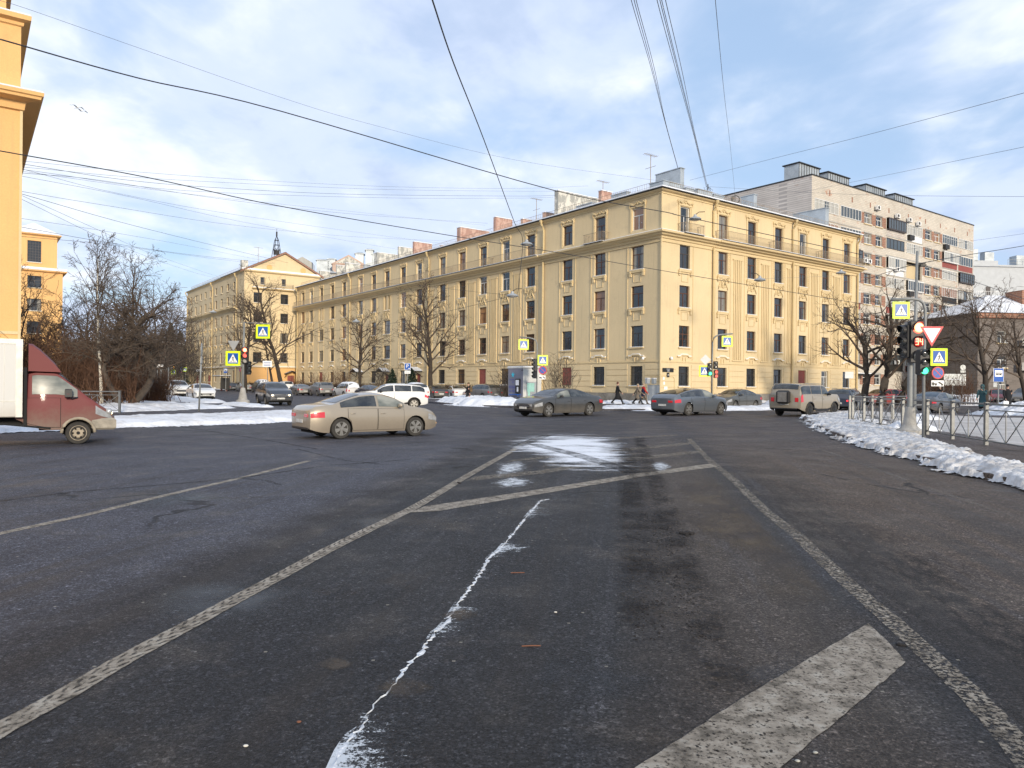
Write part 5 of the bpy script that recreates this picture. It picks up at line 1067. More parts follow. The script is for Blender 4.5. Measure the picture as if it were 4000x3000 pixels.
def thicket(name, label, spots, n, h, mat, seed, spread=1.1, rmin=.008, cat='shrub', kind='stuff', group=None):
    rng = np.random.default_rng(seed); S_ = []; o0 = Vector((spots[0][0], spots[0][1], .1))
    for (x, y, s_) in spots:
        for j in range(n):
            az = rng.uniform(0, 6.28); tl = abs(rng.normal(0, .38)); d = np.array([math.cos(az) * tl, math.sin(az) * tl, 1.]); p = np.array([x - o0.x + rng.normal(0, .25 * spread * s_), y - o0.y + rng.normal(0, .25 * spread * s_), 0.])
            grow(S_, p, d, h * s_ * rng.uniform(.5, 1.05), .022, 2, dict(PT_, lv=3, nb=(0, 0, 6), f0=(0, 0, .25), wob=(0, 0, .1, .16), step=(.3, .3, .42, .3), rmin=rmin, lr=(0, 0, .42), ang=((0, 0), (0, 0), (18, 50))), rng)
    o = put(name, segs_mesh(name, S_, mat), None, o0); o['category'] = cat; o['label'] = label
    if kind: o['kind'] = kind
    if group: o['group'] = group
    return o
sp = []
for px in range(-60, 560, 26):
    for Y in (41, 46, 52, 60):
        q = pp(px + U(-15, 15), 1500, Y + U(-2, 2)); sp.append((q.x, q.y, U(.75, 1.15) * (1.15 if px < 330 else .8)))
thicket('undergrowth', 'dense brown thicket of bare shrubs behind the truck and railing', sp, 13, 4.0, SHRUB, 71, 1.8)
sp = []
for px in range(230, 760, 24):
    for Y in (95, 125):
        q = pp(px + U(-15, 15), 1500, Y + U(-5, 5)); sp.append((q.x, q.y, U(.8, 1.2)))
thicket('distant_trees', 'distant mass of bare trees closing the street on the left', sp, 8, 9.5, BARK, 72, 3., .02, 'tree')
q = gp(590, 1568, .12); thicket('clipped_shrub', 'low round reddish shrub on the snow left of the parked white cars', [(q.x, q.y, 1), (q.x + .7, q.y, 1), (q.x - .7, q.y + .5, 1), (q.x + .2, q.y + .9, 1)], 60, 2.0, SHRUB, 73, 2.0, .01, 'shrub', None)
for i, (px, Y, h_, lab) in enumerate(((2190, 70, 4.6, 'bare bush against the tenement wall right of the water kiosk'), (1990, 74, 3.6, 'bare bush behind the water kiosk'), (1335, 100, 4.2, 'reddish bare bush before the door canopy, above the snowy estate car'), (1250, 104, 3.0, 'low reddish bush left of the round bare tree'), (1500, 96, 4.4, 'pale bare bush right of the round bare tree'), (3120, 72, .1, ''), (3560, 70, 3.4, 'low bush behind the right hand traffic poles'), (3660, 74, 3.6, 'tangled bush under the direction board'), (3770, 72, 3.4, 'bare bush right of the direction board'), (1170, 108, 2.6, 'small bush beside the gabled block'))):
    if lab: q = pp(px, 1500, Y); thicket('bare_bush', lab, [(q.x, q.y, 1), (q.x + .6, q.y + .3, .9), (q.x - .6, q.y, .9)], 15, h_, BARKG if i in (0, 1, 4) else SHRUB, 80 + i, 1.2, .011, 'bush', None, 'bare bushes')
# clipped hedge behind the parked cars
HEDGE = mottled('bare_hedge', (.045, .027, .02), .4, 3, .95, bmp=.05)
def hedge(label, s0, s1, off, seed):
    rng = np.random.default_rng(seed); S_ = []; a = CORNER - R * off + L * s0; ln = s1 - s0
    for i in range(int(ln * 75)):
        t_ = rng.uniform(0, ln); w_ = rng.normal(0, .35); p = np.array(L * t_ + R * w_); d = np.array([rng.normal(0, .3), rng.normal(0, .3), 1.]); d /= np.linalg.norm(d); h_ = rng.uniform(.9, 1.45); q = p + d * h_; S_.append((*p, *q, .02, .012))
        for k in range(3): e_ = p + d * h_ * rng.uniform(.3, .95); S_.append((*e_, *(e_ + rng.normal(0, .22, 3) + [0, 0, .12]), .012, .008))
    o = put('hedge', segs_mesh('hedge', S_, HEDGE), None, (a.x, a.y, .12)); tag(o, label, 'hedge', 'hedges behind the parked cars')
hedge('dark clipped hedge behind the far half of the parked cars', 52, 92, 12.6, 1); hedge('dark clipped hedge between the round tree and the parking sign', 30, 50, 11.2, 2); hedge('short dark hedge behind the cars next to the kiosk', 12, 29, 6.2, 3)
# spruces
SPR = mottled('spruce_needles', (.018, .035, .020), .5, 3, .9, bmp=0)
def spruce(label, p, h, rad, seed, group=None):
    rng = np.random.default_rng(seed); t = thing('spruce_tree', label, 'tree', p, 0, group); b = MB(); b.tube([(0, 0, -.2), (0, 0, h * .98)], [.05 + h * .012, .01], 6); b.build('trunk', BARK, t); V = []; F_ = []
    for i in range(int(260 + h * 120)):
        f = rng.random() ** .8; z = h * (.04 + .95 * f); rr = rad * (1 - f) ** .85 * rng.uniform(.35, 1.05) + .03; az = rng.uniform(0, 6.28); c_ = np.array([math.cos(az) * rr, math.sin(az) * rr, z - rr * .25]); s_ = (.16 + .3 * (1 - f)) * (h / 8 + .35); a = np.array([math.cos(az), math.sin(az), -.3]) * s_; q = np.array([-math.sin(az), math.cos(az), rng.normal(0, .2)]) * s_ * .5
        n = len(V); V += [tuple(c_ - a * .6 - q), tuple(c_ + a), tuple(c_ - a * .6 + q), tuple(c_ - a * .5 + [0, 0, s_ * .3])]; F_ += [(n, n + 1, n + 2), (n, n + 1, n + 3), (n + 1, n + 2, n + 3)]
    b = MB(); b.add(V, F_); b.build('crown', SPR, t, recalc=False)
for i, (px, Y, h, r_, lab) in enumerate(((628, 175, 13, 3.6, 'left of the distant dark spruces at the street end'), (665, 168, 15, 4, 'tallest distant dark spruce at the street end'), (702, 180, 14, 3.8, 'distant dark spruce touching the gabled block'), (585, 185, 12, 3.4, 'lowest distant dark spruce, furthest from the gabled block'))):
    q = pp(px, 1500, Y); spruce(lab, (q.x, q.y, 0), h, r_, 90 + i, 'dark spruces at the street end')
for px, Y, lab in ((1532, 92, 'small dark spruce beside the tenement door'), (1608, 90, 'wider small spruce behind the parking sign')): q = pp(px, 1500, Y); spruce(lab, (q.x, q.y, .1), 3.4, 1.4, 95 + px, 'small spruces before the tenement')

SLUSH = alpha_mat('salty_slush', lambda g: g.ramp(g.noise(g.coord('World'), 6, 4, .7), [(.35, (.16, .14, .115)), (.65, (.36, .34, .31))]), lambda g: g.ramp(g.math('ADD', g.math('ADD', g.math('MULTIPLY', g.noise(g.coord('World'), 1.6, 6, .7), .5), g.math('MULTIPLY', g.noise(g.coord('World'), 30, 3, .7), .2)), g.math('MULTIPLY', edge(g, .5), .3)), [(.50, 0.), (.62, .85)]), .9)
ribbon('salty_slush', curve(G2([(3120, 1640), (3180, 1664), (3219, 1680), (3345, 1727), (3526, 1775), (3797, 1850), (4000, 1898), (4700, 2065)]), 6), 1.0, SLUSH, .005)
ribbon('salty_slush', curve(G2([(-500, 1712), (0, 1678), (443, 1656), (994, 1641), (1200, 1631), (1290, 1612)]), 6), .9, SLUSH, .005)
ribbon('salty_slush', curve(G2([(2363, 1600), (2538, 1599), (2832, 1598), (3013, 1596), (3374, 1590)]), 4), 1.2, SLUSH, .005)
# ================================================================== vehicles
def carpaint(name, c, dirt=.5, dcol=(.17, .145, .115), top=.75, metal=.0, rough=.32, coat=.8):
    def f(g, b, o):
        sp = g.n('SeparateXYZ', i={0: g.n('TexCoord').outputs['Object']}); n = g.noise(g.coord('Object'), 2.4, 5, .65); n2 = g.noise(g.coord('Object'), 14, 4, .7)
        low = g.math('SUBTRACT', g.math('ADD', g.math('MULTIPLY', n, .6), g.math('MULTIPLY', n2, .25)), g.math('MULTIPLY', sp.outputs[2], 1 / top))
        m_ = g.ramp(low, [(-.0, 0.), (.02, .05), (.30, 1.)]); m_ = g.ramp(g.math('ADD', low, .55), [(.12, .10), (.75, 1.)])
        m_ = g.math('MULTIPLY', m_, dirt)
        LK(g, g.mix(m_, c, dcol), b.inputs['Base Color']); LK(g, g.math('ADD', rough, g.math('MULTIPLY', m_, .5)), b.inputs['Roughness']); LK(g, g.math('MULTIPLY', g.math('SUBTRACT', 1., m_), coat), b.inputs['Coat Weight'])
    return principled(name, f, metal=metal, spec=.5)
CGLASS = principled('car_glass', lambda g, b, o: (LK(g, g.ramp(g.noise(g.coord('Object', scale=(1, 1, 2)), 1.6, 3, .6), [(.40, (.010, .012, .014)), (.62, (.05, .055, .055))]), b.inputs['Base Color'])), rough=.06, spec=.9)
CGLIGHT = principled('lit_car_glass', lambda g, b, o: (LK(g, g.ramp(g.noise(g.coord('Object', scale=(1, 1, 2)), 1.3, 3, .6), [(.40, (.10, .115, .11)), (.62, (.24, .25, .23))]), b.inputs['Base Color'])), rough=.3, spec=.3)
RUBBER = mottled('dusty_rubber', (.045, .042, .038), .4, 5, .9, bmp=.004); ALLOY = mottled('dirty_alloy', (.30, .29, .27), .3, 6, .4, .6); ALLOYD = mottled('black_alloy', (.04, .04, .04), .3, 6, .4, .5); UNDER = principled('underbody', base=(.012, .012, .012), rough=.9)
TAILM = principled('tail_lamp_red', base=(.42, .012, .02), rough=.12, coat=1, emit=(.8, .02, .03), es=.12); TAILON = principled('lit_tail_lamp', base=(.6, .02, .03), rough=.2, emit=(1, .05, .06), es=1.0)
HEADM = mottled('headlamp_lens', (.42, .43, .44), .3, 8, .12, .3); HEADON = principled('lit_headlamp', base=(.9, .8, .6), rough=.2, emit=(1, .78, .42), es=3.5); AMB = principled('amber_lamp', base=(.7, .3, .05), rough=.2, emit=(1, .5, .1), es=1.6); GRILLE = mottled('black_grille', (.02, .02, .022), .3, 8, .4)
PRO = dict(
 sedan=[(0, .58, .61), (.02, .62, .70), (.10, .645, .735), (.16, .65, .745), (.26, .655, .87), (.36, .66, .965), (.46, .655, 1.), (.55, .65, .985), (.64, .645, .905), (.755, .63, .70), (.80, .62, .68), (.90, .57, .635), (.965, .50, .56), (1, .42, .46)],
 lift=[(0, .58, .62), (.015, .62, .73), (.06, .645, .765), (.13, .655, .83), (.25, .66, .925), (.38, .655, .985), (.47, .65, 1.), (.56, .645, .98), (.64, .64, .91), (.755, .625, .70), (.81, .61, .68), (.92, .56, .625), (.975, .49, .55), (1, .42, .46)],
 hatch=[(0, .56, .60), (.02, .62, .72), (.06, .66, .86), (.12, .67, .94), (.25, .665, .985), (.42, .655, 1.), (.55, .65, .98), (.64, .64, .90), (.755, .625, .70), (.82, .61, .68), (.92, .56, .62), (.975, .49, .54), (1, .42, .45)],
 suv=[(0, .53, .57), (.02, .60, .70), (.06, .64, .88), (.11, .655, .95), (.3, .655, .99), (.45, .65, 1.), (.56, .645, .985), (.64, .64, .92), (.75, .62, .715), (.80, .61, .70), (.92, .58, .66), (.98, .51, .585), (1, .44, .48)],
 box=[(0, .54, .58), (.008, .60, .82), (.03, .625, .955), (.08, .635, .985), (.3, .635, 1.), (.55, .63, .995), (.61, .625, .97), (.695, .615, .73), (.73, .61, .69), (.93, .60, .67), (.985, .57, .63), (1, .48, .50)],
 van=[(0, .48, .55), (.01, .53, .85), (.03, .55, .965), (.2, .56, 1.), (.5, .56, .99), (.62, .555, .93), (.77, .54, .64), (.82, .52, .61), (.93, .47, .55), (1, .36, .42)])
def car(name, label, cat, kind, Ln, W, H, wb, wr, paint, pose, fo=None, lights=False, tail=False, spokes=10, alloy=ALLOY, glass=CGLASS, group='cars', sill=.20, trim=False, rails=False, snow=0, spare=False, tum=.26, doors=4, plate='r', grille=True, keys=None, signal=False, gside=None):
    cx, cy, hd = pose; t = thing(name, label, cat, (cx, cy, 0), hd, group)
    K = keys or [(a * Ln - Ln / 2, b_ * H, c_ * H) for a, b_, c_ in PRO[kind]]; kx, kb, kt = (np.array([k[i] for k in K]) for i in range(3)); x0, x1 = kx[0], kx[-1]
    fo = fo if fo is not None else Ln * .195; xf = x1 - fo; xr = xf - wb; Ra = wr + .055
    dn = np.linspace(x0, x1, 161)
    def smooth(v):
        v = np.interp(dn, kx, v); k = np.exp(-np.linspace(-1.6, 1.6, 9) ** 2); k /= k.sum(); return np.convolve(np.pad(v, 4, mode='edge'), k, 'valid')
    sb, st_ = smooth(kb), smooth(kt); st_ = np.maximum(st_, sb + .012); hcab = H - np.interp(0, kx, kb)
    fb = lambda x: float(np.interp(x, dn, sb)); ft = lambda x: float(np.interp(x, dn, st_))
    def plan(x):
        a, b_ = (x - x0) / .55, (x1 - x) / .62; f = 1.
        if kind != 'box' and a < 1: f -= (.13 if kind in ('sedan', 'lift') else .08) * (1 - a) ** 2.2
        if b_ < 1: f -= (.20 if kind != 'box' else .09) * (1 - b_) ** 2.2
        if kind == 'box' and a < 1: f -= .04 * (1 - a) ** 3
        return f * W / 2
    def arch(x):
        z = sill + (.10 * max(0, 1 - (x1 - x) / .5) ** 2 + .12 * max(0, 1 - (x - x0) / .6) ** 2)
        for xw in (xr, xf):
            if abs(x - xw) < Ra: z = max(z, wr + math.sqrt(Ra * Ra - (x - xw) ** 2))
        return z
    def rail(x):
        b_, tt = fb(x), ft(x); c = min(1, max(0, (tt - b_ - .02) / hcab)); w_ = plan(x); return w_ * .955 * (1 - tum * c ** .8) , b_ + (tt - b_) * (.86 if c > .12 else .6), c
    def side(x, v):          # v -1..0 sill to belt, 0..1 belt to rail
        w_ = plan(x)
        if v <= 0:
            s_ = v + 1; z = arch(x) + (fb(x) - arch(x)) * s_; zz = z / H; return w_ * (.915 + .085 * math.sin(min(1, max(0, (zz - .08) / .36)) * math.pi / 2) - .045 * max(0, (zz - .46) / .2) ** 1.5), z
        wr_, zr, c = rail(x); y0_, z0_ = side(x, 0); q = v; return y0_ * (1 - q) + wr_ * q + .02 * math.sin(q * math.pi) * c, z0_ + (zr - z0_) * q
    def top(x, u_):          # u -1..1 across
        wr_, zr, c = rail(x); tt = ft(x); a = abs(u_); return u_ * wr_, zr + (tt - zr) * (1 - a ** 2.4)
    xs = set(np.linspace(x0, x1, 31).tolist())
    for xw in (xr, xf):
        xs = {x for x in xs if abs(x - xw) > Ra + .02}
        for q in (0, .38, .70, .90, .985): xs |= {xw - Ra * q, xw + Ra * q}
        xs |= {xw - Ra - .004, xw + Ra + .004}
    xs = sorted(xs); rows = [-1, -.8, -.6, -.4, -.2, 0, .5, 1]; us = [.8, .5, 0]
    b = MB(); sec = []
    def section(x, sc=1., dx=0.):
        pts = [(x + dx, *side(x, v)) for v in rows] + [(x + dx, *top(x, u_)) for u_ in us]
        if sc != 1: zc = (pts[0][2] + pts[-1][2]) / 2; pts = [(p[0], p[1] * sc, zc + (p[2] - zc) * sc) for p in pts]
        return pts + [(p[0], -p[1], p[2]) for p in pts[-2::-1]]
    S_ = [section(x0, .86, -.035)] + [section(x) for x in xs] + [section(x1, .86, .04)]; m_ = len(S_[0])
    for s_ in S_: b.add(s_, [])
    for i in range(len(S_) - 1):
        for j in range(m_ - 1): b.f.append((i * m_ + j, i * m_ + j + 1, (i + 1) * m_ + j + 1, (i + 1) * m_ + j)); b.mi.append(0)
    b.f.append(tuple(range(m_))); b.f.append(tuple((len(S_) - 1) * m_ + j for j in range(m_))); b.mi += [0, 0]
    body = b.build('body', paint, t, smooth=32)
    def patch(nm, fn, us_, vs_, mat, par=None, off=.006, corner=None, smooth=True):
        p = MB(); P = [[Vector(fn(u_, v_)) for v_ in vs_] for u_ in us_]; vv = []
        for i in range(len(us_)):
            for j in range(len(vs_)):
                a = P[min(i + 1, len(us_) - 1)][j] - P[max(i - 1, 0)][j]; c = P[i][min(j + 1, len(vs_) - 1)] - P[i][max(j - 1, 0)]; n_ = a.cross(c); n_ = n_.normalized() if n_.length > 1e-8 else Vector((0, 0, 1))
                q = P[i][j]; 
                if n_.dot(Vector((q.x * .3, q.y, (q.z - H * .45) * 1.5))) < 0: n_ = -n_
                vv.append(q + n_ * off)
        nv = len(vs_); p.add(vv, [(i * nv + j, i * nv + j + 1, (i + 1) * nv + j + 1, (i + 1) * nv + j) for i in range(len(us_) - 1) for j in range(nv - 1)])
        return p.build(nm, mat, par or t, smooth=smooth)
    lin = lambda a, c, n: [a + (c - a) * i / (n - 1) for i in range(n)]
    X = lambda f: x0 + f * (x1 - x0)
    # where the cabin starts and ends
    cab = [x for x in dn if rail(x)[2] > (.36 if kind in ('sedan', 'lift') else .30)]; ca, cb = cab[0], cab[-1]; full = [x for x in dn if rail(x)[2] > .86]; fa, fbk = full[0], full[-1]
    mid = (xr + xf) / 2 - .08 if doors == 4 else None
    for sg in (-1, 1):
        g_ = lambda x, v, sg=sg: (x, sg * side(x, v)[0], side(x, v)[1])
        gg = (lambda x, v: g_(x, v))
        segs = [(ca + .05, mid - .03), (mid + .05, cb - .03)] if doors == 4 else [((fa + .1 if doors == 2 else xf - 1.2), cb - .03)]
        if kind in ('suv', 'hatch', 'van', 'box') and doors == 4: segs = [(ca + .10, xr + .12), (xr + .18, mid - .03), (mid + .05, cb - .03)]
        for k, (a, c) in enumerate(segs):
            if c - a > .15: patch('side_window', gg, lin(a, c, 12), lin(.12, .9, 4), glass if not gside or k < len(segs) - 1 else gside, off=.009)
        ds = [(xr + Ra * .55, mid), (mid + .015, xf - Ra - .06)] if doors == 4 else ([(xf - Ra - 1.02, xf - Ra - .04)] if doors == 2 else [])
        for a, c in ds:
            patch('door_gap', g_, lin(a, c, 12), lin(-.93 + .0, -.02, 6), UNDER, off=.0035); dr = patch('door', g_, lin(a + .012, c - .012, 12), lin(-.915, -.03, 6), paint, off=.009)
            hy, hz = side(a + .2, -.22); h_ = MB(); h_.ell((a + .17, sg * (hy + .02), hz), (.095, .02, .018), 8, 4, .7); h_.build('door_handle', paint, dr, smooth=True)
        if trim: patch('sill_trim', g_, lin(xr + Ra, xf - Ra, 6), lin(-1., -.84, 2), DARKP, off=.02)
        for xw in (xr, xf):
            if trim:
                b2 = MB(); pts = []
                for q in range(13): a = math.pi * q / 12; xx = xw + math.cos(a) * (Ra + .02); zz = wr + math.sin(a) * (Ra + .02) - .02; pts.append((xx, sg * (side(min(x1, max(x0, xx)), -.9)[0] + .012), zz))
                b2.tube(pts, .035, 6); b2.build('wheel_arch_trim', DARKP, t, smooth=True)
            b2 = MB(); n = 10; yo, yi = sg * (plan(xw) * .93), sg * (plan(xw) - .34); vv = []
            for q in range(n + 1): a = -.12 + (math.pi + .24) * q / n; vv += [(xw + math.cos(a) * Ra, yo, wr + math.sin(a) * Ra), (xw + math.cos(a) * Ra, yi, wr + math.sin(a) * Ra)]
            b2.add(vv, [(2 * q, 2 * q + 1, 2 * q + 3, 2 * q + 2) for q in range(n)] + [tuple(2 * q + 1 for q in range(n + 1))]); b2.build('wheel_well', UNDER, t, recalc=False)
            tw = .215; yw = sg * (plan(xw) - .025 - tw / 2); 
            w_ = MB(); w_.lathe([(wr * .66, -tw / 2 + .01), (wr * .80, -tw / 2), (wr * .95, -tw / 2 + .012), (wr, -tw / 2 + .045), (wr, tw / 2 - .045), (wr * .95, tw / 2 - .012), (wr * .80, tw / 2), (wr * .66, tw / 2 - .01)], (0, 0, 0), 26, 0, 'y')
            we = w_.build('wheel', RUBBER, t, (xw, yw, wr), smooth=40)
            r_ = MB(); yf = sg * (tw / 2); ri = wr * .67
            r_.lathe([(ri * .98, 0), (ri, sg * .012), (ri * .93, sg * .012), (ri * .9, -sg * .04)], (0, yf - sg * .004, 0), 24, 0, 'y', False); r_.lathe([(ri * .9, 0), (.0, 0)], (0, yf - sg * .035, 0), 18, 1, 'y')
            if spokes > 0:
                for q in range(spokes):
                    a = 2 * math.pi * (q + (.22 if q % 2 else -.22) * (spokes == 10)) / spokes; c, s2 = math.cos(a), math.sin(a); h2 = .022 if spokes > 6 else .035
                    vv = [(c * rr - s2 * hh, yf + yy, s2 * rr + c * hh) for rr, hh in ((.04, h2), (ri * .93, h2 * 1.3), (ri * .93, -h2 * 1.3), (.04, -h2)) for yy in (sg * .010, -sg * .02)]
                    r_.add(vv, [(0, 2, 4, 6), (1, 7, 5, 3), (0, 1, 3, 2), (4, 5, 7, 6), (2, 3, 5, 4)], 0)
            else:
                r_.lathe([(ri * .9, -sg * .02), (ri * .55, sg * .03), (ri * .3, sg * .02), (.001, sg * .02)], (0, yf - sg * .02, 0), 20, 0, 'y')
                for q in range(-spokes): a = 2 * math.pi * q / -spokes; r_.lathe([(.025, 0), (0, 0)], (math.cos(a) * ri * .62, yf + sg * .012, math.sin(a) * ri * .62), 8, 1, 'y')
            r_.lathe([(ri * .22, 0), (ri * .2, sg * .02), (0, sg * .02)], (0, yf + sg * .002, 0), 12, 1 if spokes < 0 else 0, 'y'); r_.build('rim', [alloy, UNDER], we, smooth=30)
        # mirror
        my, mz = side(cb - .22, .0); b2 = MB(); b2.ell((cb - .24, sg * (my + .12), mz + .10), (.07, .115, .075), 10, 6, .7); b2.tube([(cb - .2, sg * (my - .02), mz + .03), (cb - .23, sg * (my + .08), mz + .07)], .025, 5); b2.build('wing_mirror', paint if not trim else DARKP, t, smooth=True)
        # lamps
        yh = side(x1 - .16, -.3)[0]; zh = fb(x1 - .2) - .045 * H * .6; hl = patch('headlight', g_, lin(x1 - .42, x1 - .015, 7), lin(-.42, -.10, 3), HEADM, off=.010)
        p = MB(); P_ = lambda u_, v_: (x1 + .042, sg * (plan(x1) * .84 - u_ * .30 * W / 2), v_)
        zt_ = fb(x1) * 1.02; p.add([P_(0, zt_ - .13), P_(1, zt_ - .09), P_(1, zt_ - .02), P_(0, zt_ + .0)], [(0, 1, 2, 3)]); p.build('headlight_face', HEADM, hl)
        if lights: q = MB(); q.ell((x1 + .02, sg * plan(x1) * .78, zt_ - .06), (.05, .09, .055), 10, 6); q.build('headlight_bulb', HEADON, hl, smooth=True)
        tz0, tz1 = (-.36, -.12) if kind in ('sedan', 'lift', 'suv', 'hatch') else (-.42, .12)
        tl = patch('tail_light', g_, lin(x0 + .005, x0 + (.42 if kind in ('sedan', 'lift') else .22), 6), lin(tz0, tz1, 3), TAILON if tail else TAILM, off=.011)
        za, zb_ = side(x0, tz0)[1], side(x0, tz1)[1]; q = MB(); ya, yb = plan(x0) * .86, plan(x0) * (.5 if kind in ('sedan', 'lift') else .66)
        q.bevbox(x0 - .05, x0 - .02, min(sg * ya, sg * yb), max(sg * ya, sg * yb), za + (zb_ - za) * .12, zb_ - (zb_ - za) * .05, .01); q.build('tail_light_face', TAILON if tail else TAILM, tl)
        if signal and sg < 0: q = MB(); q.ell((x1 + .0, sg * plan(x1) * .86, .42), (.05, .07, .05), 8, 5); q.build('indicator_lamp', AMB, t, smooth=True)
        if rails: q = MB(); zr = lambda x: rail(x)[1] + .07; q.tube([(fa + .05, sg * rail(fa)[0] * .96, zr(fa) - .05)] + [(x, sg * rail(x)[0] * .96, zr(x)) for x in lin(fa + .15, fbk - .25, 5)] + [(fbk - .1, sg * rail(fbk)[0] * .96, zr(fbk) - .06)], .018, 6); q.build('roof_rail', ALLOY, t, smooth=True)
    tf = lambda x, u_: (x, *top(x, u_))
    patch('windscreen', tf, lin(fbk + .06, cb + .12, 9), lin(-.93, .93, 9), CGLASS, off=.008)
    patch('rear_window', tf, lin(ca - (.06 if kind in ('sedan', 'lift') else -.04), fa - .02 if kind in ('sedan', 'lift') else fa + .02, 7), lin(-.88, .88, 9), CGLASS, off=.008)
    if grille:
        z_ = fb(x1); q = MB(); q.bevbox(x1 + .035, x1 + .058, -W * .24, W * .24, z_ - .16 * H * .8, z_ - .02, .008)
        gr = q.build('grille', GRILLE, t); q = MB()
        for i in range(3): zz = z_ - .04 - i * .04; q.box(x1 + .059, x1 + .064, -W * .22, W * .22, zz - .006, zz + .006)
        q.build('grille_bars', CHROME, gr)
    q = MB(); q.bevbox(x1 + .03, x1 + .055, -W * .34, W * .34, sill + .10, sill + .2, .01); q.build('lower_intake', GRILLE, t)
    q = MB(); q.bevbox(x1 + .058, x1 + .07, -.26, .26, sill + .2, sill + .31, .004); q.build('number_plate', PLATE, t)
    zp = (side(x0, -.55)[1]); q = MB(); q.bevbox(x0 - .052, x0 - .040, -.26, .26, zp - .06, zp + .05, .004); q.build('number_plate', PLATE, t)
    q = MB(); q.bevbox(x0 - .04, x0 - .0, -W * .37, W * .37, arch(x0) - .02, arch(x0) + .07, .02); q.build('rear_diffuser', DARKP, t)
    q = MB(); q.box(x0 + .25, x1 - .25, -W * .34, W * .34, sill - .02, sill + .14); q.build('underbody', UNDER, t)
    if snow:
        p = MB(); us_ = lin(fa - .25, fbk + (.1 if snow < 2 else .8), 14); vs_ = lin(-.97, .97, 7); vv = []
        for i, x in enumerate(us_):
            for j, u_ in enumerate(vs_): y_, z_ = top(x, u_); k = min(i, 13 - i, 3) / 3 * min(1, min(j, 6 - j) + .15); vv.append((x + U(-.02, .02), y_, z_ - .01 + .09 * min(1, k) + U(0, .025)))
        p.add(vv, [(i * 7 + j, i * 7 + j + 1, (i + 1) * 7 + j + 1, (i + 1) * 7 + j) for i in range(13) for j in range(6)]); p.build('snow_cap', SNOWC, t, smooth=True)
    if spare:
        q = MB(); q.bevbox(x0 - .30, x0 - .04, -.36, .36, .72, 1.46, .09); q.build('spare_wheel_case', DARKP, t, smooth=30); q = MB(); q.bevbox(x0 - .315, x0 - .30, -.27, .27, .81, 1.37, .005); q.build('spare_wheel_cover', ALLOY, t)
    return t
def wheels(pxr, pxf, Yn, wbase, W, front_far, sideR, xmid=0.):
    """car pose from its two near-side wheels: pixel columns, depth of the nearer one, which end is farther"""
    ar, af = (pxr - 2000) / F, (pxf - 2000) / F
    an, ao = (ar, af) if front_far else (af, ar); N_ = Vector((an * Yn, Yn)); best = None
    for k in range(-89, 90):
        for hd in (math.radians(k), math.radians(k + 180)):
            d_ = Vector((math.cos(hd), math.sin(hd))); q = N_ + d_ * wbase * (1 if front_far else -1)
            if q.y < Yn - .3: continue
            e = abs(q.x / q.y - ao)
            if best is None or e < best[0]: best = (e, hd, d_, q)
    _, hd, d_, q = best; mid = (N_ + q) / 2; lat = Vector((-d_.y, d_.x)) * (1 if sideR else -1)   # from near side towards the centre
    c = mid + lat * (W / 2 - .12) - d_ * xmid; return (c.x, c.y, hd)
def at(px, Y, deg): return ((px - 2000) / F * Y, Y, math.radians(deg))
BEIGE = carpaint('beige_metallic', (.33, .285, .22), .65, (.16, .13, .105), metal=.35); BLK = carpaint('black_paint', (.014, .015, .018), .55, (.13, .11, .09), .8); GREYB = carpaint('blue_grey_metallic', (.12, .14, .165), .45, (.13, .115, .10), metal=.4); DGRN = carpaint('dark_olive_grey', (.055, .057, .052), .7, (.13, .115, .095))
SAGE = carpaint('sand_beige_paint', (.26, .225, .17), .5, (.15, .125, .10)); RED = carpaint('dusty_red', (.30, .035, .04), .5, (.20, .15, .12)); WHITEP = carpaint('white_car_paint', (.68, .68, .67), .5, (.30, .27, .23), .55); DGREY = carpaint('dark_grey_paint', (.05, .052, .058), .6, (.15, .13, .11)); MIDG = carpaint('mid_grey_paint', (.15, .15, .15), .6, (.20, .175, .14), metal=.3); BLUEC = carpaint('dark_blue_paint', (.02, .028, .05), .45, (.12, .10, .09)); SILV = carpaint('silver_paint', (.33, .34, .34), .5, metal=.4); TRUCKR = carpaint('truck_red', (.13, .008, .011), .9, (.20, .16, .13), 1.25, rough=.6, coat=.12)
GC = 'moving cars on the crossing'; GPK = 'parked cars'
focus = car('sedan', 'beige four door sedan turning across the middle of the junction, the nearest car', 'car', 'sedan', 4.53, 1.82, 1.47, 2.65, .325, BEIGE, wheels(1325.7, 1613.5, 21.6, 2.65 * .93, 1.82 * .93, True, True, 0), fo=.90, group=GC, gside=CGLIGHT, signal=True, tum=.27)
focus.scale = (.93, .93, .93)
car('sedan', 'long black luxury sedan with chrome grille heading left, dusty doors', 'car', 'sedan', 5.25, 1.90, 1.50, 3.165, .355, carpaint('dusty_black', (.03, .032, .033), .65, (.15, .13, .105), .85), wheels(2307, 2148, 37.8, 3.165, 1.90, False, False), fo=.89, group=GC, gside=CGLIGHT)
car('liftback_car', 'blue grey fastback car with red tail lights driving right before the tenement corner', 'car', 'lift', 5.09, 1.90, 1.55, 3.07, .36, GREYB, wheels(2680.6, 2807, 41.0, 3.07, 1.90, True, True), fo=.88, group=GC, gside=CGLIGHT)
car('sedan', 'dull grey green saloon with one lit headlight behind the fastback car', 'car', 'sedan', 4.48, 1.75, 1.50, 2.60, .31, DGRN, wheels(2950.5, 2872, 53, 2.60, 1.75, False, False), lights=True, spokes=-8, group=GC)
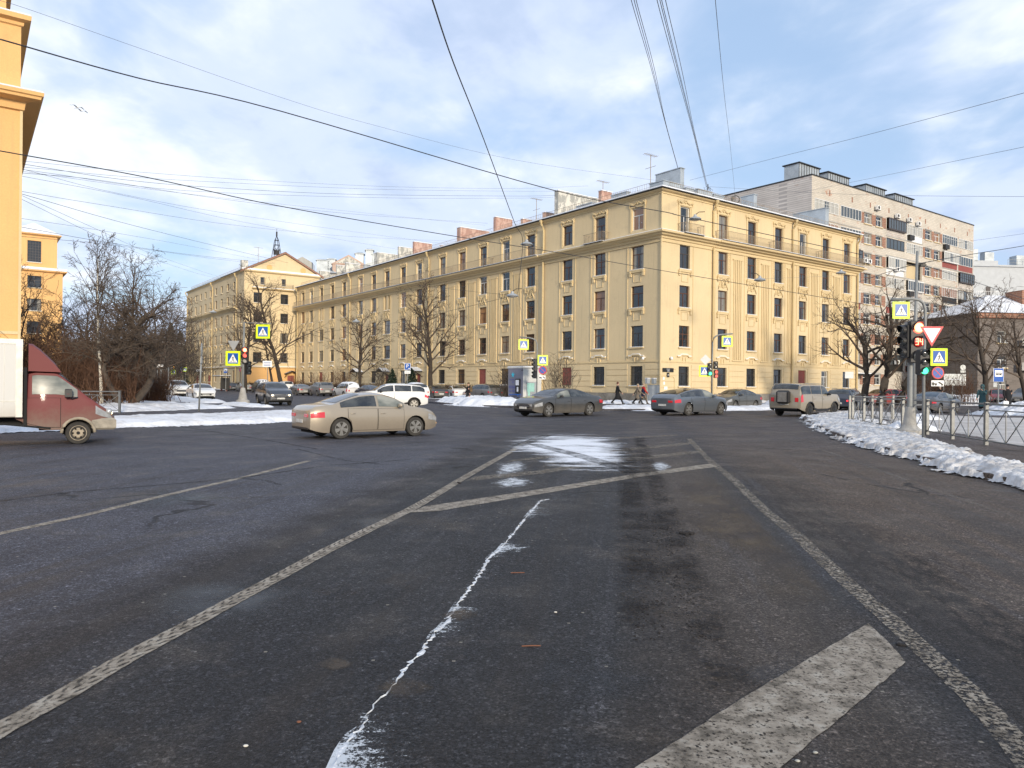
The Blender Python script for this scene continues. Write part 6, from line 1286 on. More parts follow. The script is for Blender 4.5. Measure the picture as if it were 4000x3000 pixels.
car('offroad_car', 'boxy sand beige off roader with black boot and spare wheel case', 'car', 'box', 4.55, 2.0, 1.88, 2.80, .385, SAGE, wheels(3155.6, 3250, 41.2, 2.80, 2.0, True, True), fo=.78, spokes=6, alloy=ALLOYD, trim=True, rails=True, spare=True, tum=.12, group=GC, sill=.30)
car('crossover', 'black crossover just beyond the off roader at the end of the railing', 'car', 'suv', 4.38, 1.82, 1.60, 2.65, .345, BLUEC, at(3306, 52, 52), trim=True, tail=True, rails=True, group=GC, sill=.24)
car('crossover', 'red crossover facing left beyond the railing and the traffic light', 'car', 'suv', 4.4, 1.82, 1.60, 2.65, .34, RED, at(3450, 67, 207), group=GC, sill=.24)
car('sedan', 'dark grey sedan seen through the railing right of the traffic lights', 'car', 'sedan', 4.85, 1.84, 1.46, 2.80, .34, DGREY, wheels(3666, 3731, 48.5, 2.80, 1.84, True, True), group=GC, tail=False, gside=CGLIGHT)
car('minivan', 'parked red minivan behind the bus stop sign', 'car', 'van', 4.3, 1.8, 1.7, 2.7, .33, RED, at(3898, 88, 242), group=GPK)
car('van', 'dull grey van cut off by the right picture edge', 'car', 'van', 4.9, 1.95, 1.95, 3.0, .34, MIDG, at(4010, 84, 215), group=GPK)
car('crossover', 'white crossover turning left just behind the beige sedan', 'car', 'suv', 4.48, 1.85, 1.64, 2.70, .345, WHITEP, at(1527, 47.5, 200), group=GC, trim=True, tail=True, sill=.24)
car('crossover', 'dark blue grey crossover with lit headlights coming towards us beside the red traffic light', 'car', 'suv', 4.55, 1.84, 1.68, 2.70, .355, carpaint('slate_blue_paint', (.03, .036, .05), .5, (.12, .105, .09)), at(1070, 53.5, -60), lights=True, trim=True, group=GC, sill=.24)
car('sedan', 'white sedan parked nose out at the park corner, behind the thin sign pole', 'car', 'sedan', 4.66, 1.81, 1.46, 2.68, .32, WHITEP, at(785, 65, -57), group=GPK)
car('large_suv', 'white large off road car with wide grille parked left of the white sedan', 'car', 'suv', 4.98, 1.97, 1.75, 2.90, .38, WHITEP, at(690, 76, -55), group=GPK, rails=True)
car('crossover', 'dark parked crossover behind the white large car', 'car', 'suv', 4.6, 1.85, 1.68, 2.7, .35, DGREY, at(632, 84, -55), group=GPK)
car('hatchback', 'dark blue parked car half hidden by the round reddish shrub', 'car', 'hatch', 4.2, 1.78, 1.55, 2.6, .32, BLUEC, at(590, 92, -55), group=GPK)
for nm, kind, px, Y, hd, Ln, W, H, m_, sn, lab in (
    ('hatchback', 'hatch', 904, 128, 122, 4.2, 1.75, 1.5, DGREY, 0, 'dark hatchback at the far end of the parked row'),
    ('sedan', 'sedan', 952, 122, 124, 4.4, 1.75, 1.47, SILV, 0, 'silver sedan behind the pole of the red traffic light'),
    ('van', 'van', 1018, 113, 122, 4.8, 1.9, 1.95, BLK, 1, 'black van with snow on its roof in the parked row'),
    ('van', 'van', 1112, 108, 122, 4.3, 1.8, 1.8, WHITEP, 0, 'small white van parked between the black van and the grey sedan'),
    ('sedan', 'sedan', 1173, 93, 122, 4.7, 1.81, 1.45, MIDG, 0, 'grey sedan parked tail out left of the muddy off roader'),
    ('offroad_car', 'suv', 1255, 89, 122, 4.6, 1.85, 1.74, MIDG, 0, 'muddy grey off road car in the parked row'),
    ('estate_car', 'van', 1352, 86, 126, 4.45, 1.75, 1.67, carpaint('snowy_white_paint', (.6, .6, .6), .5), 2, 'white estate car with snow covered bonnet and roof'),
    ('sedan', 'sedan', 1447, 78, 128, 4.5, 1.78, 1.47, BLUEC, 0, 'dark blue car hidden behind the white crossover'),
    ('crossover', 'suv', 1618, 76, 118, 4.5, 1.84, 1.66, WHITEP, 2, 'snow covered white crossover below the parking sign'),
    ('sedan', 'sedan', 1704, 79, 110, 4.5, 1.8, 1.48, BLK, 0, 'black sedan parked between the snowy crossover and a white sedan'),
    ('sedan', 'sedan', 1780, 81, 110, 4.4, 1.73, 1.46, WHITEP, 0, 'white sedan parked behind the pedestrian with a backpack'),
    ('crossover', 'suv', 1888, 77, 127, 4.65, 1.87, 1.68, MIDG, 0, 'big dusty grey crossover parked left of the water kiosk'),
    ('crossover', 'suv', 1975, 81, 127, 4.4, 1.83, 1.62, WHITEP, 0, 'white crossover peeping out behind the water kiosk')):
    car(nm, lab, 'car', kind, Ln, W, H, 2.62, .325 if kind != 'suv' else .35, m_, at(px, Y, hd), snow=sn, group=GPK, sill=.2 if kind != 'suv' else .25, spokes=5)

# the light truck on the left
cxy = wheels(-60, 308, 18.6, 2.9, 1.95, True, True); hdg = math.radians(33)
fw = Vector(((308 - 2000) / F * 18.9, 18.9)); dv = Vector((math.cos(hdg), math.sin(hdg))); lat = Vector((-dv.y, dv.x)); o_ = fw + lat * .93
TK = [(x_ * .86, a_, b_) for x_, a_, b_ in [(-1.28, 1.20, 1.86), (-1.1, 1.21, 1.92), (-.55, 1.21, 1.90), (-.38, 1.20, 1.77), (.24, 1.16, 1.22), (.36, 1.12, 1.15), (.62, .93, .98), (.84, .80, .85), (.93, .62, .68)]]
tr = car('light_truck', 'light truck with dusty red cab, wind deflector and white box at the left edge', 'truck', 'truck', 1.90, 1.84, 1.92, 2.5, .29, TRUCKR, (o_.x, o_.y, hdg), fo=.80, spokes=-6, alloy=MIDG if False else mottled('dusty_steel_wheel', (.33, .28, .21), .3, 6, .7), group=None, keys=TK, doors=2, tum=.12, sill=.38, glass=CGLIGHT, grille=True)
for c in list(tr.children):
    if c.name.startswith(('tail_light', 'rear_window', 'rear_diffuser')):
        for d_ in list(c.children): bpy.data.objects.remove(d_)
        bpy.data.objects.remove(c)
BOXM = principled('white_cargo_box', lambda g, b, o: LK(g, g.mix(g.ramp(g.math('ADD', g.math('MULTIPLY', g.noise(g.coord('Object'), 1.5, 5, .6), .5), g.math('SUBTRACT', 1.0, g.n('SeparateXYZ', i={0: g.n('TexCoord').outputs['Object']}).outputs[2])), [(.15, 0.), (.75, .75)]), (.50, .50, .485), (.30, .245, .175)), b.inputs['Base Color']), rough=.5)
q = MB(); q.bevbox(-3.85, -1.22, -1.02, 1.02, .72, 2.56, .02); q.build('cargo_box', BOXM, tr)
q = MB()
for x in [-3.85 + .325 * i for i in range(8)]: q.box(x - .004, x + .004, -1.026, -1.02, .75, 2.5)
q.box(-3.86, -1.20, -1.035, -1.02, 2.52, 2.62); q.box(-3.86, -1.20, 1.02, 1.035, 2.52, 2.62); q.box(-3.86, -1.20, -1.03, 1.03, 2.58, 2.64); q.box(-1.34, -1.20, -1.032, -1.02, .72, 2.55); q.box(-3.86, -1.2, -1.03, -1.02, 1.10, 1.12); q.build('box_trim', mottled('aluminium_trim', (.42, .42, .40), .2, 5, .45, .5), tr)
q = MB(); P = [(x_ * .86, z_) for x_, z_ in [(-1.26, 1.86), (-1.26, 2.50), (-1.16, 2.49), (-.98, 2.37), (-.78, 2.19), (-.60, 2.02), (-.44, 1.84)]]
for sgn_ in (0,):
    vs = []; n = len(P)
    for y_, k in ((-.86, .0), (-.74, .05), (.74, .05), (.86, .0)): vs += [(x, y_, z + (k if i not in (0, n - 1) else 0)) for i, (x, z) in enumerate(P)]
    q.add(vs, [(j * n + i, j * n + (i + 1) % n, (j + 1) * n + (i + 1) % n, (j + 1) * n + i) for j in range(3) for i in range(n)] + [tuple(range(n)), tuple(3 * n + i for i in range(n))])
q.build('wind_deflector', TRUCKR, tr, smooth=35)
q = MB(); q.box(-3.8, -.6, -.45, -.35, .50, .66); q.box(-3.8, -.6, .35, .45, .50, .66); q.box(-1.18, -1.11, -.9, .9, .5, 1.95); q.tube([(-4.2, -.85, .62), (-1.6, -.85, .55), (-.6, -.88, .42)], .025, 5); q.bevbox(-3.1, -2.3, -.95, -.5, .45, .70, .03); q.tube([(-2.2, -.9, .70), (-2.2, -.9, .42)], .02, 4); q.build('chassis', UNDER, tr)
q = MB(); q.bevbox(.30, .86, -.91, .91, .36, .66, .05); q.build('front_bumper', mottled('grey_bumper', (.30, .27, .22), .3, 5, .7), tr, smooth=30)
q = MB(); pts = [(math.cos(math.pi * i / 12) * .37, -.93, .30 + math.sin(math.pi * i / 12) * .37) for i in range(13)]; q.tube(pts, .04, 6); q.build('wheel_arch_trim', mottled('grey_arch', (.30, .26, .20), .3, 5, .8), tr, smooth=True)
q = MB(); q.ell((.69, -.70, .83), (.09, .16, .085), 12, 6, .7); lm = q.build('headlight', HEADM, tr, smooth=True); q = MB(); q.ell((.75, -.74, .80), (.04, .05, .045), 10, 6); q.build('headlight_bulb', HEADON, lm, smooth=True)
q = MB(); q.bevbox(-.31, -.15, -1.12, -.95, 1.20, 1.42, .02); q.tube([(-.17, -1.0, 1.18), (-.02, -.9, 1.2)], .02, 5); q.build('wing_mirror', DARKP, tr)
# ================================================================== signs and signals
def pedestrian_field(par, s_, y=-.02):
    """blue square with white triangle and walking figure, centred on the parent's origin"""
    q = MB(); q.box(-s_ * .36, s_ * .36, y - .004, y, -s_ * .36, s_ * .36); f = q.build('blue_field', BLUE, par)
    q = MB(); q.prism([(-s_ * .32, -s_ * .28), (s_ * .32, -s_ * .28), (0, s_ * .30)], y - .008, y - .0045); q.build('white_triangle', SWHITE, f)
    q = MB(); k = s_ * .01; y1, y0 = y - .0085, y - .012
    P = lambda pts: q.prism([(a * k, b * k) for a, b in pts], y0, y1)
    q.add([(math.cos(i * math.pi / 4) * 2.2 * k + 1 * k, y0, math.sin(i * math.pi / 4) * 2.2 * k + 11.5 * k) for i in range(8)], [tuple(range(8))])
    P([(-2.5, 8.5), (2.5, 9), (3, -1), (-2, -1)]); P([(-2, -1), (1, -1), (-5, -19), (-8, -18)]); P([(0, -1), (3, -1), (8, -18), (5, -19), (1, -8)]); P([(-2.5, 8.5), (-1, 6), (-6, 0), (-8, 1.5)]); P([(2.5, 9), (3, 5), (8, 1), (9.5, 3)])
    for a in (-22, -11, 0, 11): P([(a, -25), (a + 5, -25), (a + 7, -20.5), (a + 2, -20.5)])
    q.build('walking_figure', SBLACK, f)
def sign(par, name, kind, x, z, s_, y=-.06, rz=0., w_=None):
    e = MB(); w_ = w_ or s_
    if kind == 'ped': e.bevbox(-s_ / 2, s_ / 2, -.02, .0, -s_ / 2, s_ / 2, .008); o = e.build(name, LIME, par, (x, y, z), rz); pedestrian_field(o, s_ )
    elif kind == 'blueped': e.bevbox(-s_ * .42, s_ * .42, -.02, 0, -s_ * .42, s_ * .42, .006); o = e.build(name, SWHITE, par, (x, y, z), rz); pedestrian_field(o, s_ * 1.08)
    elif kind == 'yield':
        e.prism([(-s_ / 2, s_ * .43), (s_ / 2, s_ * .43), (0, -s_ * .43)], -.02, 0); o = e.build(name, SRED, par, (x, y, z), rz)
        q = MB(); q.prism([(-s_ * .36, s_ * .345), (s_ * .36, s_ * .345), (0, -s_ * .27)], -.026, -.0205); q.build('white_field', SWHITE, o)
    elif kind == 'yieldback': e.prism([(-s_ / 2, s_ * .43), (s_ / 2, s_ * .43), (0, -s_ * .43)], -.02, 0); o = e.build(name, SGREY, par, (x, y, z), rz)
    elif kind == 'nostop':
        e.lathe([(s_ / 2, 0), (s_ / 2, -.02)], (0, 0, 0), 24, 0, 'y'); o = e.build(name, SRED, par, (x, y, z), rz); q = MB(); q.lathe([(s_ * .40, -.0205), (s_ * .40, -.024)], (0, 0, 0), 24, 0, 'y'); q.build('blue_field', BLUE, o)
        q = MB(); h = s_ * .40
        for sg in (-1, 1): q.prism([(-.29 * s_, -sg * .27 * s_ - .03 * s_), (-.27 * s_, -sg * .29 * s_ + .03 * s_), (.29 * s_, sg * .27 * s_ + .03 * s_), (.27 * s_, sg * .29 * s_ - .03 * s_)], -.028 - .001 * sg, -.0245)
        q.build('red_cross', SRED, o)
    elif kind == 'tow':
        e.bevbox(-w_ / 2, w_ / 2, -.02, 0, -s_ / 2, s_ / 2, .006); o = e.build(name, SWHITE, par, (x, y, z), rz); q = MB()
        q.prism([(-.46 * w_, -.2 * s_), (-.05 * w_, -.2 * s_), (-.08 * w_, .02 * s_), (-.25 * w_, .02 * s_), (-.32 * w_, .2 * s_), (-.46 * w_, .15 * s_)], -.025, -.0205); q.prism([(-.15 * w_, .0), (-.12 * w_, .04 * s_), (.02 * w_, .3 * s_), (.05 * w_, .27 * s_)], -.026, -.0205)
        q.prism([(.04 * w_, .22 * s_), (.14 * w_, .3 * s_), (.44 * w_, -.1 * s_), (.44 * w_, -.22 * s_), (.38 * w_, -.26 * s_), (.08 * w_, .02 * s_)], -.025, -.0205)
        for xx, zz in ((-.36, -.24), (-.14, -.24), (.36, -.24)): q.lathe([(.075 * w_, -.0205), (.075 * w_, -.027)], (xx * w_, 0, zz * s_), 10, 0, 'y')
        q.build('tow_truck_figure', SBLACK, o)
    elif kind == 'round_back': e.lathe([(s_ / 2, 0), (s_ / 2, -.02)], (0, 0, 0), 24, 0, 'y'); o = e.build(name, SGREY, par, (x, y, z), rz)
    elif kind == 'diamond_back': e.prism([(-s_ / 2, 0), (0, -s_ / 2), (s_ / 2, 0), (0, s_ / 2)], -.02, 0); o = e.build(name, SGREY, par, (x, y, z), rz)
    elif kind == 'diamond': e.prism([(-s_ / 2, 0), (0, -s_ / 2), (s_ / 2, 0), (0, s_ / 2)], -.02, 0); o = e.build(name, SWHITE, par, (x, y, z), rz); q = MB(); q.prism([(-s_ * .34, 0), (0, -s_ * .34), (s_ * .34, 0), (0, s_ * .34)], -.026, -.0205); q.build('amber_field', AMB, o)
    elif kind == 'back': e.bevbox(-w_ / 2, w_ / 2, -.02, 0, -s_ / 2, s_ / 2, .006); o = e.build(name, SGREY, par, (x, y, z), rz)
    elif kind == 'white': e.bevbox(-w_ / 2, w_ / 2, -.02, 0, -s_ / 2, s_ / 2, .006); o = e.build(name, SWHITE, par, (x, y, z), rz)
    elif kind == 'parking':
        e.bevbox(-s_ / 2, s_ / 2, -.02, 0, -s_ * .55, s_ * .55, .006); o = e.build(name, SWHITE, par, (x, y, z), rz); q = MB(); q.box(-s_ * .45, s_ * .45, -.024, -.0205, -s_ * .50, s_ * .50); q.build('blue_field', BLUE, o); text('P', s_ * .85, SWHITE, o, (-.02, -.027, .02), (math.pi / 2, 0, 0))
        q = MB(); q.box(s_ * .12, s_ * .38, -.028, -.0245, -s_ * .36, -s_ * .24); q.build('white_bar', SWHITE, o)
    elif kind == 'bus':
        e.bevbox(-w_ / 2, w_ / 2, -.03, 0, -s_ / 2, s_ / 2, .012); o = e.build(name, SWHITE, par, (x, y, z), rz); q = MB(); q.box(-w_ * .47, w_ * .47, -.034, -.0305, -s_ * .485, s_ * .485); q.build('blue_field', BLUE, o)
        q = MB(); q.box(-w_ * .37, w_ * .37, -.038, -.0345, -s_ * .12, s_ * .35); q.build('white_field', SWHITE, o)
        q = MB(); q.prism([(-.30 * w_, .02 * s_), (.28 * w_, .02 * s_), (.30 * w_, .10 * s_), (.26 * w_, .18 * s_), (-.28 * w_, .18 * s_), (-.30 * w_, .10 * s_)], -.042, -.0385); q.lathe([(.055 * w_, -.0385), (.055 * w_, -.044)], (-.17 * w_, 0, .015 * s_), 10, 0, 'y'); q.lathe([(.055 * w_, -.0385), (.055 * w_, -.044)], (.17 * w_, 0, .015 * s_), 10, 0, 'y')
        q.build('bus_figure', SBLACK, o); q = MB()
        for i in range(6): q.box((-.25 + i * .085) * w_, (-.19 + i * .085) * w_, -.044, -.0425, .10 * s_, .155 * s_)
        q.build('bus_windows', SWHITE, o)
    return o
REDL = principled('red_signal_light', base=(.8, .1, .05), emit=(1, .10, .06), es=3.2); REDC = principled('red_signal_core', base=(1, .6, .3), emit=(1, .42, .16), es=3.2); GRNL = principled('green_signal_light', base=(.1, .7, .3), emit=(.05, 1, .42), es=1.6); LENS = principled('unlit_lens', base=(.05, .055, .055), rough=.15, coat=1.); LENSG = principled('pale_unlit_lens', base=(.35, .34, .31), rough=.2); DIM = principled('dim_red_light', base=(.5, .12, .1), emit=(1, .12, .08), es=.8); DIGIT = principled('red_led_digits', base=(1, .3, .2), emit=(1, .16, .08), es=5.)
DIGITBG = principled('digit_backing', base=(.18, .01, .01), rough=.3)
def signal_head(par, x, z, r, states, y=-.12, rz=0., name='signal_head', text_=None):
    n = len(states); s_ = r * 2.45; q = MB(); q.bevbox(-s_ / 2, s_ / 2, -.0, .24, -n * s_ / 2, n * s_ / 2, .03); h = q.build(name, DARKP, par, (x, y, z), rz)
    for i, st_ in enumerate(states):
        zz = (n - 1) / 2 * s_ - i * s_; q = MB(); pts = []
        k = 12; vs = []
        for yy, f in ((-.20, 1.0), (-.01, 1.06)):
            for j in range(k + 1): a = math.radians(-25 + 230 * j / k); vs.append((math.cos(a) * r * f, yy * (.5 + .5 * max(0, math.sin(a))), zz + math.sin(a) * r * f))
        q.add(vs, [(j, j + 1, k + 2 + j, k + 1 + j) for j in range(k)]); q.build('visor', DARKP, h, recalc=False)
        m_ = {'R': REDL, 'G': GRNL, 'o': LENS, 'g': LENSG, 'r': DIM, '#': DIGITBG}[st_]
        q = MB(); q.lathe([(r, -.002), (r * .97, -.02), (r * .7, -.035), (.001, -.045)], (0, 0, zz), 20, 0, 'y'); le = q.build('lens', m_, h, smooth=True)
        if st_ == 'R': q = MB(); q.lathe([(r * .80, -.05), (r * .6, -.07), (.001, -.08)], (0, 0, zz), 18, 0, 'y'); q.build('bulb_glow', REDC, le, smooth=True)
        if st_ == '#' :
            q = MB(); SEG = {'3': 'abcdg', '4': 'bcfg'}; sw, sh, t_ = r * .42, r * .5, r * .10
            for di, ch in enumerate(text_):
                cx = (-.36 + .72 * di) * r; S4 = dict(a=(cx - sw / 2, cx + sw / 2, sh, sh), g=(cx - sw / 2, cx + sw / 2, 0, 0), d=(cx - sw / 2, cx + sw / 2, -sh, -sh), b=(cx + sw / 2, cx + sw / 2, 0, sh), c=(cx + sw / 2, cx + sw / 2, -sh, 0), f=(cx - sw / 2, cx - sw / 2, 0, sh), e=(cx - sw / 2, cx - sw / 2, -sh, 0))
                for sname in SEG[ch]: a, c, lo, hi = S4[sname]; q.box(a - t_ / 2, c + t_ / 2, -.06 - .002 * 'abcdefg'.index(sname), -.048, zz + lo - t_ / 2, zz + hi + t_ / 2)
            q.build('countdown_digits', DIGIT, h)
    return h
def pole_thing(name, label, cat, px, py, Y=None, z=.12, group=None, rz=0.):
    p = gp(px, py, z) if Y is None else pp(px, py, Y); p.z = z; return thing(name, label, cat, p, rz, group), p
def local(p, px, py, Yoff=0.):       # (x, z) of a photo point in the plane of p, relative to p
    a = pp(px, py, p.y + Yoff); return a.x - p.x, a.z - p.z
GT = 'traffic signal poles'; GPOLE = 'sign poles'
# near traffic light with countdown
t, p = pole_thing('traffic_light', 'near traffic light with lit red lamp, red 34 countdown and round concrete foot', 'traffic light', 3555, 1680, group=GT)
zt = local(p, 3552, 1250)[1]; q = MB(); q.tube([(0, 0, .0), (0, 0, zt)], .085, 12); q.build('pole', POLEM, t, smooth=40); q = MB(); q.lathe([(.42, 0), (.42, .14), (.30, .2), (.22, .3), (.14, .85), (.12, .9)], (0, 0, 0), 20); q.build('concrete_foot', CONC, t, smooth=30)
q = MB(); q.lathe([(.16, .62), (.155, .70)], (0, 0, 0), 20, cap=False); q.build('orange_band', AMB if False else mottled('faded_orange', (.45, .22, .05), .4, 9, .8), t, smooth=True)
q = MB(); q.box(-.16, .16, -.1, .1, zt - .04, zt + .06); q.build('pole_cap', CONC, t)
x, z = local(p, 3562, 1322); signal_head(t, x, z, .19, 'R#o', y=-.36, text_='34'); signal_head(t, x - .36, z + .03, .15, 'ooo', y=-.12, rz=-1.35)
q = MB(); q.tube([(0, 0, z - .3), (x, -.2, z - .3)], .03, 6); q.tube([(0, 0, z + .3), (x, -.2, z + .3)], .03, 6); q.build('bracket', GALV, t)
# slim pole with green pedestrian light and sign stack
t, p = pole_thing('sign_pole', 'slim bent pole with give way sign, crossing signs, no stopping disc and green lamp', 'sign pole', 3609, 1700, group=GPOLE)
P = [local(p, a, b) for a, b in ((3609, 1690), (3608, 1400), (3612, 1250), (3611, 1190), (3603, 1168), (3588, 1156), (3560, 1152), (3478, 1156))]; q = MB(); q.tube([(0, 0, 0)] + [(x, 0, z) for x, z in P[1:]], .045, 8); q.build('pole', POLEM, t, smooth=True)
x, z = local(p, 3512, 1198); sign(t, 'crossing_sign', 'ped', x, z, 66 / F * p.y); q = MB(); q.tube([(x - .15, 0, z + .2), (x - .15, 0, z + .45)], .015, 5); q.tube([(x + .15, 0, z + .2), (x + .15, 0, z + .45)], .015, 5); q.build('hanger', GALV, t)
x, z = local(p, 3631, 1299); sign(t, 'give_way_sign', 'yield', x, z, 92 / F * p.y, -.08)
x, z = local(p, 3658, 1379); sign(t, 'crossing_sign', 'ped', x, z, 68 / F * p.y, -.10, .06)
x, z = local(p, 3656, 1440); sign(t, 'no_stopping_sign', 'nostop', x, z, 48 / F * p.y, -.08)
x, z = local(p, 3655, 1481); sign(t, 'tow_away_sign', 'tow', x, z, 23 / F * p.y, -.08, 0, 48 / F * p.y)
x, z = local(p, 3597, 1399); signal_head(t, x, z, .105, 'ooG', y=-.20); x, z = local(p, 3618, 1400); signal_head(t, x, z, .10, 'ooo', y=.05, rz=math.pi * .5)
# catenary mast behind
t, p = pole_thing('cable_mast', 'tall grey mast behind the traffic light carrying street cables', 'mast', 3571, 1650, Y=33, z=.12); x, z = local(p, 3578, 965); q = MB(); q.tube([(0, 0, 0), (x * .3, 0, z * .5), (x, 0, z)], [.10, .075, .055], 10); q.build('mast', POLEM, t, smooth=True)
q = MB(); x, z = local(p, 3580, 1015); q.tube([(x, 0, z), (x + .3, -.1, z + .02)], .03, 5); q.box(x + .1, x + .35, -.08, .08, z - .12, z - .02); q.build('cable_clamp', IRON, t)
# left traffic light
t, p = pole_thing('traffic_light', 'traffic light with red lamp and round concrete foot at the park corner', 'traffic light', 949, 1586, group=GT)
xt, zt = local(p, 952, 1268); q = MB(); q.tube([(0, 0, 0), (0, 0, zt * .55), (xt, 0, zt)], [.09, .08, .055], 10); q.tube([(xt, 0, zt - .05), (local(p, 1057, 1274)[0], 0, local(p, 1057, 1274)[1])], .035, 6); q.build('pole', POLEM, t, smooth=True)
q = MB(); q.lathe([(.48, 0), (.46, .2), (.32, .28), (.16, 1.05), (.12, 1.1)], (0, 0, 0), 18); q.build('concrete_foot', CONC, t, smooth=30)
x, z = local(p, 961, 1399); signal_head(t, x, z, .155, 'Rrg', y=-.25)
x, z = local(p, 972, 1428); signal_head(t, x, z - .35, .13, 'ooo', y=.02, rz=.9)
x, z = local(p, 911, 1411); sign(t, 'crossing_sign', 'ped', x, z, 57 / F * p.y, -.08); x, z = local(p, 912, 1362); sign(t, 'give_way_sign', 'yieldback', x, z, 46 / F * p.y, -.05)
x, z = local(p, 1026, 1305); sign(t, 'crossing_sign', 'ped', x, z, 54 / F * p.y, -.05); x, z = local(p, 942, 1455); sign(t, 'no_stopping_sign', 'nostop', x - .05, z, 16 / F * p.y, -.1, -.9)
q = MB(); a, b_ = local(p, 905, 1340), local(p, 950, 1345); q.tube([(a[0], 0, local(p, 905, 1400)[1]), (a[0], 0, a[1])], .02, 5); q.tube([(a[0], 0, local(p, 905, 1395)[1]), (0, 0, local(p, 950, 1395)[1])], .02, 5); q.build('bracket', GALV, t)
# thin pole with edge-on round sign
t, p = pole_thing('sign_pole', 'thin leaning grey pole with edge on round sign standing in the snow strip', 'sign pole', 778, 1619, group=GPOLE)
a = local(p, 787, 1360); q = MB(); q.tube([(0, 0, 0), (a[0], 0, a[1])], .045, 8); q.build('pole', POLEM, t, smooth=True); x, z = local(p, 788, 1377); sign(t, 'round_sign', 'round_back', x, z, .65, -.05, 1.85); x, z = local(p, 788, 1418); sign(t, 'plate', 'back', x, z, .32, -.05, 1.85, .6)
# parking sign
t, p = pole_thing('sign_pole', 'blue parking sign on a pole above the snow covered white crossover', 'sign pole', 1591, 1545, Y=66, group=GPOLE)
q = MB(); z = local(p, 1591, 1422)[1]; q.tube([(0, 0, 0), (0, 0, z)], .035, 6); q.build('pole', POLEM, t); x, z = local(p, 1592, 1436); sign(t, 'parking_sign', 'parking', x, z, 24 / F * p.y); x, z = local(p, 1592, 1458); o = sign(t, 'hours_plate', 'white', x, z, 12 / F * p.y, w_=23 / F * p.y); text('8.00-20.00', .10, SBLACK, o, (0, -.024, 0), (math.pi / 2, 0, 0))
# pole by the kiosk
t, p = pole_thing('traffic_light', 'traffic light seen from the side with crossing signs beside the water kiosk', 'traffic light', 2097, 1571, Y=60, group=GT)
P = [local(p, a, b) for a, b in ((2097, 1400), (2097, 1345), (2092, 1330), (2080, 1322), (2066, 1319), (2027, 1316))]; q = MB(); q.tube([(0, 0, 0)] + [(x, 0, z) for x, z in P], .05, 8); q.build('pole', POLEM, t, smooth=True)
x, z = local(p, 2044, 1346); sign(t, 'crossing_sign', 'ped', x, z, 40 / F * p.y, -.05, .15); x, z = local(p, 2119, 1406); sign(t, 'crossing_sign', 'ped', x, z, 40 / F * p.y, -.05, .12); x, z = local(p, 2119, 1445); sign(t, 'no_stopping_sign', 'nostop', x, z, 32 / F * p.y, -.05); x, z = local(p, 2118, 1473); sign(t, 'tow_away_sign', 'tow', x, z, 15 / F * p.y, -.05, 0, 25 / F * p.y)
x, z = local(p, 2085, 1437); signal_head(t, x, z + .25, .14, 'ooo', y=-.12, rz=-1.2); signal_head(t, x - .02, z - .55, .12, 'oo', y=-.15, rz=-.9)
# pole before the right facade
t, p = pole_thing('traffic_light', 'traffic light with a green lamp before the right facade of the corner tenement', 'traffic light', 2781, 1568, Y=58, group=GT)
P = [local(p, a, b) for a, b in ((2781, 1400), (2782, 1330), (2787, 1312), (2798, 1303), (2812, 1299), (2860, 1295))]; q = MB(); q.tube([(0, 0, 0)] + [(x, 0, z) for x, z in P], .055, 8); q.build('pole', POLEM, t, smooth=True)
x, z = local(p, 2838, 1325); sign(t, 'crossing_sign', 'ped', x, z, 42 / F * p.y, -.05); x, z = local(p, 2751, 1442); sign(t, 'crossing_sign', 'ped', x, z, 43 / F * p.y, -.03); x, z = local(p, 2754, 1398); sign(t, 'diamond_sign', 'diamond_back', x, z, 42 / F * p.y, -.05)
x, z = local(p, 2771, 1435); signal_head(t, x, z, .135, 'ooG', y=-.2); x, z = local(p, 2794, 1428); signal_head(t, x, z + .18, .13, 'oo', y=-.15); signal_head(t, x + .03, z - .5, .13, 'rr', y=-.18)
# right hand poles
t, p = pole_thing('sign_pole', 'pole with a square sign seen from behind at the right end of the tenement', 'sign pole', 3315, 1560, Y=60, group=GPOLE); q = MB(); q.tube([(0, 0, 0), (0, 0, local(p, 3315, 1440)[1])], .035, 6); q.build('pole', POLEM, t); x, z = local(p, 3316, 1452); sign(t, 'sign_back', 'back', x, z, 26 / F * p.y, -.04, 0, 33 / F * p.y)
t, p = pole_thing('bus_stop_sign', 'blue and white bus stop sign on a pole near the right edge', 'bus stop sign', 3900, 1608, Y=49); q = MB(); q.tube([(0, 0, 0), (0, 0, local(p, 3900, 1430)[1])], .04, 8); q.build('pole', POLEM, t); x, z = local(p, 3897, 1446); sign(t, 'bus_stop_plate', 'bus', x, z, 53 / F * p.y, -.06, .08, 42 / F * p.y); x, z = local(p, 3889, 1484); sign(t, 'small_plate', 'back', x, z, 18 / F * p.y, .05, .1, 16 / F * p.y)
t, p = pole_thing('direction_board', 'wide grey direction board seen from behind on two posts', 'road sign', 3728, 1560, Y=78); q = MB()
for a in (3686, 3721): x, z = local(p, a, 1445); q.tube([(x, 0, 0), (x, 0, z)], .05, 6)
q.build('post', POLEM, t); x, z = local(p, 3728, 1466); sign(t, 'board', 'back', x, z, 45 / F * p.y, -.06, 0, 86 / F * p.y); q = MB(); q.box(x - 1.15, x + 1.15, -.12, -.081, z - .03, z + .06); q.build('snow_cap', SNOWC, t)
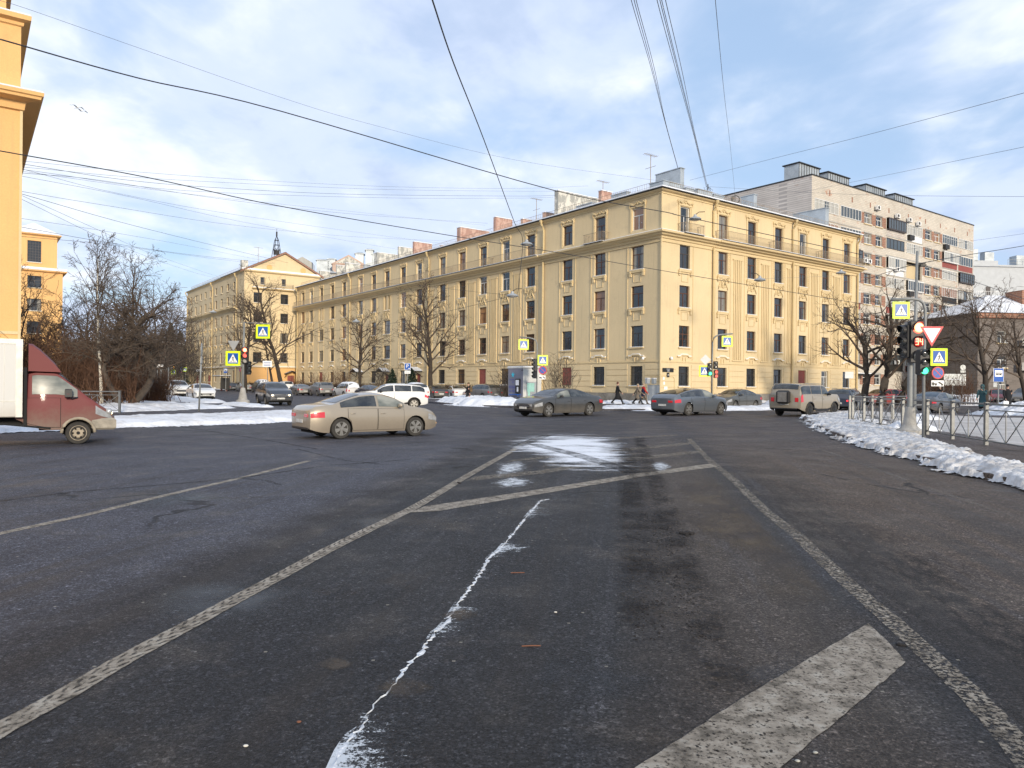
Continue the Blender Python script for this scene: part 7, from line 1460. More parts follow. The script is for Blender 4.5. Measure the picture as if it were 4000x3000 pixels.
t, p = pole_thing('sign_pole', 'pole with a round sign seen from behind right of the direction board', 'sign pole', 3758, 1562, Y=74, group=GPOLE); q = MB(); q.tube([(0, 0, 0), (0, 0, local(p, 3758, 1408)[1])], .04, 6); q.build('pole', POLEM, t); x, z = local(p, 3760, 1418); sign(t, 'round_sign', 'round_back', x, z, 22 / F * p.y, -.04); x, z = local(p, 3760, 1434); sign(t, 'plate', 'back', x, z, 9 / F * p.y, -.04, 0, 20 / F * p.y)
t, p = pole_thing('direction_sign', 'pale direction sign standing before the gabled block, between two trees', 'road sign', 1045, 1510, Y=100); q = MB(); q.tube([(0, 0, 0), (0, 0, local(p, 1045, 1425)[1])], .05, 6); q.build('post', POLEM, t); x, z = local(p, 1044, 1431); o = sign(t, 'board', 'white', x, z, 24 / F * p.y, -.06, 0, 36 / F * p.y); q = MB()
for i in range(3): q.box(-.5, .45, -.027, -.0215, -.26 + i * .2, -.20 + i * .2)
q.build('lettering', BLUE, o)
for px, py, Y, k, lab in ((614, 1553, 64, 0, 'pole with white plates right of the round shrub, left one of a close pair'), (628, 1556, 62, 1, 'pole with yellow lit plates, right one of a close pair by the round shrub')):
    t, p = pole_thing('sign_pole', lab, 'sign pole', px, py, Y=Y, group=GPOLE); q = MB(); q.tube([(0, 0, 0), (0, 0, local(p, px, 1436)[1])], .05, 6); q.build('pole', POLEM, t); x, z = local(p, px, 1440); sign(t, 'plate', 'white', x, z, .15, -.05, .2, .40); x, z = local(p, px, 1448); sign(t, 'plate', 'white', x, z, .28, -.05, .2, .36)
t, p = pole_thing('lamp_pole', 'bare thin pole between the white plates and the white large car', 'pole', 656, 1548, Y=72); q = MB(); q.tube([(0, 0, 0), (0.05, 0, local(p, 658, 1438)[1])], .06, 6); q.build('pole', POLEM, t)
for px, kind, py, s_, Y, lab in ((678, 'diamond', 1448, 14, 125, 'small priority road diamond over a crossing sign at the street end'), (704, 'blueped', 1451, 14, 130, 'far pole with blue sign above a round red disc'), (723, 'ped', 1456, 13, 120, 'crossing sign with bright border touching the gabled block edge')):
    t, p = pole_thing('sign_pole', lab, 'sign pole', px, 1515, Y=Y, group=GPOLE); q = MB(); q.tube([(0, .03, 0), (0, .03, local(p, px, py - 4)[1])], .05, 6); q.build('pole', POLEM, t); x, z = local(p, px, py); sign(t, 'sign_plate', kind, x, z, s_ / F * Y * 1.15, -.05)
    if kind == 'diamond': x, z = local(p, px, 1466); sign(t, 'crossing_sign', 'ped', x, z, 17 / F * Y, -.05)
    if kind == 'blueped': x, z = local(p, px, 1465); o = sign(t, 'round_sign', 'nostop', x, z, 10 / F * Y, -.05)
# bus shelter by the gabled block
p = pp(862, 1500, 118); t = thing('bus_shelter', 'small dark bus shelter before the gabled block, under a blue sign', 'bus shelter', (p.x, p.y, .12), AL + math.pi)
q = MB(); q.box(-2.2, 2.2, -.7, .9, 2.3, 2.42); q.box(-2.2, 2.2, -.7, .9, 2.425, 2.5, 1); q.build('roof', [IRON, SNOWC], t); q = MB()
for x in (-2.1, 0, 2.1): q.box(x - .04, x + .04, .75, .83, 0, 2.3)
q.box(-2.1, 2.1, .78, .80, .3, 2.1); q.box(2.08, 2.11, -.6, .7, .3, 2.1); q.build('glazed_wall', IRON, t); q = MB(); q.box(-1.5, 1.5, .3, .7, .42, .47); q.box(-1.4, -1.3, .35, .65, 0, .42); q.box(1.3, 1.4, .35, .65, 0, .42); q.build('bench', BOARD, t)
t, p = pole_thing('bus_stop_sign', 'small blue bus stop sign before the gabled block', 'bus stop sign', 882, 1510, Y=112); q = MB(); q.tube([(0, 0, 0), (0, 0, local(p, 882, 1450)[1])], .05, 6); q.build('pole', POLEM, t); x, z = local(p, 881, 1459); sign(t, 'bus_stop_plate', 'bus', x, z, 19 / F * p.y, -.06, .08, 14 / F * p.y)

# ------------------------------------------------------------------ water kiosk and cabinet
p = pp(2043, 1500, 63); kp = Vector((p.x, p.y, .12)); t = thing('water_kiosk', 'grey and white drinking water kiosk with blue letters and a green door poster', 'kiosk', kp, AR)
KG = mottled('kiosk_grey', (.19, .19, .235), .12, 1, .5); KW = mottled('kiosk_white', (.52, .52, .50), .15, 1, .5); TEAL = mottled('teal_poster', (.28, .50, .45), .2, 1, .5)
q = MB(); q.add([(0, 0, 0), (0, 2.15, 0), (0, 2.15, 2.9), (0, 0, 2.9)], [(0, 1, 2, 3)], 0); q.add([(0, 0, 0), (2.0, 0, 0), (2.0, 0, 2.9), (0, 0, 2.9)], [(0, 1, 2, 3)], 1); q.add([(2.0, 0, 0), (2.0, 2.15, 0), (2.0, 2.15, 2.9), (2.0, 0, 2.9), (0, 2.15, 0), (0, 2.15, 2.9)], [(0, 1, 2, 3), (1, 4, 5, 2)], 1); q.build('cabin', [KG, KW], t)
q = MB(); q.bevbox(-.08, 2.08, -.08, 2.23, 2.9, 3.02, .03); rf = q.build('roof', KW, t); q = MB(); q.bevbox(-.05, 2.05, -.05, 2.2, 3.022, 3.10, .04); q.build('snow_cap', SNOWC, rf)
q = MB(); q.box(.35, 1.55, -.03, -.005, .05, 1.75); dr = q.build('door', SGREY, t); q = MB(); q.bevbox(.42, 1.2, -.05, -.032, .9, 1.65, .01); q.box(.5, .75, -.05, -.032, .55, .9); q.build('poster', TEAL, dr)
q = MB(); q.box(-.12, 0, .35, .95, .75, 2.0); dv = q.build('dispenser', IRON, t); q = MB(); q.box(-.135, -.121, .42, .88, 1.45, 1.9); q.box(-.14, -.121, .5, .7, .9, 1.3); q.build('dispenser_panel', SWHITE, dv); q = MB(); q.box(-.4, -.001, .3, 1.5, .62, .68); q.tube([(-.38, .4, .62), (0, .4, .4)], .02, 4); q.tube([(-.38, 1.4, .62), (0, 1.4, .4)], .02, 4); q.build('bottle_shelf', BLUE, t); q = MB(); q.box(-.1, 0, .55, .75, 0, .4); q.build('drain_box', IRON, t)
INK = principled('kiosk_ink', base=(.10, .11, .38), rough=.5); CYAN = principled('kiosk_cyan', base=(.05, .50, .65), rough=.5)
rt = (math.pi / 2, 0, -math.pi / 2)
text('ВОДА', .30, INK, t, (-.012, 1.55, 1.28), rt); text('24 ЧАСА', .27, INK, t, (-.012, 1.45, .93), rt); text('АРТЕЗИАНСКАЯ', .12, INK, t, (-.012, 1.45, 1.92), rt); text('ВОДА', .11, INK, t, (-.012, 1.45, 1.72), rt)
q = MB(); pts = []
for i in range(10): a = math.pi / 2 + i * math.pi / 5; r = .28 if i % 2 == 0 else .12; pts.append((1.45 + math.cos(a) * r, 2.35 + math.sin(a) * r))
q.add([(-.012, y, z) for y, z in pts], [tuple(range(10))]); q.build('star_emblem', CYAN, t, recalc=False)
q = MB(); q.tube([(-.05, -.02, 2.75), (-.25, -.1, 2.7)], .03, 5); q.build('floodlight', IRON, t)
p = pp(2551, 1500, 64.5); t = thing('electric_cabinet', 'grey electric cabinet with two meter boxes by the tenement corner', 'cabinet', (p.x, p.y, .12), AR)
q = MB(); q.bevbox(-.45, .45, -.35, .2, 0, 1.55, .02); q.box(-.48, .48, -.38, .23, 1.55, 1.60); cb_ = q.build('cabinet_body', SGREY, t); q = MB(); q.box(-.004, .004, -.354, -.35, .1, 1.5); q.box(.05, .08, -.37, -.35, .7, .85); q.build('door_handle', IRON, cb_)
for x in (-.55, .25): q = MB(); q.bevbox(x - .18, x + .18, .0, .25, 1.7, 2.15, .02); q.box(x - .2, x + .2, -.02, .27, 2.15, 2.2, 1); q.tube([(x, .12, .0), (x, .12, 1.7)], .03, 5); q.build('meter_box', [SGREY, SNOWC], t)

# ------------------------------------------------------------------ railings
def railing(name, label, pts, hz=1.12, z=.12, end=True):
    t = thing(name, label, 'railing', (pts[0][0], pts[0][1], z)); o = Vector((pts[0][0], pts[0][1], 0))
    for p_ in pts: q = MB(); q.bevbox(-.045, .045, -.045, .045, -.05, hz + .03, .01); q.box(-.055, .055, -.055, .055, hz + .03, hz + .05); q.build('post', GALV, t, (p_[0] - o.x, p_[1] - o.y, 0))
    for a, b in zip(pts, pts[1:]):
        a, b = Vector((a[0], a[1], 0)) - o, Vector((b[0], b[1], 0)) - o; u_ = lambda f, zz: tuple(a.lerp(b, f) + Vector((0, 0, zz)))
        for zz, r in ((hz, .028), (hz - .16, .016), (.12, .02)): q = MB(); q.tube([u_(.0, zz), u_(1., zz)], r, 6); q.build('rail', GALV, t, smooth=40)
        q = MB(); q.tube([u_(.5, .12), u_(.5, hz - .16)], .013, 5); q.build('upright', GALV, t)
        for f0 in (.02, .5):
            f1 = f0 + .48
            for s0, s1 in ((.12, hz - .16), (hz - .16, .12)): q = MB(); q.tube([u_(f0, s0), u_(f1, s1)], .013, 5); q.build('cross_bar', GALV, t)
            q = MB(); c_ = u_((f0 + f1) / 2, (hz - .04) / 2); q.ell(c_, (.03, .03, .03), 8, 5); q.build('node_ball', GALV, t)
    return t
railing('pedestrian_railing', 'grey steel railing with crossed bars along the right hand kerb', [(15.25, 33.0), (14.75, 30.9), (14.45, 28.9), (14.1, 26.6), (13.8, 24.5), (13.35, 22.35), (12.97, 20.17), (12.6, 18.0), (12.25, 15.8)])
railing('pedestrian_railing', 'short railing run turning away behind the near traffic light pole', [(15.25, 33.3), (16.9, 34.6), (18.6, 36.0), (20.2, 37.4)])
a = gp(468, 1628, .12); railing('pedestrian_railing', 'short piece of grey railing behind the nose of the truck', [(a.x, a.y), (a.x - 1.9, a.y - .35), (a.x - 3.8, a.y - .7), (a.x - 5.7, a.y - 1.05)], 1.0)
p1, p2 = pp(3640, 1560, 72), pp(3880, 1560, 74); 
t = thing('low_fence', 'low dark fence behind the snow heap across the road at the right', 'fence', (p1.x, p1.y, .12)); q = MB(); q.box(0, p2.x - p1.x, -.02, .02, .75, .79); q.build('rail', IRON, t)
for i in range(24): q = MB(); xx = (p2.x - p1.x) * i / 23; q.box(xx - .02, xx + .02, -.02, .02, 0, .75); q.build('picket', IRON, t)

# ------------------------------------------------------------------ people
SKIN = mottled('skin', (.50, .30, .22), .1, 8, .6); HAIRB = principled('brown_hair', base=(.05, .025, .015), rough=.7); 
def cloth(name, c): return mottled(name, c, .35, 3, .9, bmp=.01)
CB, CT, CG, CR, CN, CBG, CJ, CGREY = cloth('black_cloth', (.012, .012, .014)), cloth('teal_padded_cloth', (.035, .085, .095)), cloth('taupe_cloth', (.17, .14, .11)), cloth('red_cloth', (.42, .02, .02)), cloth('navy_cloth', (.015, .02, .06)), cloth('brown_bag_cloth', (.12, .08, .04)), cloth('dark_jeans', (.035, .045, .06)), cloth('grey_cloth', (.10, .10, .11))
def limb(b, pts, rs, k=10): b.tube(pts, rs, k)
def person(label, pos, hd, h=1.72, stride=.30, coat=CB, coat_len=.55, trousers=CJ, arm=(.25, -.2), head=HAIRB, hood=False, bag=None, raised=False, yoke=None, lean=0.):
    """front of the figure is local +x"""
    t = thing('person', label, 'person', pos, hd, 'people on the pavements'); k = h / 1.75; b = MB()
    hip, sh, nk = .92 * k, 1.43 * k, 1.50 * k; lx = lean * .25
    import bmesh
    V, E, Rr = [], [], []
    def v(p_, r): V.append(p_); Rr.append(r); return len(V) - 1
    pel = v((0, 0, hip), (.13, .15)); ches = v((lx * .8, 0, 1.22 * k), (.12, .17)); shc = v((lx, 0, sh), (.09, .12)); nek = v((lx * 1.1, 0, nk + .02), (.055, .055)); hd0 = v((lx * 1.2 + .015, 0, nk + .11 * k), (.078, .07)); hd1 = v((lx * 1.2 + .01, 0, nk + .21 * k), (.082, .072))
    E += [(pel, ches), (ches, shc), (shc, nek), (nek, hd0), (hd0, hd1)]; legs = []; arms = []
    for sg, st_ in ((-1, stride), (1, -stride)):
        a = v((0, sg * .09, hip - .06), (.085, .085)); kn = (st_ * .55 + (.06 if st_ < 0 else .03), sg * .10, .50 * k); an = (st_ * 1.15 - (.04 if st_ < 0 else 0), sg * .10, .085 + (.05 if st_ < -.15 else 0)); kk = v(kn, (.06, .06)); aa = v(an, (.042, .042)); ft_ = v((an[0] + .13, an[1], an[2] - .045), (.042, .035))
        E += [(pel, a), (a, kk), (kk, aa), (aa, ft_)]; legs.append(((0, sg * .09, hip - .02), kn, an))
    for sg, sw in ((-1, arm[0]), (1, arm[1])):
        s0 = (lx, sg * .19 * k, sh - .04); a = v(s0, (.055, .055)); el = (lx + sw * .35, sg * .24, 1.14 * k); wr_ = (lx + sw * .9 + .06, sg * .23, .92 * k)
        if raised and sg > 0: el = (lx + .22, sg * .26, 1.22 * k); wr_ = (lx + .34, sg * .10, 1.42 * k)
        e_ = v(el, (.042, .042)); w_ = v(wr_, (.028, .028)); dv = (Vector(wr_) - Vector(el)).normalized(); pm = v(tuple(Vector(wr_) + dv * .07), (.036, .02)); E += [(shc, a), (a, e_), (e_, w_), (w_, pm)]; arms.append((s0, el, wr_, dv, sg, pm))
        for i in range(4): f0 = Vector(wr_) + dv * .10 + Vector(((i - 1.5) * .02, 0, 0)); f1 = f0 + dv * (.035 + .006 * (1.5 - abs(i - 1.5))) ; f2 = f1 + (dv + Vector((0, -sg * .6, 0))).normalized() * .03; x0_ = v(tuple(f0), (.009, .009)); x1_ = v(tuple(f1), (.0085, .0085)); x2_ = v(tuple(f2), (.007, .007)); E += [(pm, x0_), (x0_, x1_), (x1_, x2_)]
        th = v(tuple(Vector(wr_) + dv * .05 + Vector((.045, 0, 0))), (.01, .01)); th2 = v(tuple(Vector(wr_) + dv * .085 + Vector((.055, -sg * .01, 0))), (.009, .009)); E += [(w_, th), (th, th2)]
    me = bpy.data.meshes.new('body'); me.from_pydata([tuple(p_) for p_ in V], E, []); ob = put('body', me, t); me.materials.append(SKIN)
    md = ob.modifiers.new('skin', 'SKIN'); md.use_smooth_shade = True
    for i, sv in enumerate(me.skin_vertices[0].data): sv.radius = Rr[i]
    me.skin_vertices[0].data[0].use_root = True
    sb = ob.modifiers.new('sub', 'SUBSURF'); sb.levels = 1; sb.render_levels = 1
    hc = (lx * 1.2 + .012, 0, nk + .17 * k)
    # face: nose, eyes, mouth, ears
    q = MB(); q.ell((hc[0] + .088, 0, hc[2] - .015), (.02, .013, .025), 8, 5); 
    for s_ in (-1, 1): q.ell((hc[0], s_ * .078, hc[2] - .01), (.018, .01, .03), 8, 5)
    q.build('nose_and_ears', SKIN, t, smooth=True)
    q = MB()
    for s_ in (-1, 1): q.ell((hc[0] + .075, s_ * .03, hc[2] + .012), (.01, .012, .007), 6, 4)
    q.ell((hc[0] + .078, 0, hc[2] - .055), (.008, .025, .005), 6, 4); q.build('eyes_and_mouth', HAIRB, t, smooth=True)
    q = MB()
    if hood: q.ell((hc[0] - .025, 0, hc[2] + .02), (.125, .125, .15), 14, 9); q.ell((hc[0] - .03, 0, nk + .01), (.14, .15, .08), 12, 6)
    else: q.ell((hc[0] - .018, 0, hc[2] + .035), (.10, .086, .105), 12, 8)
    q.build('hood' if hood else 'hair', coat if hood else head, t, smooth=True)
    # coat: rings from hem to collar
    hem = hip - coat_len * .5 if coat_len < .9 else hip - coat_len * .55; prof = [(hem, .19 + .05 * (coat_len > .5), .22), (hip - .08, .165, .20), (hip + .12, .145, .175), (1.22 * k, .155, .195), (sh - .03, .13, .20), (sh + .03, .09, .13), (nk + .02, .07, .075)]
    q = MB(); n = 16; vs = []
    for z, ra, rb in prof: vs += [(math.cos(2 * math.pi * j / n) * ra + lx * max(0, (z - hip) / (sh - hip)), math.sin(2 * math.pi * j / n) * rb, z + (.015 * math.sin(j * 2.1) if z == hem else 0)) for j in range(n)]
    q.add(vs, [(i * n + j, i * n + (j + 1) % n, (i + 1) * n + (j + 1) % n, (i + 1) * n + j) for i in range(len(prof) - 1) for j in range(n)]); ct = q.build('coat', coat, t, smooth=True)
    for s0, el, wr_, dv, sg, _ in arms: q = MB(); q.tube([s0, el, wr_], [.082, .066, .048], 10); q.ell(s0, (.085, .085, .085), 10, 6); q.ell(el, (.066, .066, .066), 8, 5); q.build('sleeve', yoke or coat, ct, smooth=True)
    if yoke: q = MB(); q.ell((lx, 0, sh - .06), (.15, .215, .10), 12, 6, .8); q.build('yoke', yoke, ct, smooth=True)
    for a, kn, an in legs:
        q = MB(); q.tube([a, kn, (an[0], an[1], an[2] + .02)], [.105, .078, .06], 10); q.ell(kn, (.078, .078, .078), 8, 5); q.build('trouser_leg', trousers, t, smooth=True); q = MB(); q.ell((an[0] + .055, an[1], an[2] - .035), (.135, .05, .05), 10, 6, .8); q.tube([(an[0], an[1], an[2] - .02), (an[0], an[1], an[2] + .10)], .055, 8); q.build('shoe', SBLACK, t, smooth=True)
    if bag == 'back': q = MB(); q.bevbox(-.32, -.13, -.15, .15, 1.0 * k, 1.42 * k, .05); bb = q.build('backpack', CBG, None, smooth=30); bb.parent = t; 
    if bag == 'hand':
        q = MB(); q.bevbox(-.16, .16, -.06, .06, -.40, -.06, .03); q.tube([(-.07, 0, -.06), (0, 0, .05), (.07, 0, -.06)], .012, 5); a = arms[0]; w_ = q.build('carried_bag', SWHITE, None, (0, 0, 0)); m_ = Matrix.Translation(Vector(pos)) @ Matrix.Rotation(hd, 4, 'Z') @ Vector((a[2][0], a[2][1], a[2][2] - .08)); w_.location = m_; tag(w_, 'white carrier bag hanging from the hand of the man in black', 'bag')
    return t
def G(px, py, z=.12): return gp(px, py, z)
def PY(px, Y, z=.12): q = pp(px, 1500, Y); return Vector((q.x, q.y, z))
person('person with a brown backpack crossing the road left, walking by the snow heaps', PY(1830, 60, .01), math.pi, coat=CB, coat_len=.45, trousers=CGREY, stride=.34, hood=False, head=CBG, bag='back', lean=-.0)
person('person in a long black coat walking right before the tenement wall', PY(2413, 60), 0, 1.76, stride=.36, coat=CB, coat_len=1.0, trousers=CB, head=cloth('auburn_hair', (.09, .03, .02)))
person('person in a taupe coat with fur hood, left of the pair by the cabinet', PY(2492, 60), -.1, 1.62, stride=.30, coat=CG, coat_len=.75, trousers=CJ, head=cloth('fur_trim', (.30, .24, .17)), arm=(.4, -.4))
person('person in a navy jacket with red shoulders, right of the pair by the cabinet', PY(2514, 60.3), .1, 1.70, stride=.26, coat=CN, yoke=CR, coat_len=.4, trousers=CG, head=cloth('fur_trim', (.30, .24, .17)))
person('person in a teal hooded parka with a raised arm near the bus stop sign', PY(3838, 47.5), -2.4, 1.76, stride=.06, coat=CT, coat_len=.95, trousers=CB, hood=True, raised=True)
person('person in a black jacket and cap standing right of the bus stop sign', PY(3936, 46), -1.75, 1.78, stride=.04, coat=CB, coat_len=.6, trousers=CB, head=CB, bag='hand', yoke=None)
person('person in dark clothes with a pale hat behind the grey sedan', PY(3672, 70), -2.9, 1.72, stride=.1, coat=CB, coat_len=.6, trousers=CB, head=SWHITE if False else cloth('pale_hat', (.55, .54, .52)))

# ------------------------------------------------------------------ gulls
for i, (px, py, lab) in enumerate(((291, 436, 'left gull of the pair gliding in the sky near the orange block'), (307, 450, 'right gull of the pair gliding in the sky near the orange block'))):
    p = pp(px, py, 62 + i * 3); t = thing('gull', lab, 'bird', p, -.5, 'gulls'); q = MB()
    q.tube([(-.26, 0, .05), (-.18, 0, .04), (-.05, 0, .01), (.10, 0, -.01), (.2, 0, -.03), (.27, 0, -.06)], [.015, .035, .06, .055, .035, .008], 8); q.build('body', WHT, t, smooth=True)
    for sg in (-1, 1):
        q = MB(); A = [(.10, .04, .0), (.14, .30, .10), (-.02, .62, .02)]; B_ = [(-.06, .04, .0), (-.03, .30, .10), (-.08, .60, .02)]; vs = []
        for a, b_ in zip(A, B_): vs += [(a[0], sg * a[1], a[2]), (b_[0], sg * b_[1], b_[2]), (b_[0], sg * b_[1], b_[2] - .012), (a[0], sg * a[1], a[2] - .012)]
        q.add(vs, [(i * 4 + j, i * 4 + (j + 1) % 4, i * 4 + 4 + (j + 1) % 4, i * 4 + 4 + j) for i in range(2) for j in range(4)] + [(0, 1, 2, 3), (8, 9, 10, 11)]); q.build('wing', SGREY, t)
# gull on the brick block side
p = pp(3810, 1000, 96); t = thing('gull', 'gull flying past the right corner of the brick block', 'bird', p, .4, 'gulls'); q = MB(); q.tube([(-.3, 0, 0), (0, 0, .02), (.3, 0, -.02)], [.02, .07, .02], 6); q.build('body', SGREY, t, smooth=True); q = MB(); q.add([(.1, .0, 0), (-.1, 0, 0), (-.1, .7, .35), (.1, .7, .33), (.1, 0, -.02), (-.1, 0, -.02)], [(0, 1, 2, 3), (4, 5, 2, 3)]); q.build('wing', SGREY, t)

# ------------------------------------------------------------------ cables
def cable(label, pts, r=.012, mat=CABLET):
    P = curve([pp(*q) for q in pts], 6); o = P[0]; q = MB(); q.tube([p_ - o for p_ in P], r, 5); ob = q.build('overhead_cable', mat, loc=o, smooth=True); return tag(ob, label, 'cable', 'overhead cables')
K9 = .9042
S1 = lambda u_, v_, Y: (u_ * K9, v_ * K9, Y); S2 = lambda u_, v_, Y: (2000 + u_ * K9, v_ * K9, Y)
cable('thick black cable falling from the upper left edge to the tenement corner lamp', [(-200, 125, 24), (0, 177, 27), (530, 320, 33), (1085, 443, 39), (2152, 741, 50), (2594, 823, 54), (2697, 846, 56), (3360, 981, 66)], .030, CABLE)
cable('second thick black cable from the left edge crossing the facade at fourth floor level', [(-200, 575, 26), (0, 611, 29), (560, 706, 35), (1085, 814, 40), (1718, 917, 48), (2200, 989, 55), (2518, 1041, 60), (3360, 1173, 70)], .024, CABLE)
cable('steep black cable coming down from the top edge left of centre to a street lamp', [(1632, -120, 15), (1673, 0, 18), (1760, 250, 24), (1880, 545, 34), (2003, 868, 50), (2036, 943, 56), (2019, 1146, 56)], .022, CABLE)
cable('thin cable hanging below the street lamps to the water kiosk', [(2019, 1146, 56), (2050, 1300, 57), (2075, 1425, 59)], .012)
for i, (a, b_, lab) in enumerate(((2452, 2528, 'leftmost thin cable of the steep triple bundle'), (2463, 2533, 'middle thin cable of the steep triple bundle'), (2471, 2540, 'rightmost thin cable of the steep triple bundle'))): cable(lab, [(a - 26, -120, 16), (a, 0, 20), (b_ + 6, 271, 30), (2590 + i, 480, 44), (2638 + i, 648, 72)], .010)
for i, (a, b_, lab) in enumerate(((2553, 2629, 'first cable of the dark bundle falling to the roof corner'), (2564, 2636, 'second cable of the dark bundle falling to the roof corner'), (2571, 2640, 'third cable of the dark bundle falling to the roof corner'), (2586, 2652, 'outer right cable of the dark bundle falling to the roof corner'))): cable(lab, [(a - 22, -120, 16), (a, 0, 20), (b_, 271, 30), (2700 + i * 2, 520, 46), (2751 + i * 2, 723, 70)], .011)
cable('single thin cable falling from the top edge to the wheel shaped bracket on the roof', [(2772, -120, 17), (2780, 0, 21), (2818, 362, 38), (2843, 560, 56), (2864, 755, 78)], .010)
cable('thin cable rising to the right from the tenement roof to the right edge', [(2687, 697, 74), (3000, 612, 62), (3356, 519, 50), (4000, 340, 34), (4300, 250, 28)], .013)
cable('thin cable rising right from the brick block roof, below the longest one', [(3100, 745, 92), (3392, 683, 70), (4000, 552, 42), (4300, 485, 34)], .012)
cable('almost level thin cable crossing the sky above the brick block roof ducts', [(2750, 721, 74), (3100, 738, 66), (3410, 748, 58), (4000, 748, 44), (4300, 742, 38)], .010)
cable('dark cable from the tall mast to the right edge', [(3360, 1085, 52), (3480, 1043, 42), (3590, 1013, 34), (3803, 973, 40), (4000, 939, 44), (4300, 880, 50)], .018, CABLE)
cable('thin cable above the dark mast cable at the right edge', [(3500, 965, 60), (3804, 921, 54), (4000, 892, 50), (4300, 850, 44)], .008)
cable('cable falling right from the tall mast across the white block', [(3590, 1016, 34), (3803, 1083, 38), (4000, 1148, 42), (4300, 1240, 48)], .013, CABLE)
cable('long thin cable from the upper left corner to the tenement roof', [(-60, 12, 34), (81, 50, 36), (506, 194, 42), (1085, 389, 50), (1446, 493, 56), (2000, 624, 66), (2560, 700, 76)], .010)
for i, (l, r, lab) in enumerate((
    ([S1(80, 716, 38), S1(560, 757, 46), S1(1100, 790, 58), S1(1700, 812, 70), S2(0, 814, 78), S2(320, 800, 84)], .009, 'uppermost cable of the fan from the orange block to the chimneys'),
    ([S1(80, 742, 38), S1(700, 789, 48), S1(1600, 823, 66), S2(0, 826, 76), S2(180, 824, 82)], .009, 'second cable of the fan from the orange block'),
    ([S1(80, 728, 38), S1(500, 790, 46), S1(900, 822, 54), S1(1500, 846, 66), S2(0, 847, 76), S2(180, 842, 82)], .012, 'third, darker cable of the fan from the orange block'),
    ([S1(80, 752, 38), S1(800, 838, 52), S1(1650, 860, 68), S2(0, 856, 78), S2(170, 850, 82)], .010, 'fourth cable of the fan from the orange block'),
    ([S1(80, 768, 38), S1(420, 796, 46), S1(950, 872, 60), S1(1500, 930, 80), S1(2100, 966, 104)], .011, 'cable of the fan ending at the pink chimneys'),
    ([S1(80, 760, 38), S1(700, 840, 52), S1(1250, 896, 70), S1(2090, 975, 106)], .008, 'thin cable just under the one ending at the pink chimneys'),
    ([S1(90, 752, 38), S1(500, 852, 48), S1(1000, 938, 66), S1(1600, 1018, 96), S1(1950, 1060, 115)], .009, 'cable crossing the lower sky towards the far pale chimneys'),
    ([S1(85, 782, 38), S1(560, 868, 50), S1(1050, 972, 70), S1(1560, 1058, 100), S1(1830, 1100, 120)], .009, 'cable passing above the ridge mast'),
    ([S1(85, 848, 38), S1(430, 902, 46), S1(1000, 984, 70), S1(1500, 1028, 96), S1(1990, 1046, 118)], .010, 'cable starting lower on the orange block and running over the ridge mast'),
    ([S1(82, 858, 38), S1(560, 988, 54), S1(1000, 1092, 80), S1(1240, 1145, 100)], .013, 'dark cable falling from the orange block to the gabled block roof'),
    ([S1(82, 864, 38), S1(420, 1012, 52), S1(620, 1100, 70), S1(850, 1180, 100), S1(930, 1205, 130)], .010, 'steep cable ending at the left end of the gabled block roof'),
    ([S1(82, 880, 38), S1(430, 1044, 54), S1(620, 1120, 70), S1(830, 1190, 100), S1(920, 1212, 130)], .010, 'lowest steep cable of the pair ending on the gabled block'),
    ([S1(80, 964, 38), S1(440, 1015, 52), S1(820, 1078, 80), S1(1180, 1146, 130)], .009, 'cable above the orange tower running to the gable'),
    ([S1(80, 1001, 38), S1(440, 1062, 56), S1(800, 1112, 86), S1(1180, 1150, 132)], .013, 'dark lower cable crossing the birch crown'),
    ([S1(80, 1042, 38), S1(500, 1078, 58), S1(900, 1128, 94), S1(1190, 1160, 132)], .011, 'lowest cable crossing the orange tower'),
    ([(860, 1225, 110), (1400, 1118, 92), (1999, 1153, 60)], .012, 'cable from the lamp before the gabled block to the lamp above the kiosk'),
    ([(1999, 1156, 60), (1760, 1215, 74), (1560, 1262, 90), (1150, 1320, 112)], .016, 'dark cable running from the lamp above the kiosk down to the left along the facade'),
    ([(2962, 1080, 60), (3200, 1068, 68), (3360, 1060, 72)], .008, 'thin stay between the two lamps before the right facade'))): cable(lab, l, r, CABLET if r < .012 else CABLE)
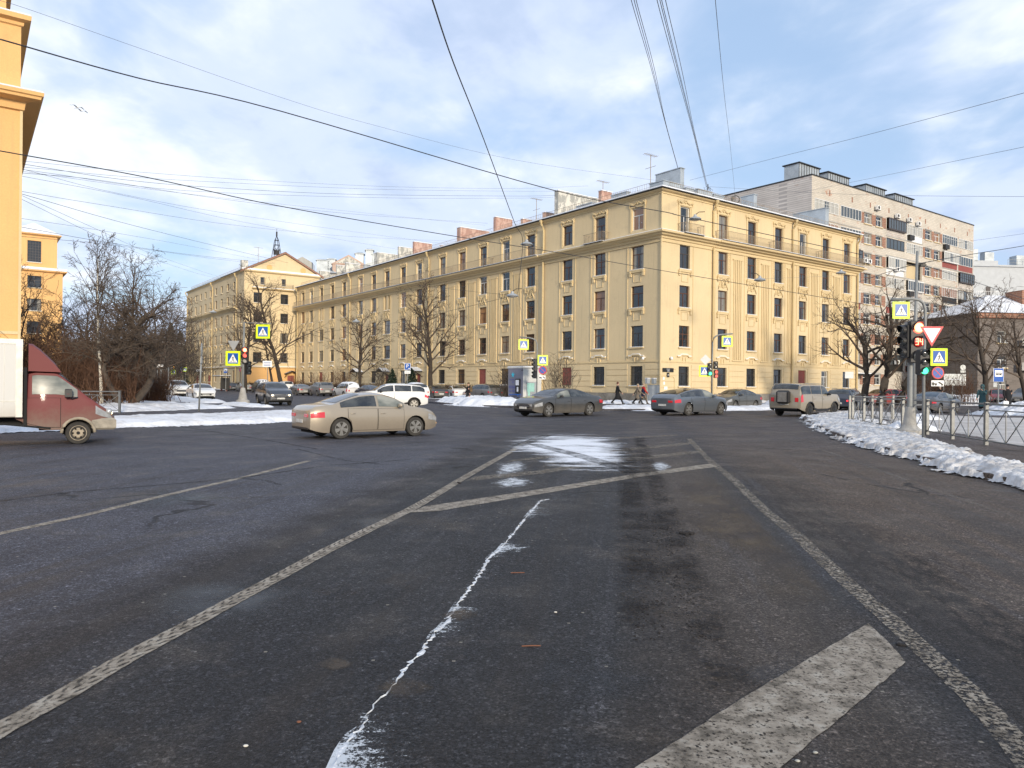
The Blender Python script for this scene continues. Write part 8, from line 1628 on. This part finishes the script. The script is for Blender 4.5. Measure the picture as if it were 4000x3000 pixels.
def street_lamp(px, py, Y, lab, s_=1., flip=1):
    p = pp(px, py, Y); t = thing('hanging_lamp', lab, 'street lamp', p, 0, 'lamps hung on cables'); q = MB(); q.lathe([(.10, .30), (.14, .14), (.42, .02), (.48, -.06), (.46, -.10)], (0, 0, 0), 18); q.build('shade', SGREY, t, smooth=40); q = MB(); q.lathe([(.40, -.11), (.25, -.17), (.02, -.2)], (0, 0, 0), 16); q.build('lamp_glass', LENSG, t, smooth=True); q = MB(); q.tube([(0, 0, .28), (flip * .3, 0, .5), (flip * .75, 0, .52)], .03, 6); q.build('arm', IRON, t, smooth=True)
street_lamp(2709, 846, 57, 'large hanging lamp before the top floor at the tenement corner'); street_lamp(2964, 1082, 62, 'hanging lamp before the fourth floor of the right facade', flip=-1); street_lamp(3281, 1052, 72, 'hanging lamp at the right end of the right facade cornice'); street_lamp(2052, 951, 57, 'hanging lamp on the steep black cable before the long facade'); street_lamp(1998, 1153, 58, 'hanging lamp straight above the water kiosk', flip=1); street_lamp(830, 1230, 106, 'hanging lamp before the side of the gabled block', flip=-1); street_lamp(1297, 1073, 96, 'hanging lamp against the pale chimneys at the far roof', flip=-1); street_lamp(1389, 1261, 92, 'hanging lamp above the round bare tree', flip=1)
# cable drum bracket on the roof
p = pp(2864, 770, 84); t = thing('cable_bracket', 'wheel shaped cable bracket on a thin mast on the right roof', 'bracket', (p.x, p.y, 20.4)); q = MB(); q.tube([(0, 0, 0), (0, 0, p.z - 20.4 + .8)], .04, 5); q.tube([(math.cos(a) * .42 + .1, 0, p.z - 20.4 + math.sin(a) * .42) for a in [i * math.pi / 8 for i in range(17)]], .05, 5); q.box(-.4, -.2, -.1, .1, p.z - 20.9, p.z - 20.1); q.build('wheel_bracket', IRON, t)
p = pp(2758, 735, 75); t = thing('cable_bracket', 'tangled cable bracket on the grey roof box near the corner', 'bracket', (p.x, p.y, 20.9)); q = MB(); q.tube([(0, 0, 0), (0, 0, p.z - 20.9 + .6)], .05, 5)
for i in range(7): a = i * .9; q.tube([(0, 0, p.z - 20.9 + .3), (math.cos(a) * .5, math.sin(a) * .3, p.z - 20.9 + math.sin(a * 2) * .3), (math.cos(a) * .2, 0, p.z - 21.3)], .018, 4)
q.build('bracket_arms', IRON, t)
